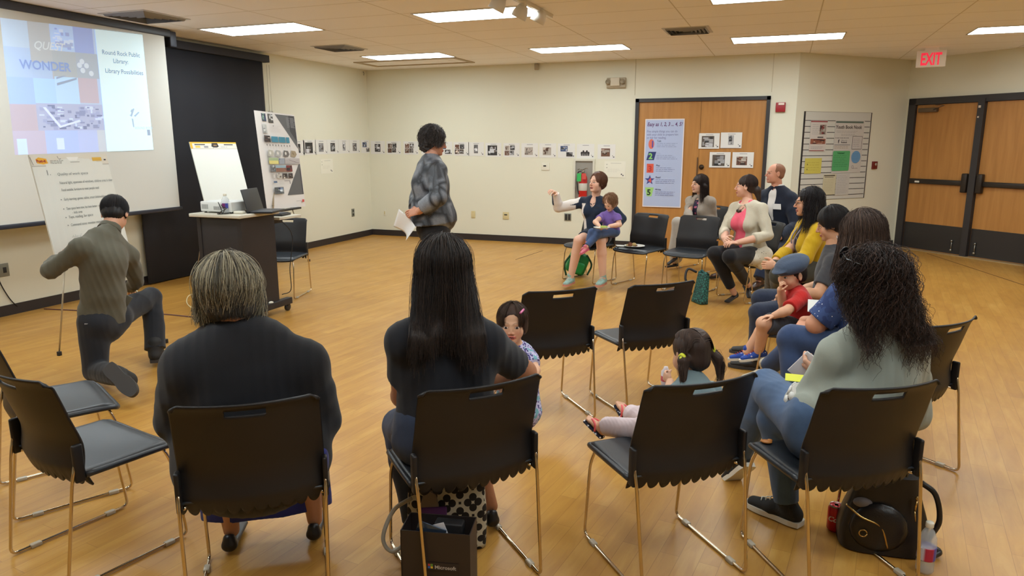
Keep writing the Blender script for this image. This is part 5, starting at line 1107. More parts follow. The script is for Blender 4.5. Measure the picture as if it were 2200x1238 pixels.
# ------------------------------------------------------------------ people
DEF=dict(s=1.,hip=(.160,.115),waist=(.13,.10),chest=(.15,.108),sh=.046,ua=.043,el=.037,wr=.025,th=.078,kn=.053,calf=.05,an=.034,neck=.048,bust=0,belly=0)
class Body:
    def __init__(b,label,face,J,base=None,group=None,**kw):
        J0=J
        b.J={k:(np.array(v,float) if not isinstance(v,tuple) or len(v)==3 and not hasattr(v[0],'__len__') else v) for k,v in J.items()}
        b.q=dict(DEF); b.q.update(kw); J=b.J; J['shL']=J['shL']-V(0,0,.022*b.q['s']); J['shR']=J['shR']-V(0,0,.022*b.q['s']); b.r=unit((J['shR']-J['shL'])*V(1,1,0)); b.f=np.cross(V(0,0,1),b.r)
        p=J['pel']; b.t=thing('person',label,'person',(p[0],p[1],0) if base is None else base,0,group)
        s=b.q['s']; hw=b.q.get('hw',.085)*s
        J.setdefault('wai',J['pel']*.55+J['che']*.45); J.setdefault('hipL',J['pel']-b.r*hw); J.setdefault('hipR',J['pel']+b.r*hw); J0.update(J)
    def g(b,k): return b.q[k]
    def torso(b,S,inf=0,hem=None,lo='pel',neck=True,k=.05):
        J=b.J;s=b.q['s']; R=lambda n:tuple((v*s+inf) for v in b.q[n]); cl=None if hem is None else (hem,(J['pel']-J['wai']))
        S.cone(J['pel'],J['wai'],R('hip'),R('waist'),b.r,k=k,clip=cl); S.cone(J['wai'],J['che'],R('waist'),R('chest'),b.r,k=k,clip=cl)
        c=R('chest'); up=J['che']+(J['nec']-J['che'])*.55; S.cone(J['che'],up,c,(c[0]*.86,c[1]*.8),b.r,k=k)
        sh=b.q['sh']*s+inf; S.cone(J['shL'],J['shR'],sh,sh,k=k)
        if neck: m=J['nec']-(J['nec']-J['che'])*.12; 
        if neck:
            for e in ('shL','shR'): S.cone(J['nec']*.75+up*.25,J[e],(b.q['neck']*s*.95+inf),sh*.8,k=k)
        if b.q['bust']:
            n=unit(np.cross(b.r,J['che']-J['wai'])); n=n if n@b.f>0 else -n
            for x in (-1,1): S.ell(J['che']+b.r*x*.068*s+n*(c[1]*.62)-V(0,0,.02),b.q['bust']*s+inf*.5,k=.04)
        if b.q['belly']: S.ell(J['wai']*.6+J['pel']*.4+b.f*.05*s,V(b.q['hip'][0]*s*.98,b.q['belly']*s,.13*s)+inf,np.array([b.r,b.f,V(0,0,1)]).T,k=.06)
    def arm(b,S,side,inf=0,fr=2.,k=.03,start=True,cuff=0):
        J=b.J;s=b.q['s']; a,e,w=J['sh'+side],J['el'+side],J['wr'+side]; r=[b.q[n]*s+inf for n in('sh','ua','el','wr')]
        rs=r[0]*.93
        if fr<=1:
            p=a+(e-a)*fr; S.cone(a,a+(e-a)*min(1,fr+.15),rs,r[1]*(1-fr)+r[2]*fr+.004,k=k,clip=(p,e-a))
        else:
            m=a+(e-a)*.45; S.cone(a,m,rs,r[1],k=k); S.cone(m,e,r[1],r[2],k=.01); h=e+(w-e)*.35; rf=r[2]*1.02
            q=fr-1; p=e+(w-e)*q
            if q<=.35: S.cone(e,h,r[2],rf,k=.02,clip=(p,w-e))
            else: S.cone(e,h,r[2],rf,k=.01); rw=r[3]+ (rf-r[3])*(1-q); S.cone(h,e+(w-e)*min(1.0,q+.1),rf,rw+cuff,k=.008,clip=(p,w-e) if q<.999 or inf>0 else None)
    def leg(b,S,side,inf=0,fr=2.,k=.035,bell=0):
        J=b.J;s=b.q['s']; a,e,w=J['hip'+side],J['kn'+side],J['an'+side]; th,kn,cf,an=[b.q[n]*s+inf for n in('th','kn','calf','an')]
        if fr<=1: p=a+(e-a)*fr; S.cone(a,a+(e-a)*min(1,fr+.1),th,th+(kn-th)*fr,k=.05,clip=(p,e-a))
        else:
            S.cone(a,e,th,kn,k=.03); q=fr-1; h=e+(w-e)*.33; bk=-b.f*.008*s; p=e+(w-e)*q
            if q<=.33: S.cone(e,h,kn*.97,cf,k=k,clip=(p,w-e))
            else: S.cone(e,h+bk,kn*.97,cf,k=.012); S.cone(h+bk,e+(w-e)*min(1.02,q+.06),cf,an+bell,k=.01,clip=(p,w-e) if inf>0 else None)
    def skinmesh(b,tone,head=None,hands=(),armres=.007,legs=0,torso=True,arms=True,lf=2.):
        """one continuous body: head, neck, trunk, arms, hands, legs"""
        J=b.J; s=b.q['s']; S=SDF(armres); b.tone=tone
        b.torso(S,-.006,k=.05)
        for sd in 'LR':
            b.arm(S,sd,0 if arms else -.004); b.leg(S,sd,0 if legs else -.006,fr=lf)
        up=J['nec']+(J['hed']-J['nec'])*.35; S.cone(J['nec']*.7+J['che']*.3,up,b.q['neck']*s*1.1,b.q['neck']*s,k=.03)
        v,f=S.mesh(); parts=[(v,f,np.tile((np.array(tone)/255.)**2.2,(len(v),1)))]
        hs=b.q.get('hs',s); kw=b.q.get('hk',{}); hp,R,w=head_parts(J['hed'],J['fwd'],hs*.97,tone,J['nec'],nr=b.q['neck']*s,**kw); b.R=R;b.w=w;b.hs=hs*.97
        parts.append(hp)
        for h in hands: parts.append(hand_parts(*h[:4],tone,s=b.q.get('hands',s)*.93,**(h[4] if len(h)>4 else {})))
        b.body=emit('body',parts,skin(tone),b.t)
        return b
    def eyes(b,iris=(70,45,30)): eyes(b.t,b.w,b.R,b.hs,iris)
    def hair_sdf(b,m,items,c1,res=.0045,relief=(.0016,13),smooth=1,face=True,fcut=None,name='hair',lumps=None):
        S=SDF(res); w=b.w;R=b.R;s=b.hs
        for it in items:
            if it[0]=='e': S.ell(w(*it[1]),V(*it[2])*s,R,k=it[3] if len(it)>3 else .02)
            elif it[0]=='c': S.cone(w(*it[1]),w(*it[2]),it[3],it[4] if len(it)>4 else it[3],x=R@V(1,0,0),k=.03)
            elif it[0]=='w': S.cone(it[1],it[2],it[3],it[4],x=it[5] if len(it)>5 else R@V(1,0,0),k=.03)
            elif it[0]=='cut': S.ell(w(*it[1]),V(*it[2])*s,R,k=.012,op=-1)
        if face: S.ell(w(*(fcut[0] if fcut else (0,.1,-.04))),V(*(fcut[1] if fcut else (.07,.075,.092)))*s,R,k=.012,op=-1)
        v,f=S.mesh(smooth=smooth); v=combed(v,f,w(0,0,.03),R,relief[0],relief[1])
        if lumps: v=folds(v,f,lumps[0],lumps[1],3)
        g=np.random.default_rng(4); c=np.tile(lin(c1)[:3],(len(v),1))
        return emit(name,[(v,f,c)],m,b.t)
    def cloth(b,name,m,fn,res=.007,fold=.0025,freq=14,seed=1,label=None,col=None,smooth=1,parent=None,dirn=None):
        S=SDF(res); fn(S); v,f=S.mesh(smooth=smooth); v=folds(v,f,fold,freq,seed,dirn); b.last=(v,f)
        parts=[(v,f) if col is None else (v,f,col(v) if callable(col) else np.tile(lin(col)[:3],(len(v),1)))]
        return emit(name,parts,m,parent or b.t,base=np.array(b.t.location),label=label)
def jl(**k): return k
def lp(a,b,t): return np.array(a)*(1-t)+np.array(b)*t
SK_L=(214,168,142); SK_M=(196,146,116); SK_T=(186,128,98); SK_P=(224,182,158)
CAPI=[('e',(0,-.02,.036),(.083,.099,.089))]
def CY(k,px,py,y):
    r=CHS[k][2]; return PL(px,py,clocal(k,0,y,0),(-math.sin(r),math.cos(r),0))
# ---------- woman with grey bob, black sweater (lower left, seen from behind)
f2=V(-.593,.805,0)
cl=lambda x,y,z:clocal('C3',x,y,z)
J=jl(pel=cl(-.01,-.0,.52),che=CY('C3',526,800,.0),nec=CY('C3',503,712,-.03),hed=CY('C3',492,633,.0),fwd=(-.72,.68,-.18),shL=CY('C3',405,775,-.03),shR=CY('C3',648,772,-.03),
  elL=CY('C3',378,905,.03),elR=CY('C3',692,905,.04),wrL=cl(-.13,.22,.6),wrR=cl(.12,.22,.6),knL=cl(-.15,.24,.45),knR=cl(.16,.22,.45),anL=Z(497,1135,.08),anR=Z(676,1112,.08))
b=Body('grey-blonde bobbed woman in a black sweater seen from behind, at the lower left',f2,J,hip=(.235,.15),waist=(.215,.145),chest=(.20,.135),sh=.075,ua=.07,el=.055,wr=.032,th=.1,kn=.07,calf=.055,an=.036,neck=.056,hs=1.04)
b.skinmesh((190,140,112),hands=[(J['wrL'],f2+V(.3,.2,-.2),(0,0,-1),V(1,0,0),{'curl':(.3,.4,.4,.5)}),(J['wrR'],f2+V(-.5,0,-.2),(0,0,-1),V(-1,0,0),{})])
BLKC=cloth('black knit',(30,31,36),bump=.5,bs=500)
b.cloth('sweater',BLKC,lambda S:(b.torso(S,.014,k=.07),b.arm(S,'L',.014,1.9,k=.06),b.arm(S,'R',.014,1.9,k=.06),S.cone(b.J['nec']*.6+b.J['che']*.4,b.J['nec']+V(0,0,.0),.082,.064,k=.05,clip=(b.J['nec']+V(0,0,.012),(0,0,1))),S.cone(b.J['pel']+V(0,0,.02),b.J['pel']-V(0,0,.05),(.265,.185),(.27,.19),b.r,k=.06)),fold=.006,freq=8)
b.cloth('skirt',cloth('blue skirt',(44,52,130)),lambda S:(S.cone(cl(-.13,-.05,.47),cl(-.14,.26,.45),.115,.095,k=.05),S.cone(cl(.13,-.05,.47),cl(.16,.24,.45),.115,.095,k=.05),S.cone(cl(0,.24,.42),cl(0,.3,.1),(.24,.06),(.25,.07),b.r,k=.06,clip=(cl(0,0,.12),(0,0,-1)))),fold=.003)
for sd,a in (('L',J['anL']),('R',J['anR'])): shoe(b.t,a,f2+V(.1,.1,0),.9,mat('black leather shoe',(26,22,22),.4),BLKP,'flat')
hm=hairmat('grey blonde',(150,140,120),.6)
b.hair_sdf(hm,[('e',(0,-.022,.036),(.092,.107,.094)),('e',(0,-.052,-.035),(.078,.056,.06)),('e',(-.06,.0,-.03),(.03,.05,.06)),('e',(.06,.0,-.02),(.03,.05,.05)),('cut',(0,-.09,-.115),(.07,.07,.045))],(58,56,54),relief=(.002,11),res=.004)
c=b.w(0,0,0)
st=scalp_paths(c,b.R,b.hs,1500,az=(-2.9*1.08,2.9*1.08),el0=(35,90),el_end=-12,L=lambda a:.10*(1 if abs(a)<2.0 else .62),rad=(.095,.108,.098),off=(0,-.024,.034),wave=.012,wfreq=26,jit=.0045,pts=14,drop=lambda a,g:V(0,0,-1)-.35*(b.R@V(math.sin(a),math.cos(a),0))*(abs(a)>1.7)+.06*g.normal(size=3),seed=2)
st=[p for p in st if abs(math.atan2(*((p[0]-c)@b.R)[:2]))>.0 and not (((p-c)@b.R)[:,1]>.075).any()]
strands(b.t,'hair_strands',hm,st,(74,70,64),(200,188,158),r=.0016,seed=3)
nape=scalp_paths(c,b.R,b.hs,500,az=(2.2,4.1),el0=(-5,20),el_end=-38,L=lambda a:.03,rad=(.086,.098,.1),off=(0,-.024,.02),jit=.002,pts=7,seed=5)
strands(b.t,'nape_hair',hm,nape,(52,52,54),(96,92,88),r=.0012,seed=4)
q=MB(); e=b.w(.083,-.01,-.05)-np.array(b.t.location); q.tube([e+V(.0,.011*math.cos(a),.014*math.sin(a)) for a in np.linspace(0,6.28,18)],.0013); obj('earring',q,GOLD,b.t)
# ---------- woman with long straight dark hair, black tee
f3=unit(V(-.5,.866,0)); FP=lambda k,px,py,y:PL(px,py,clocal(k,0,0,0)+f3*y,f3); cl4=lambda x,y,z:clocal('C4',x,y,z)
J=jl(pel=cl4(-.05,.0,.53),che=FP('C4',958,790,.0),nec=FP('C4',955,662,-.04),hed=FP('C4',952,585,-.01),fwd=(-.5,.86,-.1),shL=FP('C4',874,722,-.04),shR=FP('C4',1044,724,-.03),
  elL=FP('C4',868,850,.06),elR=A(1128,800,2.66),wrL=cl4(-.16,.18,.62),wrR=cl4(.2,.26,.6),knL=cl4(-.14,.27,.46),knR=cl4(.12,.27,.46),anL=cl4(-.13,.16,.08),anR=cl4(.2,.17,.09))
b=Body('woman with long straight dark hair in a black t-shirt, back to the camera',f3,J,hip=(.185,.13),waist=(.155,.12),chest=(.165,.12),sh=.06,ua=.057,el=.045,wr=.028,th=.092,kn=.062,calf=.054,hs=1.0)
b.skinmesh((176,122,92),hands=[(J['wrL'],f3,(0,0,-1),V(1,0,0),{}),(J['wrR'],f3,(0,0,-1),V(-1,0,0),{})],arms=True,armres=.006)
b.cloth('t_shirt',cloth('black jersey',(30,31,37),bump=.2),lambda S:(b.torso(S,.012,hem=cl4(0,0,.5),k=.06),b.arm(S,'L',.014,.62,k=.04),b.arm(S,'R',.014,.72,k=.04),S.cone(b.J['nec']*.5+b.J['che']*.5,b.J['nec'],.07,.055,k=.04,clip=(b.J['nec'],(0,0,1)))),fold=.005,freq=9,res=.006)
DM=DEN('dark blue',(52,64,88)); b.cloth('jeans',DM,lambda S:(S.cone(b.J['pel']-V(0,0,.02),b.J['pel']+V(0,0,.04),(.20,.145),(.19,.135),b.r,k=.04),b.leg(S,'L',.01,1.95),b.leg(S,'R',.01,1.35)),fold=.003,res=.006)
for sd,a in (('L',J['anL']),('R',J['anR'])): shoe(b.t,a,f3,.92,mat('black leather shoe'),BLKP,'flat')
hm3=hairmat('black brown',(30,26,25),.34)
back=lambda y0:(lambda P:P)
def push3(P):
    o=lp(J['nec'],J['che'],.6); d=(P-o)@f3; z=P[:,2]; lim=-.15-.025*np.clip((J['nec'][2]-z)/.2,0,1)+.012*np.sin(P[:,0]*60); m=(z<J['nec'][2]+.14)&(d>lim); P=P.copy(); P[m]+=np.outer(lim[m]-d[m],f3)*np.clip((J['nec'][2]+.14-z[m])/.2,0,1)[:,None]**1.3; return P
bk=-f3
b.hair_sdf(hm3,[('e',(0,-.02,.034),(.086,.102,.09)),('w',b.w(0,-.05,-.02),FP('C4',955,650,-.115),(.066,.035),(.078,.024)),('w',FP('C4',955,650,-.115),FP('C4',948,705,-.135),(.078,.024),(.085,.012))],(34,29,27),relief=(.0016,14),res=.005)
st=scalp_paths(b.w(0,0,0),b.R,b.hs,2600,az=(.75,2*math.pi-.75),el0=(20,90),el_end=-5,L=lambda a:(.285+.03*math.cos(a*3))*random.uniform(.8,1.05),rad=(.089,.105,.094),wave=.008,wfreq=14,spread=.13,jit=.006,pts=24,seed=8,push=push3)
strands(b.t,'hair_strands',hm3,st,(20,17,17),(66,54,48),r=.0014,seed=9)
# ---------- curly-haired woman, grey-green shirt
f6=V(-.60,.80,0); cl6=lambda x,y,z:clocal('C6',x,y,z)
J=jl(pel=cl6(-.0,.0,.53),che=CY('C6',1880,808,.01),nec=CY('C6',1872,695,-.01),hed=CY('C6',1868,615,.04),fwd=(-.78,.6,-.28),shL=CY('C6',1800,752,.0),shR=CY('C6',1952,742,.0),
  elL=A(1724,884,2.78),elR=A(1962,890,3.02),wrL=A(1708,852,2.98),wrR=A(1762,800,3.06),knL=A(1648,832,3.06),knR=A(1668,905,2.98),anL=A(1585,985,3.28),anR=A(1690,1082,2.96))
b=Body('woman with long dark curls, sunglasses on her head and a grey shirt',f6,J,hip=(.17,.12),waist=(.145,.115),chest=(.155,.112),sh=.05,ua=.048,el=.041,wr=.027,th=.085,kn=.063,calf=.054,an=.038,hs=1.0)
tn=(204,154,126)
b.skinmesh(tn,hands=[(J['wrL'],A(1690,832,3.05)-J['wrL'],V(0,.3,-1),V(0,1,0),{'curl':(.9,.9,.8,.8),'thumb':.8}),(J['wrR'],A(1730,790,3.14)-J['wrR'],V(.2,.5,.6),V(-.3,.3,1),{'curl':(.8,.8,.9,.9),'thumb':.6})],arms=True,armres=.0055)
GT=cloth('sage jersey',(152,158,148),bump=.3,var=.05)
b.cloth('shirt',GT,lambda S:(b.torso(S,.012,hem=cl6(0,0,.49),k=.06),b.arm(S,'L',.016,.74,k=.05),b.arm(S,'R',.016,1.3,k=.05),S.cone(b.J['nec']*.5+b.J['che']*.5,b.J['nec'],.072,.058,k=.04,clip=(b.J['nec']+V(0,0,.0),(0,0,1)))),fold=.009,freq=8,res=.006,dirn=(.1,0,1))
# patterned cuff band
a_,e_=J['shL'],J['elL']; ax_=unit(e_-a_); cb=lp(a_,e_,.84); q=MB(); o=np.array(b.t.location); X=unit(np.cross(ax_,V(0,0,1)));Y=np.cross(ax_,X)
cuff=b.cloth('patterned_cuff',cloth('lace cuff',(196,192,184)),lambda S:S.cone(lp(a_,e_,.7),lp(a_,e_,1.04),.078,.078,k=.01,clip=[(lp(a_,e_,1.02),ax_),(lp(a_,e_,.7),-ax_)]),fold=.001,res=.005)
q=MB()
for j in range(2):
    for i in range(12): t=i*math.pi/6+j*.26; p=lp(a_,e_,.77+.12*j)+(X*math.cos(t)+Y*math.sin(t))*(.0785); nn=X*math.cos(t)+Y*math.sin(t); q.cyl(p-o-nn*.002,p-o+nn*.003,.0165,n=16)
obj('disc_pattern',q,mat('cuff discs',(222,220,214),.7),cuff)
q=MB()
for i in range(12): t=i*math.pi/6+.13; p=lp(a_,e_,.83)+(X*math.cos(t)+Y*math.sin(t))*.0788; nn=X*math.cos(t)+Y*math.sin(t); q.cyl(p-o-nn*.002,p-o+nn*.002,.007,n=8)
obj('dark_diamonds',q,mat('cuff dark',(60,56,56),.7),cuff)
DJ=DEN('mid blue',(74,98,132))
b.cloth('jeans',DJ,lambda S:(S.cone(b.J['pel']-V(0,0,.02),b.J['pel']+V(0,0,.04),(.18,.13),(.172,.128),b.r,k=.04),b.leg(S,'L',.012,1.97),b.leg(S,'R',.012,1.97)),fold=.0035,freq=13,res=.0055)
CV=mat('black canvas',(34,36,38),.8,bump=.4,bscale=300); RUB=mat('white rubber',(220,216,204),.5)
shoe(b.t,J['anR'],Z(1640,1092)-Z(1712,1122),.98,CV,RUB,'sneaker',lace=RUB); shoe(b.t,J['anL'],V(-.5,.45,-.75),.95,CV,RUB,'sneaker',upv=(-.2,.5,.8),lace=RUB)
hm6=hairmat('dark curls',(40,30,27),.6)
b.hair_sdf(hm6,[('e',(0,-.022,.036),(.09,.106,.096)),('e',(0,-.055,-.03),(.095,.07,.09)),('e',(-.06,-.03,-.06),(.045,.045,.07)),('e',(.06,-.04,-.06),(.045,.045,.07))],(34,26,24),relief=(.002,16),res=.006,lumps=(.006,26))
def push6(P):
    o=lp(J['nec'],J['che'],.6); d=(P-o)@f6; z=P[:,2]; lim=-.125; m=(z<J['nec'][2]+.14)&(d>lim); P=P.copy(); P[m]+=np.outer(lim-d[m],f6)*np.clip((J['nec'][2]+.14-z[m])/.2,0,1)[:,None]**1.3; return P
st=scalp_paths(b.w(0,0,0),b.R,b.hs,1100,az=(.6,2*math.pi-.7),el0=(5,88),el_end=-10,L=lambda a:(.24 if a<math.pi*1.05 else .2)*random.uniform(.45,1.15),rad=(.1,.112,.1),curl=.013,cfreq=74,spread=.3,jit=.012,pts=30,seed=18,push=push6)
strands(b.t,'curls',hm6,st,(24,18,16),(80,58,48),r=.0016,seed=19)
q=MB(); o=np.array(b.t.location)
for x in (-1,1): q.raw([b.w(x*.03+.026*math.cos(t),.06-.012*math.sin(t),.138+.02*math.sin(t))-o for t in np.linspace(0,6.28,16,endpoint=False)],[tuple(range(16))]); q.tube([b.w(x*.03+.026*math.cos(t),.06-.012*math.sin(t),.138+.02*math.sin(t))-o for t in np.linspace(0,6.28,18)],.0025); q.tube([b.w(x*.056,.05,.14)-o,b.w(x*.108,.0,.11)-o,b.w(x*.112,-.06,.08)-o],.003)
q.tube([b.w(-.006,.06,.142)-o,b.w(.006,.06,.142)-o],.003); obj('sunglasses',q,mat('sunglass frame',(30,28,30),.15),b.t)
pw=lp(J['wrL'],A(1688,835,2.95),.9)
t=thing('sticky_note','yellow sticky note held by the curly-haired woman','note',tuple(A(1707,812,2.96))); obj('sheet',MB().box((-.035,-.02,-.001),(.035,.02,.001),R=np.array(Matrix.Rotation(.5,3,'X'))),mat('sticky yellow',(226,228,60),.6),t)
t=thing('note_paper','white folded paper under the curly-haired woman\'s hand on her thigh','paper',tuple(A(1705,872,2.90))); obj('sheet',MB().box((-.05,-.035,-.001),(.05,.035,.001),R=np.array(Matrix.Rotation(.5,3,'Z'))@np.array(Matrix.Rotation(-.3,3,'X'))),mat('paper white'),t)
pp=A(1727,786,3.12); t=thing('phone','white smartphone held in front of the curly-haired woman','phone',tuple(pp)); M_=np.array(Matrix.Rotation(.6,3,'Y'))@np.array(Matrix.Rotation(.3,3,'X'))
obj('case',MB().box((-.034,-.004,-.065),(.034,.004,.065),.003,R=M_,c0=(0,0,0)),mat('phone white',(226,224,226),.3),t); obj('screen',MB().box((-.03,.0042,-.056),(.03,.0048,.056),R=M_,c0=(0,0,0)),mat('phone dark',(30,32,40),.1),t)
# ---------- little girl with ponytails on the chair
cl5=lambda x,y,z:clocal('C5',x,y,z); f5=unit(V(-.93,.36,0))
J=jl(pel=cl5(.04,-.03,.49),che=A(1494,862,2.66),nec=A(1488,815,2.70),hed=A(1482,762,2.74),fwd=(-.72,.66,-.32),shL=A(1456,842,2.62),shR=A(1528,836,2.8),elL=A(1432,862,2.72),elR=A(1530,890,2.85),wrL=A(1440,820,2.82),wrR=A(1470,850,2.9),
  knL=A(1380,922,2.66),knR=A(1392,898,2.86),anL=A(1292,915,2.78),anR=A(1350,888,2.98))
b=Body('little girl with two ponytails and pink leggings sitting sideways on a chair',f5,J,s=.62,hs=.80,hands=.55,hip=(.155,.12),waist=(.14,.11),chest=(.14,.11),kn=.06,calf=.055,an=.042,th=.075,neck=.052,hw=.075,hk=dict(kid=True,cheek=1.25,brow=(60,45,38)))
b.skinmesh((214,166,136),hands=[(J['wrL'],A(1424,805,2.86)-J['wrL'],V(.6,.6,0),V(0,0,1),{'curl':(1,1,1,1),'thumb':.8}),(J['wrR'],f5,(0,0,-1),V(-1,0,0),{})],armres=.005)
b.cloth('t_shirt',cloth('grey teal jersey',(120,140,146)),lambda S:(b.torso(S,.01,hem=cl5(0,0,.45),k=.04),b.arm(S,'L',.012,.7),b.arm(S,'R',.012,.8)),fold=.002,res=.005,freq=20)
b.cloth('leggings',cloth('pale pink cotton',(218,200,204),bump=.3),lambda S:(S.cone(b.J['pel'],b.J['pel']+V(0,0,.03),(.1,.085),(.095,.08),b.r,k=.03),b.leg(S,'L',.008,1.9,k=.02,bell=.008),b.leg(S,'R',.008,1.9,k=.02,bell=.008)),fold=.0035,freq=26,res=.0045)
dots=vor('navy with white dots',(28,30,48),(225,225,232),(225,225,232),75,.34)
for sd,a,dr,upd in (('L',J['anL'],V(-.45,.2,.3),V(.2,.1,.9)),('R',J['anR'],V(-.4,.4,.45),V(.45,-.2,.8))):
    f_=unit(dr); u=unit(upd-f_*(upd@f_)); r=np.cross(f_,u); S=SDF(.0032); ss=.62; o=a-u*.052*ss
    w=lambda x,y,z:o+(r*x+f_*y+u*z)*ss
    S.cone(w(0,-.03,.035),w(0,.07,.025),(.034*ss,.03*ss),(.038*ss,.018*ss),x=r,k=.01); S.cone(a,w(0,-.02,.05),.03*ss,.03*ss,k=.01)
    for i in range(5): S.cone(w(-.028+.014*i,.075,.02),w(-.032+.016*i,.115-.006*abs(i-(1 if sd=='R' else 3)),.022),.009*ss*(1.25 if (i==0)==(sd=='R') and i in(0,4) else 1),.0085*ss,k=.003)
    v,ff=S.mesh(); emit('foot',[(v,ff,np.tile((np.array((214,166,136))/255.)**2.2,(len(v),1)))],skin((214,166,136)),b.t)
    S=SDF(.0035); S.cone(w(0,-.05,-.004),w(0,.1,-.004),(.036*ss,.012*ss),(.047*ss,.012*ss),x=r,k=.01); v,ff=S.mesh(); sh=emit('flip_flop',[(v,ff)],dots,b.t)
    q=MB(); oo=np.array(b.t.location)
    for x in (-1,1): q.tube(cat([w(x*.036,.0,.005)-oo,w(x*.034,.03,.042)-oo,w(x*.015,.07,.042)-oo,w(0,.088,.006)-oo]),.006*ss*1.2)
    obj('coral_strap',q,mat('coral rubber',(226,92,98),.4),sh)
hm5=hairmat('dark brown girl',(58,42,34),.36)
b.hair_sdf(hm5,[('e',(0,-.022,.036),(.083,.1,.088)),('e',(0,-.06,-.03),(.062,.048,.055)),('e',(-.088,-.052,-.02),(.02,.022,.02)),('w',b.w(-.09,-.055,-.025),b.w(-.115,-.06,-.135),.019,.009),('w',b.w(.09,-.055,.0),b.w(.118,-.06,-.04),.014,.016),('w',b.w(.118,-.06,-.04),b.w(.116,-.05,-.13),.016,.008)],(60,44,36),relief=(.0009,12),res=.0038)
st=[]
g=np.random.default_rng(3)
for x in (-1,1):
    for i in range(420):
        a=g.uniform(-math.pi,math.pi) if x>0 else g.uniform(-math.pi,math.pi); y=g.uniform(-.1,.06); z0=math.sqrt(max(0,1-(y/.1)**2))
        p0=b.w(x*.004,y-.02,.036+.094*z0*.99); p1=b.w(x*.06,y*.8-.03,.036+.066*z0+.004); p2=b.w(x*(.085+.003*g.random()),y*.4-.045,.012+g.uniform(-.006,.01)); st.append(cat([p0,lp(p0,p1,.5)+b.R@V(x*.006,0,.008),p1,p2],4))
    for i in range(260):
        e_=[b.w(x*.09+g.normal()*.006,-.055+g.normal()*.008,-.01)]; pts_=[(-.115,-.06,-.06),(-.118,-.06,-.14)] if x<0 else [(.122,-.06,-.015),(.14,-.06,-.08),(.118+.01*g.normal(),-.05,-.15)]
        for p in pts_: e_.append(b.w(p[0]+g.normal()*.008,p[1]+g.normal()*.008,p[2]+g.normal()*.008))
        st.append(cat(e_,5))
strands(b.t,'hair_strands',hm5,st,(40,28,24),(98,74,60),r=.0009,seed=4)
for x in (-1,1): q=MB(); o=np.array(b.t.location); C_=b.w(x*.088,-.054,-.008 if x<0 else .008)-o; q.tube([C_+b.R@V(x*.004*1.,.0125*math.cos(t),.0125*math.sin(t)) for t in np.linspace(0,6.28,16)],.0075); q.ball(C_+b.R@V(x*.012,-.004,0),.008); obj('hair_tie',q,mat('yellow tie',(214,220,50),.5),b.t)
t=thing('juice_pouch','white and pink drink bottle in the ponytail girl\'s hand','bottle',tuple(A(1430,808,2.885))); obj('bottle_body',MB().lathe([(.0,-.04),(.016,-.04),(.019,-.025),(.019,.02),(.010,.032),(.008,.04),(.0,.042)],(0,0,0),20),mat('milky plastic',(220,212,216),.3),t); obj('label',MB().lathe([(.0194,-.02),(.0197,-.018),(.0197,.0),(.0194,.002)],(0,0,0),20),mat('pink label',(206,96,110),.4),t)
# ---------- toddler peeking round the long-haired woman
J=jl(pel=A(1112,835,2.90),che=A(1117,778,2.93),nec=A(1110,748,2.93),hed=A(1101,697,2.91),fwd=(.28,-.96,-.02),shL=A(1134,768,2.93),shR=A(1096,764,2.91),elL=A(1148,796,2.88),elR=A(1080,800,2.83),wrL=A(1137,815,2.80),wrR=A(1075,830,2.73),
   knL=A(1112,885,2.74),knR=A(1085,885,2.72),anL=A(1092,915,2.86),anR=A(1070,915,2.84))
b=Body('smiling toddler with a hair clip peeking past the long-haired woman\'s arm',(.3,-.95),J,s=.5,hs=.74,hands=.45,hip=(.15,.12),waist=(.145,.12),chest=(.14,.11),ua=.056,el=.05,wr=.036,neck=.05,kn=.065,calf=.06,hw=.06,hk=dict(kid=True,cheek=1.2,smile=.45,mouth_open=.12,brow=(96,70,54),lip=(196,92,84)))
b.skinmesh((226,176,142),hands=[(J['wrL'],A(1118,822,2.85)-J['wrL'],(0,0,-1),V(-1,0,0),{}),(J['wrR'],V(-.3,-1,0),(0,0,-1),V(1,0,0),{})],armres=.005); b.eyes((48,32,24))
FL=vor('violet flower print',(196,192,222),(60,52,110),(70,60,130),90,.42,(120,176,190))
b.cloth('dress',FL,lambda S:(b.torso(S,.009,k=.04),b.arm(S,'L',.013,.55),b.arm(S,'R',.013,.55),S.cone(b.J['pel'],b.J['pel']-V(0,0,.1),(.09,.075),(.11,.09),b.r,k=.03)),fold=.003,res=.005,freq=22)
for a in (J['anL'],J['anR']): shoe(b.t,a,(.1,-1,0),.5,mat('pink shoe',(196,84,110),.5),RUB,'sneaker')
hmt=hairmat('toddler brown',(66,46,36),.4)
b.hair_sdf(hmt,[('e',(0,-.022,.036),(.085,.1,.09)),('e',(0,-.05,-.03),(.08,.06,.055)),('e',(-.072,.0,.0),(.018,.04,.06)),('e',(.072,.0,.0),(.018,.04,.06))],(60,42,34),relief=(.0006,13),res=.0036,smooth=3,fcut=((0,.108,-.018),(.074,.075,.1)))
st=scalp_paths(b.w(0,0,0),b.R,b.hs,800,az=(.5,2*math.pi-.5),el0=(38,90),el_end=-25,L=lambda a:.02,rad=(.088,.104,.094),jit=.002,pts=9,seed=1); strands(b.t,'hair_strands',hmt,st,(44,30,24),(104,78,60),r=.001,seed=2)
q=MB(); o=np.array(b.t.location); q.tube(cat([b.w(-.05,.068,.085)-o,b.w(-.062,.04,.094)-o,b.w(-.066,.015,.095)-o]),.005); obj('hair_clip',q,mat('pink clip',(214,110,160),.3),b.t)
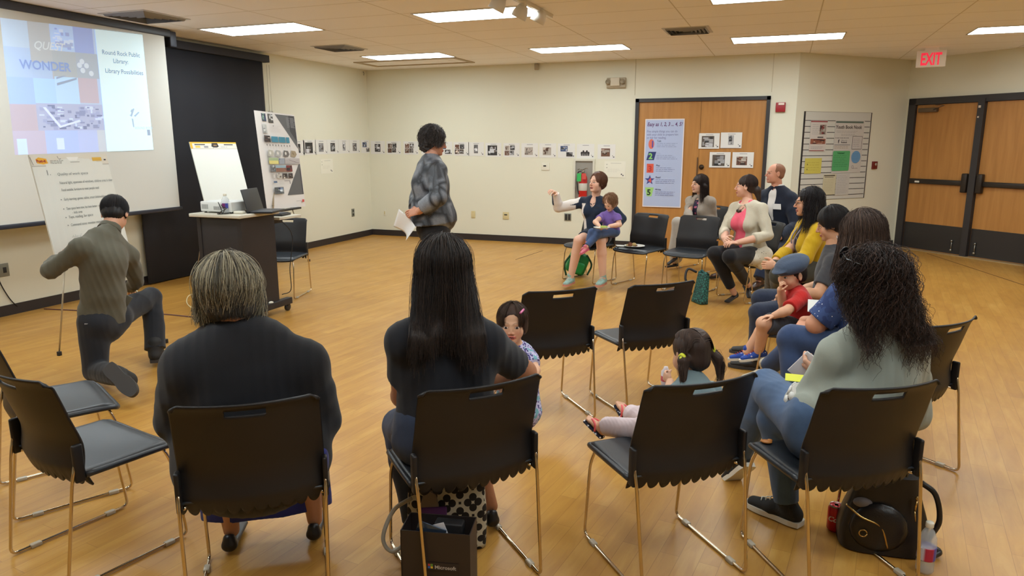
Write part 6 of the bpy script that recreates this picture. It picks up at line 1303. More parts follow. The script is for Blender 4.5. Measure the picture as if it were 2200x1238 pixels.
# ---------- man kneeling before the flip chart
f1=unit(V(-.80,.60,0))
J=jl(pel=A(222,688,5.28),che=A(222,560,5.22),nec=A(232,497,5.36),hed=A(247,460,5.45),fwd=(-.55,.78,-.75),shL=A(172,528,5.12),shR=A(276,545,5.42),
 elL=A(108,582,5.2),elR=A(292,606,5.6),wrL=A(128,560,5.5),wrR=A(282,618,5.75),knL=A(206,796,5.2),knR=A(324,640,5.68),anL=A(262,812,4.82),anR=A(334,752,5.50))
b=Body('man in an olive shirt and dark trousers kneeling on one knee',f1,J,hip=(.135,.11),waist=(.135,.1),chest=(.152,.105),sh=.052,ua=.05,el=.043,wr=.03,th=.085,kn=.062,calf=.055,an=.045,neck=.052,hs=.98,hw=.08); f1,r1=b.f,b.r
tn=(206,156,130); b.skinmesh(tn,hands=[(J['wrL'],V(-.2,.9,.2),V(1,0,0),V(0,0,1),{'curl':(.8,.8,.9,.9),'thumb':.8}),(J['wrR'],V(-.7,.5,-.3),(0,0,-1),V(-.5,-.5,0),{})])
OL=cloth('olive shirt',(90,87,74),bump=.3,var=.05)
b.cloth('shirt',OL,lambda S:(b.torso(S,.016,hem=J['pel']+V(0,0,-.02),k=.05),b.arm(S,'L',.012,1.97,k=.05),b.arm(S,'R',.012,1.97,k=.05),S.cone(J['pel']+V(0,0,.02),J['pel']+V(0,0,.07),(.155,.13),(.165,.13),b.r,k=.03),S.cone(lp(J['nec'],J['che'],.35),J['nec']+V(0,0,.012),.075,.06,k=.03,clip=(J['nec']+V(0,0,.02),(J['nec']-J['che'])+V(0,0,.1)))),fold=.011,freq=8,res=.007,dirn=unit(V(.6,-.3,-.5)))
cv=unit(J['hed']-J['nec']); q=MB(); o=np.array(b.t.location); X=unit(np.cross(cv,V(0,1,0)));Y=np.cross(cv,X)
q.grid(lambda u,v:tuple(J['nec']+V(0,0,-.01)-o+cv*(.015+.04*v)+(X*math.cos(u*6.283)+Y*math.sin(u*6.283))*(.073-.008*v)),28,3,th=.005); obj('collar',q,OL,b.t)
TR=cloth('charcoal trousers',(36,38,44),bump=.3)
b.cloth('trousers',TR,lambda S:(S.cone(J['pel']-V(0,0,.03),J['pel']+V(0,0,.06),(.152,.13),(.145,.118),b.r,k=.05),b.leg(S,'L',.014,1.99),b.leg(S,'R',.014,1.99,bell=.014),S.ell(J['hipL']-f1*.03,.1,k=.04),S.ell(J['hipR']-f1*.03,.1,k=.04)),fold=.0045,freq=10,res=.007)
# pale strip of the back pocket and the shirt tab
for nm,(x,y),(w_,h_),c_ in (('pocket_trim',(199,695),(.1,.006),(150,150,154)),):
    p=A(x,y,5.12)-o; obj(nm,MB().box(p-V(.045,.004,.003),p+V(.045,.004,.003),R=np.array(Matrix.Rotation(.75,3,'Z'))),mat('pocket trim',c_,.6),b.t)
p=A(270,647,5.28)-o; obj('shirt_tab',MB().box(p-V(.026,.006,.04),p+V(.026,.006,.04),.003,R=np.array(Matrix.Rotation(.75,3,'Z'))@np.array(Matrix.Rotation(.6,3,'Y'))),OL,b.t)
SB=mat('black sneaker cloth',(32,31,32),.7,bump=.3,bscale=200); SO=mat('dark sole',(56,53,52),.7)
sh=shoe(b.t,J['anL'],Z(330,866,.02)-Z(265,800,.17),1.1,SB,SO,'boot',upv=(-.75,.6,-.05),lace=BLKP)
shoe(b.t,J['anR'],V(-.62,.78,0),1.0,SB,SO,'boot')
hmb=hairmat('black short',(26,24,26),.45)
def shorthair(b,m,c1,c2,n=900,fc=None,vol=0,seed=1,el_end=-32,res=.004,curl=0,L=.01,az=1.1,ears=True,nape=-.075):
    b.hair_sdf(m,[('e',(0,-.022,.036+vol*.4),(.081+vol,.099+vol,.088+vol)),('e',(0,-.05,-.025),(.068+vol,.058,.055)),('cut',(0,-.03,-.15),(.1,.1,.06))],c1,relief=(.0011,15),res=res,fcut=fc)
    st=scalp_paths(b.w(0,0,0),b.R,b.hs,n,az=(az,2*math.pi-az),el0=(10,90),el_end=el_end,L=lambda a:L,rad=(.083+vol,.101+vol,.091+vol),curl=curl,cfreq=160,jit=.002,pts=8,seed=seed); strands(b.t,'hair_strands',m,st,c1,c2,r=.0011,seed=seed)
shorthair(b,hmb,(26,24,27),(52,48,50),1100)
# ---------- standing woman holding a sheet behind her back
f16=unit(V(.80,.55,0)); r16=np.cross(f16,V(0,0,1))
J=jl(pel=A(931,490,6.0),che=A(925,395,6.0),nec=A(926,341,6.0),hed=A(933,305,6.02),fwd=unit(V(.80,.52,-.18)),shL=A(918,360,6.16),shR=A(938,362,5.83),
 elL=A(897,425,6.2),elR=A(942,424,5.72),wrL=A(893,455,6.02),wrR=A(900,454,5.82),knL=A(936,590,6.1),knR=A(932,590,5.92))
J['anL']=V(*J['knL'][:2],.09)-f16*.02; J['anR']=V(*J['knR'][:2],.09)-f16*.04
b=Body('standing woman with short dark curls in a grey patterned jacket, hands behind her',f16,J,hip=(.165,.13),waist=(.15,.13),chest=(.155,.13),sh=.058,ua=.054,el=.046,wr=.028,th=.085,kn=.058,calf=.052,neck=.05,hs=.95,belly=.13,hk=dict(brow=(50,44,44))); f16,r16=b.f,b.r
tn=(206,148,122); b.skinmesh(tn,hands=[(J['wrL'],V(-.5,-.3,-.6),(.3,.4,0),V(0,0,1),{'curl':(.5,.6,.6,.7)}),(J['wrR'],A(873,459,5.86)-J['wrR'],(.2,.6,-.3),V(0,0,1),{'curl':(.35,.5,.6,.7),'thumb':.5})]); b.eyes()
def jacket_mat():
    q=N('grey block jacquard'); tc=q.n('ShaderNodeTexCoord'); mp=q.n('ShaderNodeMapping'); mp.inputs['Rotation'].default_value=(0,.35,.5); q.l(tc.outputs['Object'],mp.inputs[0])
    v=q.n('ShaderNodeTexVoronoi',distance='CHEBYCHEV',feature='F2'); v.inputs['Scale'].default_value=6.5; v.inputs['Randomness'].default_value=.85; q.l(mp.outputs[0],v.inputs[0])
    v1=q.n('ShaderNodeTexVoronoi',distance='CHEBYCHEV',feature='F1'); v1.inputs['Scale'].default_value=6.5; v1.inputs['Randomness'].default_value=.85; q.l(mp.outputs[0],v1.inputs[0])
    d=q.n('ShaderNodeMath',operation='SUBTRACT'); q.l(v.outputs['Distance'],d.inputs[0]); q.l(v1.outputs['Distance'],d.inputs[1])
    r=q.n('ShaderNodeValToRGB'); e=r.color_ramp.elements; e[0].position=.02; e[0].color=lin((36,38,44)); e[1].position=.3; e[1].color=lin((124,128,136)); m=e.new(.12); m.color=lin((74,78,86)); q.l(d.outputs[0],r.inputs[0])
    n=q.n('ShaderNodeTexNoise',_Scale=160.0,_Detail=3.0); q.l(tc.outputs['Object'],n.inputs[0]); mx=q.n('ShaderNodeMix',data_type='RGBA',blend_type='OVERLAY'); mx.inputs[0].default_value=.5; q.l(r.outputs[0],mx.inputs[6]); q.l(n.outputs[0],mx.inputs[7]); q.l(mx.outputs[2],q.b.inputs['Base Color']); q.b.inputs['Roughness'].default_value=.5
    bp=q.n('ShaderNodeBump',_Strength=.3,_Distance=.002); q.l(n.outputs[0],bp.inputs['Height']); q.l(bp.outputs[0],q.b.inputs['Normal']); return q.m
JM=jacket_mat(); hem=A(930,478,6.0)
b.cloth('jacket',JM,lambda S:(b.torso(S,.022,hem=hem,k=.06),b.arm(S,'L',.022,1.75,k=.05,cuff=.012),b.arm(S,'R',.024,1.75,k=.05,cuff=.014),S.cone(J['wai'],hem-V(0,0,.03),(.18,.17),(.21,.2),r16,k=.05,clip=(hem,(0.12,.08,-1))),S.cone(lp(J['nec'],J['che'],.4),J['nec'],.08,.062,k=.03,clip=(J['nec']+V(0,0,.012),(0,0,1)))),fold=.004,freq=9,res=.008,dirn=(0,0,1))
b.cloth('trousers',cloth('black trousers',(30,30,34)),lambda S:(S.cone(J['pel'],J['pel']+V(0,0,.08),(.175,.145),(.16,.13),r16,k=.05),b.leg(S,'L',.014,1.97,bell=.02),b.leg(S,'R',.014,1.97,bell=.02)),fold=.003,res=.009)
for a in(J['anL'],J['anR']): shoe(b.t,a,f16,.9,BLKP,SO,'sneaker')
hm16=hairmat('dark grey curls',(60,56,56),.65)
b.hair_sdf(hm16,[('e',(0,-.028,.045),(.105,.118,.104)),('e',(0,-.065,-.03),(.088,.065,.075))],(56,52,52),relief=(.002,10),res=.005,lumps=(.011,36),fcut=((0,.118,-.045),(.1,.095,.112)))
st=scalp_paths(b.w(0,0,0),b.R,b.hs,700,az=(.7,2*math.pi-.7),el0=(-10,90),el_end=-25,L=lambda a:.02,rad=(.107,.118,.108),curl=.007,cfreq=130,jit=.006,pts=10,seed=4); strands(b.t,'curls',hm16,st,(40,37,38),(118,110,108),r=.0018,seed=5)
def glasses(b,m,z=.002,y=.098,rr=.021):
    q=MB(); o=np.array(b.t.location)
    for x in(-1,1): q.tube([b.w(x*.032+rr*math.cos(t),y-.006*abs(math.cos(t))*(x*math.cos(t)>0),z+rr*.75*math.sin(t))-o for t in np.linspace(0,6.28,18)],.0017); q.tube([b.w(x*(.032+rr),y-.006,z+.004)-o,b.w(x*.08,.03,z+.006)-o,b.w(x*.082,-.01,z+.0)-o],.0016)
    q.tube([b.w(-.011,y,z+.003)-o,b.w(.011,y,z+.003)-o],.0016); obj('glasses',q,m,b.t)
glasses(b,mat('dark glasses',(50,40,36),.3))
# paper sheet: curved
o_=[A(857,449,5.95),A(893,488,5.82),A(872,517,5.86),A(845,487,6.0)]; n_=unit(np.cross(o_[1]-o_[0],o_[3]-o_[0]))
t=thing('paper_sheet','curled white sheet of paper held behind the standing woman\'s back','paper',tuple(o_[0])); obj('sheet',MB().grid(lambda u,v:tuple((1-u)*(1-v)*o_[0]+u*(1-v)*o_[1]+u*v*o_[2]+(1-u)*v*o_[3]-o_[0]+n_*.045*math.sin(u*3.14)*(0.4+v)),14,10,th=.001),mat('bright paper',(236,236,236),.6),t)
# ---------- seated mother in navy and white zip top
f14=unit(V(-.25,-.97,0)); r14=np.cross(f14,V(0,0,1))
J=jl(pel=A(1283,507,8.0),che=A(1279,452,8.05),nec=A(1279,425,8.05),hed=A(1283,393,7.98),fwd=unit(V(-.55,-.83,.10)),shL=A(1306,434,8.02),shR=A(1252,431,8.12),
 elR=A(1199,446,8.05),wrR=A(1193,415,7.98),elL=A(1336,470,8.0),wrL=A(1316,490,7.85),knR=A(1243,517,7.66),knL=A(1291,517,7.62),anR=A(1226,596,7.70),anL=A(1295,597,7.66))
b=Body('seated woman in a navy and white zip top gesturing with a raised hand',f14,J,hip=(.15,.115),waist=(.12,.1),chest=(.14,.105),sh=.047,ua=.043,el=.037,wr=.024,th=.074,kn=.054,calf=.053,an=.034,neck=.045,bust=.062,hs=.96,hk=dict(brow=(120,80,60),mouth_open=.2)); f14,r14=b.f,b.r
tn=(226,180,156); b.skinmesh(tn,hands=[(J['wrR'],A(1184,407,7.88)-J['wrR'],V(-.4,0,-1),V(0,-1,0),{'curl':(.9,.7,.6,.6),'thumb':.2}),(J['wrL'],A(1300,489,7.78)-J['wrL'],V(0,.6,.6),V(0,0,1),{'curl':(.6,.6,.6,.6)})],legs=1,armres=.006); b.eyes((80,100,110))
NV=cloth('navy fleece',(32,42,62),bump=.3); WH=cloth('white fleece',(226,220,216),bump=.3)
def zipcol(v):
    c=np.tile(lin((30,42,62))[:3],(len(v),1)); wht=np.array(lin((228,220,214))[:3]); d=(v-J['wai'])@r14; z=v[:,2]
    side=(np.abs(d)>.098-.02*np.sin((z-.5)*14))&(z<J['shR'][2]-.0)&(np.abs(d)<.16)&(d>0); c[side]=wht
    a,e,w=J['shR'],J['elR'],J['wrR']; h=(v-a)@unit(e-a); dist=np.linalg.norm(np.cross(v-a,unit(e-a)),axis=1)
    up_=(h>.10)&(dist<.1)&(v[:,2]<(a+(e-a)*.5)[2]+.002)&(d>.13); c[up_]=wht
    fo=((v-e)@unit(w-e)>.015)&(np.linalg.norm(v-e,axis=1)<.3)&(d>.2)&(((v-e)@unit(np.cross(unit(w-e),f14)))*1>-.018); c[fo]=wht
    p=(np.abs(np.abs(d-.055-.22*(z-J['che'][2]))-.0)<.0); return c
b.cloth('zip_top',cloth('two tone fleece',(1,1,2),attr=True,var=0),lambda S:(b.torso(S,.013,hem=J['pel']-V(0,0,.02),k=.04),b.arm(S,'L',.016,1.9,k=.04),b.arm(S,'R',.018,1.97,k=.04),S.ell(J['nec']-V(0,0,.035)+f14*.075,V(.032,.08,.062),np.array([r14,f14,V(0,0,1)]).T,k=.01,op=-1)),fold=.0035,freq=15,res=.0055,col=zipcol)
o=np.array(b.t.location); q=MB()
for x in(-1,1): q.grid(lambda u,v:tuple(J['nec']-o+V(0,0,-.075+.075*u)+r14*x*(.006+.052*u)+f14*(.085-.065*u)+r14*x*.03*v*(u>.1)+V(0,0,.012*v)),6,2,th=.006)
obj('collar',q,NV,b.t)
zp=J['nec']+f14*.108-V(0,0,.085)-o; obj('zip',MB().box(zp-V(.003,.004,.05),zp+V(.003,.004,.01)),mat('grey zip',(150,156,164),.4),b.t)
lg=A(1295,442,7.9)-o; P=Print(J['che']+f14*.125+V(0,0,.035)+r14*-.085,r14,V(0,0,1),.06,.02,(30,42,62),th=.001); P.text('CCC',.004,.003,.018,(210,214,220),bold=.001); pr=P.done('chest_logo',None); pr.parent=b.t; pr.location=-V(*b.t.location)
b.cloth('shorts',NV,lambda S:(S.cone(J['pel'],J['pel']+V(0,0,.04),(.155,.12),(.15,.115),b.r,k=.04),b.leg(S,'L',.014,.55),b.leg(S,'R',.014,.55)),fold=.003)
MINT=vor('mint running mesh',(150,184,176),(210,216,212),(120,150,150),60,.3); CO=mat('coral sole',(206,140,120),.6)
for a in(J['anR'],J['anL']): shoe(b.t,a,f14,.95,MINT,CO,'sneaker',lace=RUB)
hmm=hairmat('chestnut',(104,66,48),.45); shorthair(b,hmm,(92,58,42),(138,92,66),900,fc=((0.014,.1,.0),(.07,.07,.1)),vol=.008,L=.025,az=1.05,el_end=-25)
# toddler on her lap
fT=unit(V(-.62,-.78,0)); rT=np.cross(fT,V(0,0,1))
J=jl(pel=A(1316,497,7.78),che=A(1310,472,7.76),nec=A(1310,455,7.74),hed=A(1311,436,7.68),fwd=unit(V(-.45,-.75,-.62)),shL=A(1326,464,7.68),shR=A(1295,462,7.78),elR=A(1279,477,7.58),wrR=A(1287,485,7.52),elL=A(1331,483,7.66),wrL=A(1310,486,7.54),
 knR=A(1272,500,7.52),knL=A(1283,505,7.50),anR=A(1262,524,7.50),anL=A(1258,532,7.42))
b=Body('toddler in a purple top sitting on the lap of the woman in navy',fT,J,s=.5,hs=.76,hands=.5,hip=(.15,.12),waist=(.15,.12),chest=(.14,.115),ua=.055,el=.05,wr=.038,neck=.05,th=.085,kn=.07,calf=.062,an=.05,hw=.06,hk=dict(kid=True,cheek=1.3,brow=(150,110,84))); fT,rT=b.f,b.r
b.skinmesh((232,186,160),hands=[(J['wrR'],A(1292,489,7.48)-J['wrR'],(0,0,-1),V(1,0,0),{'curl':(.8,.8,.8,.8)}),(J['wrL'],A(1301,488,7.48)-J['wrL'],(0,0,-1),V(-1,0,0),{'curl':(.8,.8,.8,.8)})],armres=.005); b.eyes()
b.cloth('top',cloth('purple cotton',(124,98,172)),lambda S:(b.torso(S,.012,k=.03),b.arm(S,'L',.016,.5),b.arm(S,'R',.016,.5)),fold=.003,res=.005,freq=26)
b.cloth('jeans',DEN('light blue',(68,88,128)),lambda S:(S.cone(J['pel'],J['pel']+V(0,0,.03),(.085,.07),(.08,.065),b.r,k=.03),b.leg(S,'L',.008,1.85,k=.02),b.leg(S,'R',.008,1.85,k=.02)),fold=.002,res=.005)
PS=mat('pink shoe toddler',(206,104,124),.5)
shoe(b.t,J['anR'],V(-.5,-.75,-.25),.52,PS,PS,'sneaker'); shoe(b.t,J['anL'],V(-.4,-.8,-.3),.52,PS,PS,'sneaker')
hml=hairmat('light brown curls',(150,110,80),.5)
b.hair_sdf(hml,[('e',(0,-.024,.04),(.09,.104,.094)),('e',(0,-.055,-.03),(.085,.06,.06)),('e',(.075,-.0,-.01),(.03,.04,.06)),('e',(-.075,-.0,-.01),(.03,.04,.06))],(138,100,74),relief=(.001,10),res=.004,lumps=(.008,40),fcut=((0,.11,-.03),(.068,.072,.085)))
st=scalp_paths(b.w(0,0,0),b.R,b.hs,420,az=(.9,2*math.pi-.9),el0=(0,88),el_end=-25,L=lambda a:.035,rad=(.094,.106,.098),curl=.007,cfreq=120,jit=.004,pts=10,seed=4); strands(b.t,'curls',hml,st,(122,86,62),(186,146,110),r=.0014,seed=5)
pc=A(1293,491,7.44); t=thing('snack_plate','small plate with green fruit held over the toddler\'s knees','plate',tuple(pc)); obj('plate',MB().lathe([(0,0),(.06,.002),(.085,.012),(.088,.014),(.0,.006)],(0,0,0),28),mat('paper white'),t)
for i in range(5): obj('fruit_slice',MB().ball((.02*math.cos(i*1.3)+.02,.02*math.sin(i*1.3),.018),(.022,.014,.012),n=12),mat('green fruit',(164,176,80),.5),t)
# ---------- woman in grey jacket before the wooden door
f13=unit(V(-.55,-.83,0)); r13=np.cross(f13,V(0,0,1))
J=jl(pel=A(1512,500,9.1),che=A(1506,447,9.1),nec=A(1505,421,9.1),hed=A(1502,396,9.06),fwd=unit(V(-.8,-.58,.0)),shR=A(1484,429,9.2),shL=A(1527,430,9.0),elR=A(1478,462,8.9),elL=A(1532,466,9.1),wrR=A(1487,486,8.75),wrL=A(1500,488,8.75),
 knR=A(1455,478,8.72),knL=A(1480,490,8.6),anR=A(1449,548,8.68),anL=V(*Z(1448,577,0)[:2],.09))
b=Body('smiling woman with long dark hair and a grey jacket by the wooden door',f13,J,hip=(.145,.11),waist=(.12,.1),chest=(.135,.1),sh=.046,ua=.042,el=.036,wr=.024,th=.07,kn=.052,calf=.05,an=.036,neck=.043,hs=.95,bust=.055,hk=dict(smile=1,brow=(50,36,32))); f13,r13=b.f,b.r
b.skinmesh((230,184,158),hands=[(J['wrR'],V(.6,-.5,-.1),(0,0,-1),V(.5,.5,0),{}),(J['wrL'],V(-.6,-.5,-.1),(0,0,-1),V(-.5,.5,0),{})]); b.eyes()
GJ=cloth('light grey jacket',(158,146,134)); b.cloth('jacket',GJ,lambda S:(b.torso(S,.016,hem=J['pel']-V(0,0,.03),k=.04),b.arm(S,'L',.016,1.9),b.arm(S,'R',.016,1.9),S.ell(J['che']+f13*.13+V(0,0,-.01),V(.038,.09,.18),np.array([r13,f13,V(0,0,1)]).T,k=.01,op=-1),S.ell(J['nec'],.05,k=.01,op=-1)),fold=.0035,freq=13)
b.cloth('blouse',vor('dark flower blouse',(38,32,60),(214,120,140),(180,90,120),26,.35,(30,28,50)),lambda S:(b.torso(S,.006,hem=J['pel'],k=.04),S.ell(J['nec']+f13*.05,.05,k=.01,op=-1)),fold=.001)
b.cloth('trousers',cloth('pale grey trousers',(178,170,160)),lambda S:(S.cone(J['pel'],J['pel']+V(0,0,.04),(.15,.115),(.145,.11),b.r,k=.04),b.leg(S,'R',.016,1.96,bell=.03),b.leg(S,'L',.014,1.9,bell=.03)),fold=.003)
shoe(b.t,J['anR'],V(-.5,-.7,-.35),.9,BLKP,SO,'flat'); shoe(b.t,J['anL'],f13,.9,BLKP,SO,'flat')
hm13=hairmat('long dark brown',(40,28,26),.33); upb=J['nec']-f13*.06
b.hair_sdf(hm13,[('e',(0,-.022,.036),(.088,.104,.094)),('w',b.w(.06,-.03,-.02),J['nec']-r13*.085+f13*.01-V(0,0,.16),.045,.03),('w',b.w(-.07,-.03,-.02),J['nec']+r13*.06+f13*.02-V(0,0,.02),.035,.02),('w',b.w(0,-.06,-.02),upb-V(0,0,.14),(.085,.04),(.1,.03))],(38,27,25),relief=(.0016,12),res=.0055,fcut=((0,.105,-.045),(.058,.07,.086)))
st=scalp_paths(b.w(0,0,0),b.R,b.hs,500,az=(1.0,2*math.pi-1.1),el0=(30,90),el_end=-10,L=lambda a:.24,rad=(.09,.105,.096),jit=.004,pts=12,seed=4,spread=.1); strands(b.t,'hair_strands',hm13,st,(28,20,18),(74,54,46),r=.0016,seed=5)
# ---------- woman in pink top and cream cardigan
f12=unit(V(-.72,-.69,0)); r12=np.cross(f12,V(0,0,1))
J=jl(pel=A(1615,545,7.46),che=A(1604,472,7.42),nec=A(1607,432,7.46),hed=A(1602,401,7.45),fwd=unit(V(-.97,.10,-.02)),shR=A(1580,443,7.56),shL=A(1636,445,7.34),elR=A(1556,496,7.44),elL=A(1650,506,7.24),wrR=A(1556,514,7.2),wrL=A(1583,522,7.08),
 knR=A(1535,545,7.1),knL=A(1568,552,6.95),anR=A(1576,628,7.26),anL=A(1606,612,7.52))
b=Body('woman in a pink top and cream crochet cardigan looking to the left',f12,J,hip=(.17,.13),waist=(.125,.105),chest=(.142,.105),sh=.046,ua=.045,el=.04,wr=.027,th=.09,kn=.062,calf=.055,an=.036,neck=.045,bust=.068,belly=.1,hs=.96,hk=dict(smile=.4,brow=(70,50,42))); f12,r12=b.f,b.r
tn=(222,172,148); b.skinmesh(tn,hands=[(J['wrR'],A(1566,520,7.0)-J['wrR'],V(.5,.3,-.3),V(0,0,1),{'curl':(.7,.7,.7,.7)}),(J['wrL'],A(1562,520,7.0)-J['wrL'],V(0,.3,-1),V(0,0,1),{'curl':(.5,.6,.6,.6)})]); b.eyes()
b.cloth('top',cloth('pink jersey',(236,100,122),bump=.25),lambda S:(b.torso(S,.009,hem=J['pel']-V(0,0,.0),k=.05),S.ell(J['nec']-V(0,0,.045)+f12*.07,V(.06,.08,.075),np.array([r12,f12,V(0,0,1)]).T,k=.015,op=-1),S.ell(J['nec'],.06,k=.01,op=-1)),fold=.003,freq=20,res=.006)
CK=knit('cream crochet',(222,212,190),70)
b.cloth('cardigan',CK,lambda S:(b.torso(S,.017,hem=J['pel']-V(0,0,.04),k=.05),b.arm(S,'L',.013,1.45,cuff=.01),b.arm(S,'R',.013,1.7,cuff=.01),S.ell(J['che']+f12*.16-V(0,0,.06),V(.08,.15,.3),np.array([r12,f12,V(0,0,1)]).T,k=.01,op=-1),S.ell(J['nec']+f12*.03+V(0,0,.01),V(.075,.09,.05),np.array([r12,f12,V(0,0,1)]).T,k=.01,op=-1)),fold=.004,freq=16,res=.0065)
b.cloth('crochet_hem',vor('crochet lace',(214,206,188),(60,56,52),(60,56,52),34,.16),lambda S:(S.cone(J['hipL']+r12*-.05+f12*.0,J['hipL']+r12*-.07+f12*.16-V(0,0,.01),.1,.085,k=.03),S.cone(J['hipL']+r12*-.06,J['hipL']-r12*.085+f12*.1-V(0,0,.07),(.09,.04),(.08,.035),f12,k=.03),),fold=.004,freq=20,res=.0065)
b.cloth('leggings',cloth('black leggings',(27,26,30)),lambda S:(S.cone(J['pel']-V(0,0,.02),J['pel']+V(0,0,.03),(.17,.13),(.165,.125),b.r,k=.04),b.leg(S,'R',.01,1.86),b.leg(S,'L',.01,1.86)),fold=.0025,res=.0065)
shoe(b.t,J['anR'],V(-.35,-.9,-.12),.92,BLKP,BLKP,'flat'); shoe(b.t,J['anL'],V(.3,-.85,-.4),.92,BLKP,BLKP,'flat')
hm12=hairmat('dark brown tied',(52,38,34),.38)
b.hair_sdf(hm12,[('e',(0,-.022,.036),(.082,.1,.088)),('e',(0,-.055,-.02),(.066,.05,.05)),('e',(0,-.115,-.03),(.035,.035,.035)),('w',b.w(0,-.12,-.05),b.w(.01,-.14,-.14),.034,.018)],(48,35,31),relief=(.0012,14),res=.0045)
st=scalp_paths(b.w(0,0,0),b.R,b.hs,500,az=(1.5,2*math.pi-1.5),el0=(20,90),el_end=-15,L=lambda a:.005,rad=(.084,.102,.091),jit=.002,pts=8,seed=4); strands(b.t,'hair_strands',hm12,st,(36,26,24),(84,62,54),r=.0012,seed=5)
q=MB(); o=np.array(b.t.location); q.tube(cat([J['nec']+r12*.05-V(0,0,.01)-o+f12*.02,J['nec']+r12*.03-V(0,0,.06)-o+f12*.09,J['nec']-V(0,0,.1)-o+f12*.118,J['nec']-r12*.03-V(0,0,.06)-o+f12*.09,J['nec']-r12*.05-V(0,0,.01)-o+f12*.02]),.0025)
for x in(-1,0,1): q.ball(J['nec']-V(0,0,.1-.008*abs(x))+f12*.12+r12*x*.018-o,(.012,.01,.016))
obj('necklace',q,mat('bead brown',(56,38,30),.3),b.t)
# ---------- man in dark blazer
f15=unit(V(-.72,-.69,0)); r15=np.cross(f15,V(0,0,1))
J=jl(pel=A(1685,515,8.78),che=A(1671,447,8.74),nec=A(1670,402,8.76),hed=A(1665,373,8.72),fwd=unit(V(-.93,-.36,.02)),shR=A(1644,419,8.84),shL=A(1698,424,8.66),elR=A(1632,470,8.7),elL=A(1710,486,8.5),wrR=A(1646,506,8.3),wrL=A(1672,512,8.25),
 knR=A(1620,525,8.25),knL=A(1655,530,8.2),anR=A(1556,580,8.5),anL=A(1631,602,8.05))
b=Body('smiling man with short reddish hair in a dark blazer and white shirt',f15,J,hip=(.155,.13),waist=(.155,.13),chest=(.18,.135),sh=.062,ua=.056,el=.046,wr=.03,th=.085,kn=.06,calf=.055,an=.04,neck=.056,hs=1.0,belly=.1,hk=dict(smile=.8,jaw=1.12,brow=(150,110,84),lip=(176,96,84))); f15,r15=b.f,b.r
b.skinmesh((218,158,132),hands=[(J['wrR'],V(.3,-.8,-.2),(0,0,-1),V(.6,.3,0),{}),(J['wrL'],V(-.5,-.7,-.1),(0,0,-1),V(-.6,.3,0),{})]); b.eyes((90,100,110))
b.cloth('shirt',cloth('white shirt',(228,224,220),bump=.15),lambda S:(b.torso(S,.008,hem=J['pel'],k=.05),S.cone(lp(J['nec'],J['che'],.2),J['nec']+V(0,0,.035),.075,.066,k=.01,clip=(J['nec']+V(0,0,.035),(0,0,1))),S.ell(J['nec']+f15*.075+V(0,0,.02),V(.02,.05,.055),np.array([r15,f15,V(0,0,1)]).T,k=.01,op=-1)),fold=.001)
b.cloth('blazer',cloth('navy blazer',(28,34,50),bump=.3),lambda S:(b.torso(S,.02,hem=J['pel']-V(0,0,.05),k=.05),b.arm(S,'L',.018,1.93,k=.05),b.arm(S,'R',.018,1.93,k=.05),S.cone(J['nec']+f15*.17+V(0,0,.06),lp(J['che'],J['wai'],.6)+f15*.19,(.085,.1),(.015,.07),r15,k=.008,op=-1),S.ell(J['nec']+V(0,0,.035),.068,k=.01,op=-1)),fold=.003,freq=9)
b.cloth('jeans',DEN('dark rinse',(48,60,88)),lambda S:(S.cone(J['pel'],J['pel']+V(0,0,.03),(.16,.13),(.155,.13),b.r,k=.04),b.leg(S,'R',.014,1.95,bell=.02),b.leg(S,'L',.014,1.95,bell=.02)),fold=.003)
BR=mat('brown shoe leather',(74,48,38),.3); shoe(b.t,J['anL'],V(-.5,-.85,-.1),1.0,BR,BLKP,'sneaker'); shoe(b.t,J['anR'],V(-.8,-.5,-.1),1.0,BR,BLKP,'sneaker')
tg=J['che']+f15*.152-r15*.098+V(0,0,.03); P=Print(tg-V(*b.t.location)*0+r15*-.045-V(0,0,.03),unit(r15+f15*.25),V(0,.0,1)+.12*r15,.09,.062,(232,232,232),th=.001); P.lines(.012,.04,.06,2,.014,(170,180,200),.35,2); pr=P.done('name_tag',None); pr.parent=b.t; pr.location=-V(*b.t.location)
hm15=hairmat('short reddish',(140,96,72),.6); b.hair_sdf(hm15,[('e',(0,-.022,.033),(.078,.096,.083)),('e',(0,-.045,-.02),(.072,.06,.05)),('cut',(0,.06,.06),(.075,.06,.06)),('cut',(0,-.03,-.15),(.1,.1,.06))],(142,98,74),relief=(.0008,16),res=.0045)
# ---------- woman in mustard cardigan
f10=unit(V(-.90,-.43,0)); r10=np.cross(f10,V(0,0,1))
J=jl(pel=A(1760,578,6.42),che=A(1742,515,6.36),nec=A(1745,470,6.38),hed=A(1735,436,6.33),fwd=unit(V(-.97,-.1,-.05)),shL=A(1758,492,6.22),shR=A(1728,482,6.5),elL=A(1731,553,6.1),elR=A(1700,532,6.35),wrL=A(1668,572,5.98),wrR=A(1662,564,6.12),
 knL=A(1672,592,5.94),knR=A(1662,575,6.12),anL=V(*Z(1668,690,0)[:2],.09),anR=V(*Z(1650,668,0)[:2],.09))
b=Body('woman with wavy black hair, glasses and a mustard cardigan, hands clasped',f10,J,hip=(.16,.12),waist=(.135,.11),chest=(.145,.11),sh=.05,ua=.047,el=.04,wr=.027,th=.08,kn=.058,calf=.052,an=.036,neck=.045,bust=.065,hs=.96,hk=dict(brow=(36,28,28))); f10,r10=b.f,b.r
b.skinmesh((216,164,134),hands=[(J['wrL'],A(1648,570,5.98)-J['wrL'],V(.2,.8,-.2),V(0,0,1),{'curl':(.8,.8,.8,.8)}),(J['wrR'],A(1645,574,6.03)-J['wrR'],V(.2,-.8,.2),V(0,0,1),{'curl':(.8,.8,.8,.8)})]); b.eyes((50,34,26))
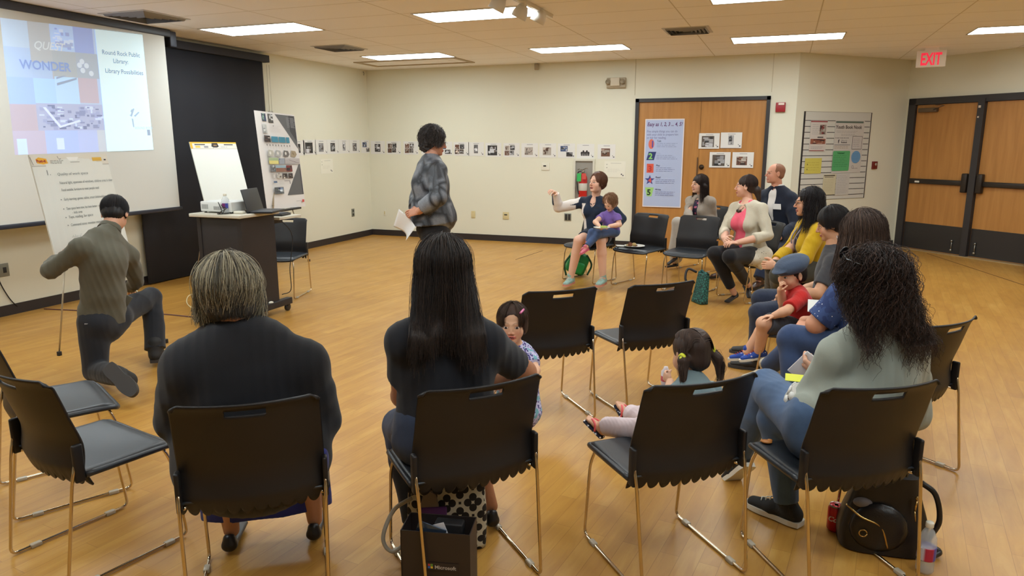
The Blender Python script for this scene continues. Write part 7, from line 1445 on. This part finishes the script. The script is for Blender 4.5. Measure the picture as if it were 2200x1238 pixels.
b.cloth('cardigan',cloth('mustard knit',(196,158,22),bump=.4),lambda S:(b.torso(S,.016,hem=J['pel']-V(0,0,.03),k=.05),b.arm(S,'L',.017,1.85,k=.04),b.arm(S,'R',.017,1.85,k=.04),S.ell(J['che']+f10*.14-V(0,0,.02),V(.045,.11,.2),np.array([r10,f10,V(0,0,1)]).T,k=.01,op=-1),S.ell(J['nec']+V(0,0,.01),.055,k=.01,op=-1)),fold=.004,freq=14,res=.0065)
b.cloth('blouse',vor('navy print blouse',(34,34,52),(200,150,140),(190,190,196),30,.26),lambda S:(b.torso(S,.007,hem=J['pel'],k=.05),S.ell(J['nec']+f10*.05,.05,k=.01,op=-1)),fold=.001)
b.cloth('trousers',cloth('olive trousers',(62,60,50)),lambda S:(S.cone(J['pel'],J['pel']+V(0,0,.03),(.165,.125),(.16,.12),b.r,k=.04),b.leg(S,'R',.013,1.95),b.leg(S,'L',.013,1.95)),fold=.003)
for a in (J['anL'],J['anR']): shoe(b.t,a,f10,.9,BLKP,SO,'flat')
hm10=hairmat('wavy black',(26,24,26),.34)
b.hair_sdf(hm10,[('e',(0,-.024,.038),(.094,.108,.096)),('w',b.w(0,-.06,-.02),J['nec']-f10*.085-V(0,0,.11),(.1,.06),(.12,.045)),('e',(.08,-.03,-.06),(.03,.05,.08)),('e',(-.08,-.03,-.06),(.03,.05,.08))],(28,25,27),relief=(.003,10),res=.0055,lumps=(.007,22))
st=scalp_paths(b.w(0,0,0),b.R,b.hs,700,az=(1.05,2*math.pi-1.05),el0=(10,90),el_end=-8,L=lambda a:.24,rad=(.096,.11,.1),curl=.007,cfreq=36,jit=.006,pts=16,seed=4,spread=.18); strands(b.t,'hair_strands',hm10,st,(18,16,18),(60,54,58),r=.0018,seed=5)
glasses(b,mat('tortoise frame',(70,40,30),.3))
q=MB(); o=np.array(b.t.location); q.tube(cat([J['nec']-r10*.05-o+f10*.04,J['che']-r10*.035+f10*.15-o,J['wai']+f10*.14-o]),.006,6); q.tube(cat([J['nec']+r10*.05-o+f10*.04,J['che']+r10*.03+f10*.15-o,J['wai']+f10*.14-o]),.006,6); q.box(J['wai']+f10*.145-V(.03,.03,.06)-o,J['wai']+f10*.15+V(.03,.03,.02)-o,.004); obj('lanyard',q,mat('lanyard',(150,140,150),.5),b.t)
# ---------- dark-haired boy in charcoal tee
f8=unit(V(-.98,-.15,0)); r8=np.cross(f8,V(0,0,1))
J=jl(pel=A(1782,655,5.35),che=A(1790,585,5.42),nec=A(1792,530,5.42),hed=A(1786,482,5.42),fwd=unit(V(-.93,.10,-.3)),shL=A(1795,560,5.28),shR=A(1798,548,5.56),elL=A(1757,632,5.16),elR=A(1765,610,5.5),wrL=A(1700,628,5.05),wrR=A(1680,642,5.3),
 knL=A(1632,672,5.0),knR=A(1636,642,5.28),anL=A(1622,772,5.06),anR=A(1622,742,5.34))
b=Body('dark-haired boy in a charcoal t-shirt and jeans looking down to the left',f8,J,hip=(.14,.11),waist=(.13,.1),chest=(.145,.1),sh=.052,ua=.044,el=.038,wr=.026,th=.08,kn=.058,calf=.052,an=.04,neck=.047,hs=.97); f8,r8=b.f,b.r
b.skinmesh((206,156,124),hands=[(J['wrL'],V(-.8,.3,-.2),V(0,.3,-1),V(0,1,0),{'curl':(.8,.8,.8,.8)}),(J['wrR'],A(1664,644,5.2)-J['wrR'],V(0,-.3,-1),V(0,-.3,1),{'curl':(.7,.8,.8,.8)})])
b.eyes()
b.cloth('t_shirt',cloth('charcoal jersey',(66,66,70)),lambda S:(b.torso(S,.014,hem=J['pel']-V(0,0,.03),k=.05),b.arm(S,'L',.018,.75,k=.04),b.arm(S,'R',.018,.8,k=.04)),fold=.004,freq=12)
b.cloth('jeans',DEN('navy',(42,50,70)),lambda S:(S.cone(J['pel'],J['pel']+V(0,0,.03),(.15,.12),(.145,.115),b.r,k=.04),b.leg(S,'R',.014,1.95),b.leg(S,'L',.014,1.95)),fold=.003)
for a in (J['anL'],J['anR']): shoe(b.t,a,f8,.95,BLKP,SO,'sneaker')
shorthair(b,hairmat('black boy',(26,24,25),.4),(28,25,26),(60,54,54),1100,vol=.012,L=.02,seed=7,el_end=-18,az=1.05)
# ---------- woman in blue paisley blouse
f7=unit(V(-.93,.10,0)); r7=np.cross(f7,V(0,0,1))
J=jl(pel=A(1868,745,3.86),che=A(1852,640,3.95),nec=A(1856,570,3.98),hed=A(1846,508,3.95),fwd=unit(V(-.93,.35,-.2)),shL=A(1812,628,3.78),shR=A(1862,618,4.14),elL=A(1752,697,3.76),elR=A(1770,700,4.16),wrL=A(1800,722,3.98),wrR=A(1728,690,4.05),
 knL=A(1702,728,3.80),knR=A(1712,742,4.08),anL=A(1700,862,3.72),anR=A(1646,790,4.22))
b=Body('brown-haired woman in a blue paisley blouse and jeans, half hidden by curls',f7,J,hip=(.17,.13),waist=(.15,.12),chest=(.155,.12),sh=.056,ua=.056,el=.046,wr=.028,th=.09,kn=.062,calf=.054,an=.036,neck=.047,hs=1.0); f7,r7=b.f,b.r
b.skinmesh((210,150,120),hands=[(J['wrL'],V(.5,.7,-.1),(0,0,-1),V(0,1,0),{}),(J['wrR'],V(-.2,-.8,-.3),(0,0,-1),V(0,-1,0),{'curl':(.7,.8,.8,.8)})])
b.cloth('blouse',vor('blue paisley print',(52,74,124),(196,204,220),(36,50,100),46,.24,(38,56,104)),lambda S:(b.torso(S,.016,hem=J['pel']-V(0,0,.03),k=.06),b.arm(S,'L',.02,.86,k=.05),b.arm(S,'R',.02,.8,k=.05)),fold=.004,freq=10,res=.007)
b.cloth('jeans',DEN('indigo',(54,72,108)),lambda S:(S.cone(J['pel'],J['pel']+V(0,0,.03),(.18,.14),(.175,.135),b.r,k=.04),b.leg(S,'R',.013,1.95),b.leg(S,'L',.013,1.95)),fold=.0035,res=.007)
WS=mat('off white canvas shoe',(206,196,176),.7); shoe(b.t,J['anR'],V(-.8,.2,-.25),.9,WS,RUB,'sneaker'); shoe(b.t,J['anL'],f7,.9,WS,RUB,'sneaker')
hm7=hairmat('mid brown',(66,50,42),.36)
b.hair_sdf(hm7,[('e',(0,-.024,.038),(.092,.108,.096)),('w',b.w(0,-.05,-.02),J['nec']-f7*.075-V(0,0,.1),(.09,.06),(.11,.04))],(62,47,40),relief=(.002,12),res=.0055)
st=scalp_paths(b.w(0,0,0),b.R,b.hs,1300,az=(.7,2*math.pi-.7),el0=(10,90),el_end=-8,L=lambda a:.22,rad=(.094,.11,.1),wave=.006,wfreq=22,jit=.005,pts=16,seed=4,spread=.22); strands(b.t,'hair_strands',hm7,st,(44,32,28),(112,88,74),r=.0015,seed=5)
glasses(b,mat('silver glasses',(150,150,156),.3,metal=.6))
pp=A(1758,658,3.9); t=thing('paper_sheet','white paper corner in the lap of the woman in the blue blouse','paper',tuple(pp)); obj('sheet',MB().box((-.05,-.04,-.001),(.05,.04,.001),R=np.array(Matrix.Rotation(.7,3,'X'))),MATS['paper white'],t)
# ---------- small boy in flat cap and red tee
f9=unit(V(-.93,-.25,0)); r9=np.cross(f9,V(0,0,1))
J=jl(pel=A(1712,702,4.66),che=A(1714,655,4.66),nec=A(1711,622,4.66),hed=A(1700,590,4.64),fwd=unit(V(-.75,-.62,-.16)),shL=A(1722,636,4.55),shR=A(1700,634,4.77),elR=A(1684,662,4.66),wrR=A(1677,622,4.58),elL=A(1690,668,4.42),wrL=A(1664,678,4.42),
 knL=A(1640,695,4.42),knR=A(1645,693,4.62),anL=A(1630,754,4.50),anR=A(1606,755,4.62))
b=Body('small boy in a blue flat cap and red t-shirt with a hand at his mouth',f9,J,s=.62,hs=.9,hands=.6,hip=(.14,.12),waist=(.14,.12),chest=(.145,.12),ua=.05,el=.046,wr=.034,neck=.05,th=.085,kn=.068,calf=.06,an=.046,hw=.07,hk=dict(kid=True,cheek=1.2,brow=(60,45,40))); f9,r9=b.f,b.r
b.skinmesh((222,170,138),hands=[(J['wrR'],A(1677,604,4.54)-J['wrR'],V(.6,.2,0),V(-.3,-.6,.3),{'curl':(1.1,1.2,1.2,1.2),'thumb':.8}),(J['wrL'],V(-.9,-.2,-.1),(0,0,-1),V(0,-1,0),{'curl':(.4,.5,.5,.5)})],legs=1,armres=.005); b.eyes((40,28,22))
b.cloth('t_shirt',cloth('red jersey',(190,38,34),bump=.25),lambda S:(b.torso(S,.012,hem=J['pel']-V(0,0,.02),k=.04),b.arm(S,'L',.016,.8,k=.03),b.arm(S,'R',.016,.8,k=.03)),fold=.004,freq=16,res=.0055)
b.cloth('shorts',cloth('charcoal shorts',(60,60,66)),lambda S:(S.cone(J['pel'],J['pel']+V(0,0,.02),(.1,.08),(.095,.08),b.r,k=.04),b.leg(S,'R',.02,.92,bell=.02),b.leg(S,'L',.02,.92,bell=.02)),fold=.003,res=.0055)
BS=vor('blue sneaker mesh',(38,72,160),(190,40,60),(200,206,216),40,.22)
for a,d in ((J['anL'],V(-.95,-.2,-.2)),(J['anR'],V(-.95,-.05,-.15))): shoe(b.t,a,d,.66,BS,RUB,'sneaker',lace=mat('red lace',(190,36,50),.5))
CAPM=cloth('blue chambray',(70,82,102),bump=.5,bs=700)
def capfn(S):
    R=b.R; s=b.hs; w=b.w
    Rt=R@np.array(Matrix.Rotation(.22,3,'X')).T
    S.ell(w(0,-.012,.072),V(.108,.126,.066)*s,Rt,k=.01); S.ell(w(0,-.002,.052),V(.096,.116,.045)*s,Rt,k=.01)
    S.ell(w(0,.098,.048),V(.062,.05,.012)*s,R@np.array(Matrix.Rotation(.25,3,'X')).T,k=.012); S.ell(w(0,-.01,.01),V(.084,.1,.045)*s,R,k=.01,op=-1)
b.cloth('flat_cap',CAPM,capfn,res=.004,fold=.002,freq=26)
b.hair_sdf(hairmat('boy dark',(40,32,28),.45),[('e',(0,-.022,.02),(.08,.098,.075)),('e',(0,-.05,-.025),(.07,.055,.05)),('cut',(0,-.03,-.15),(.1,.1,.06))],(44,34,30),relief=(.001,15),res=.004)
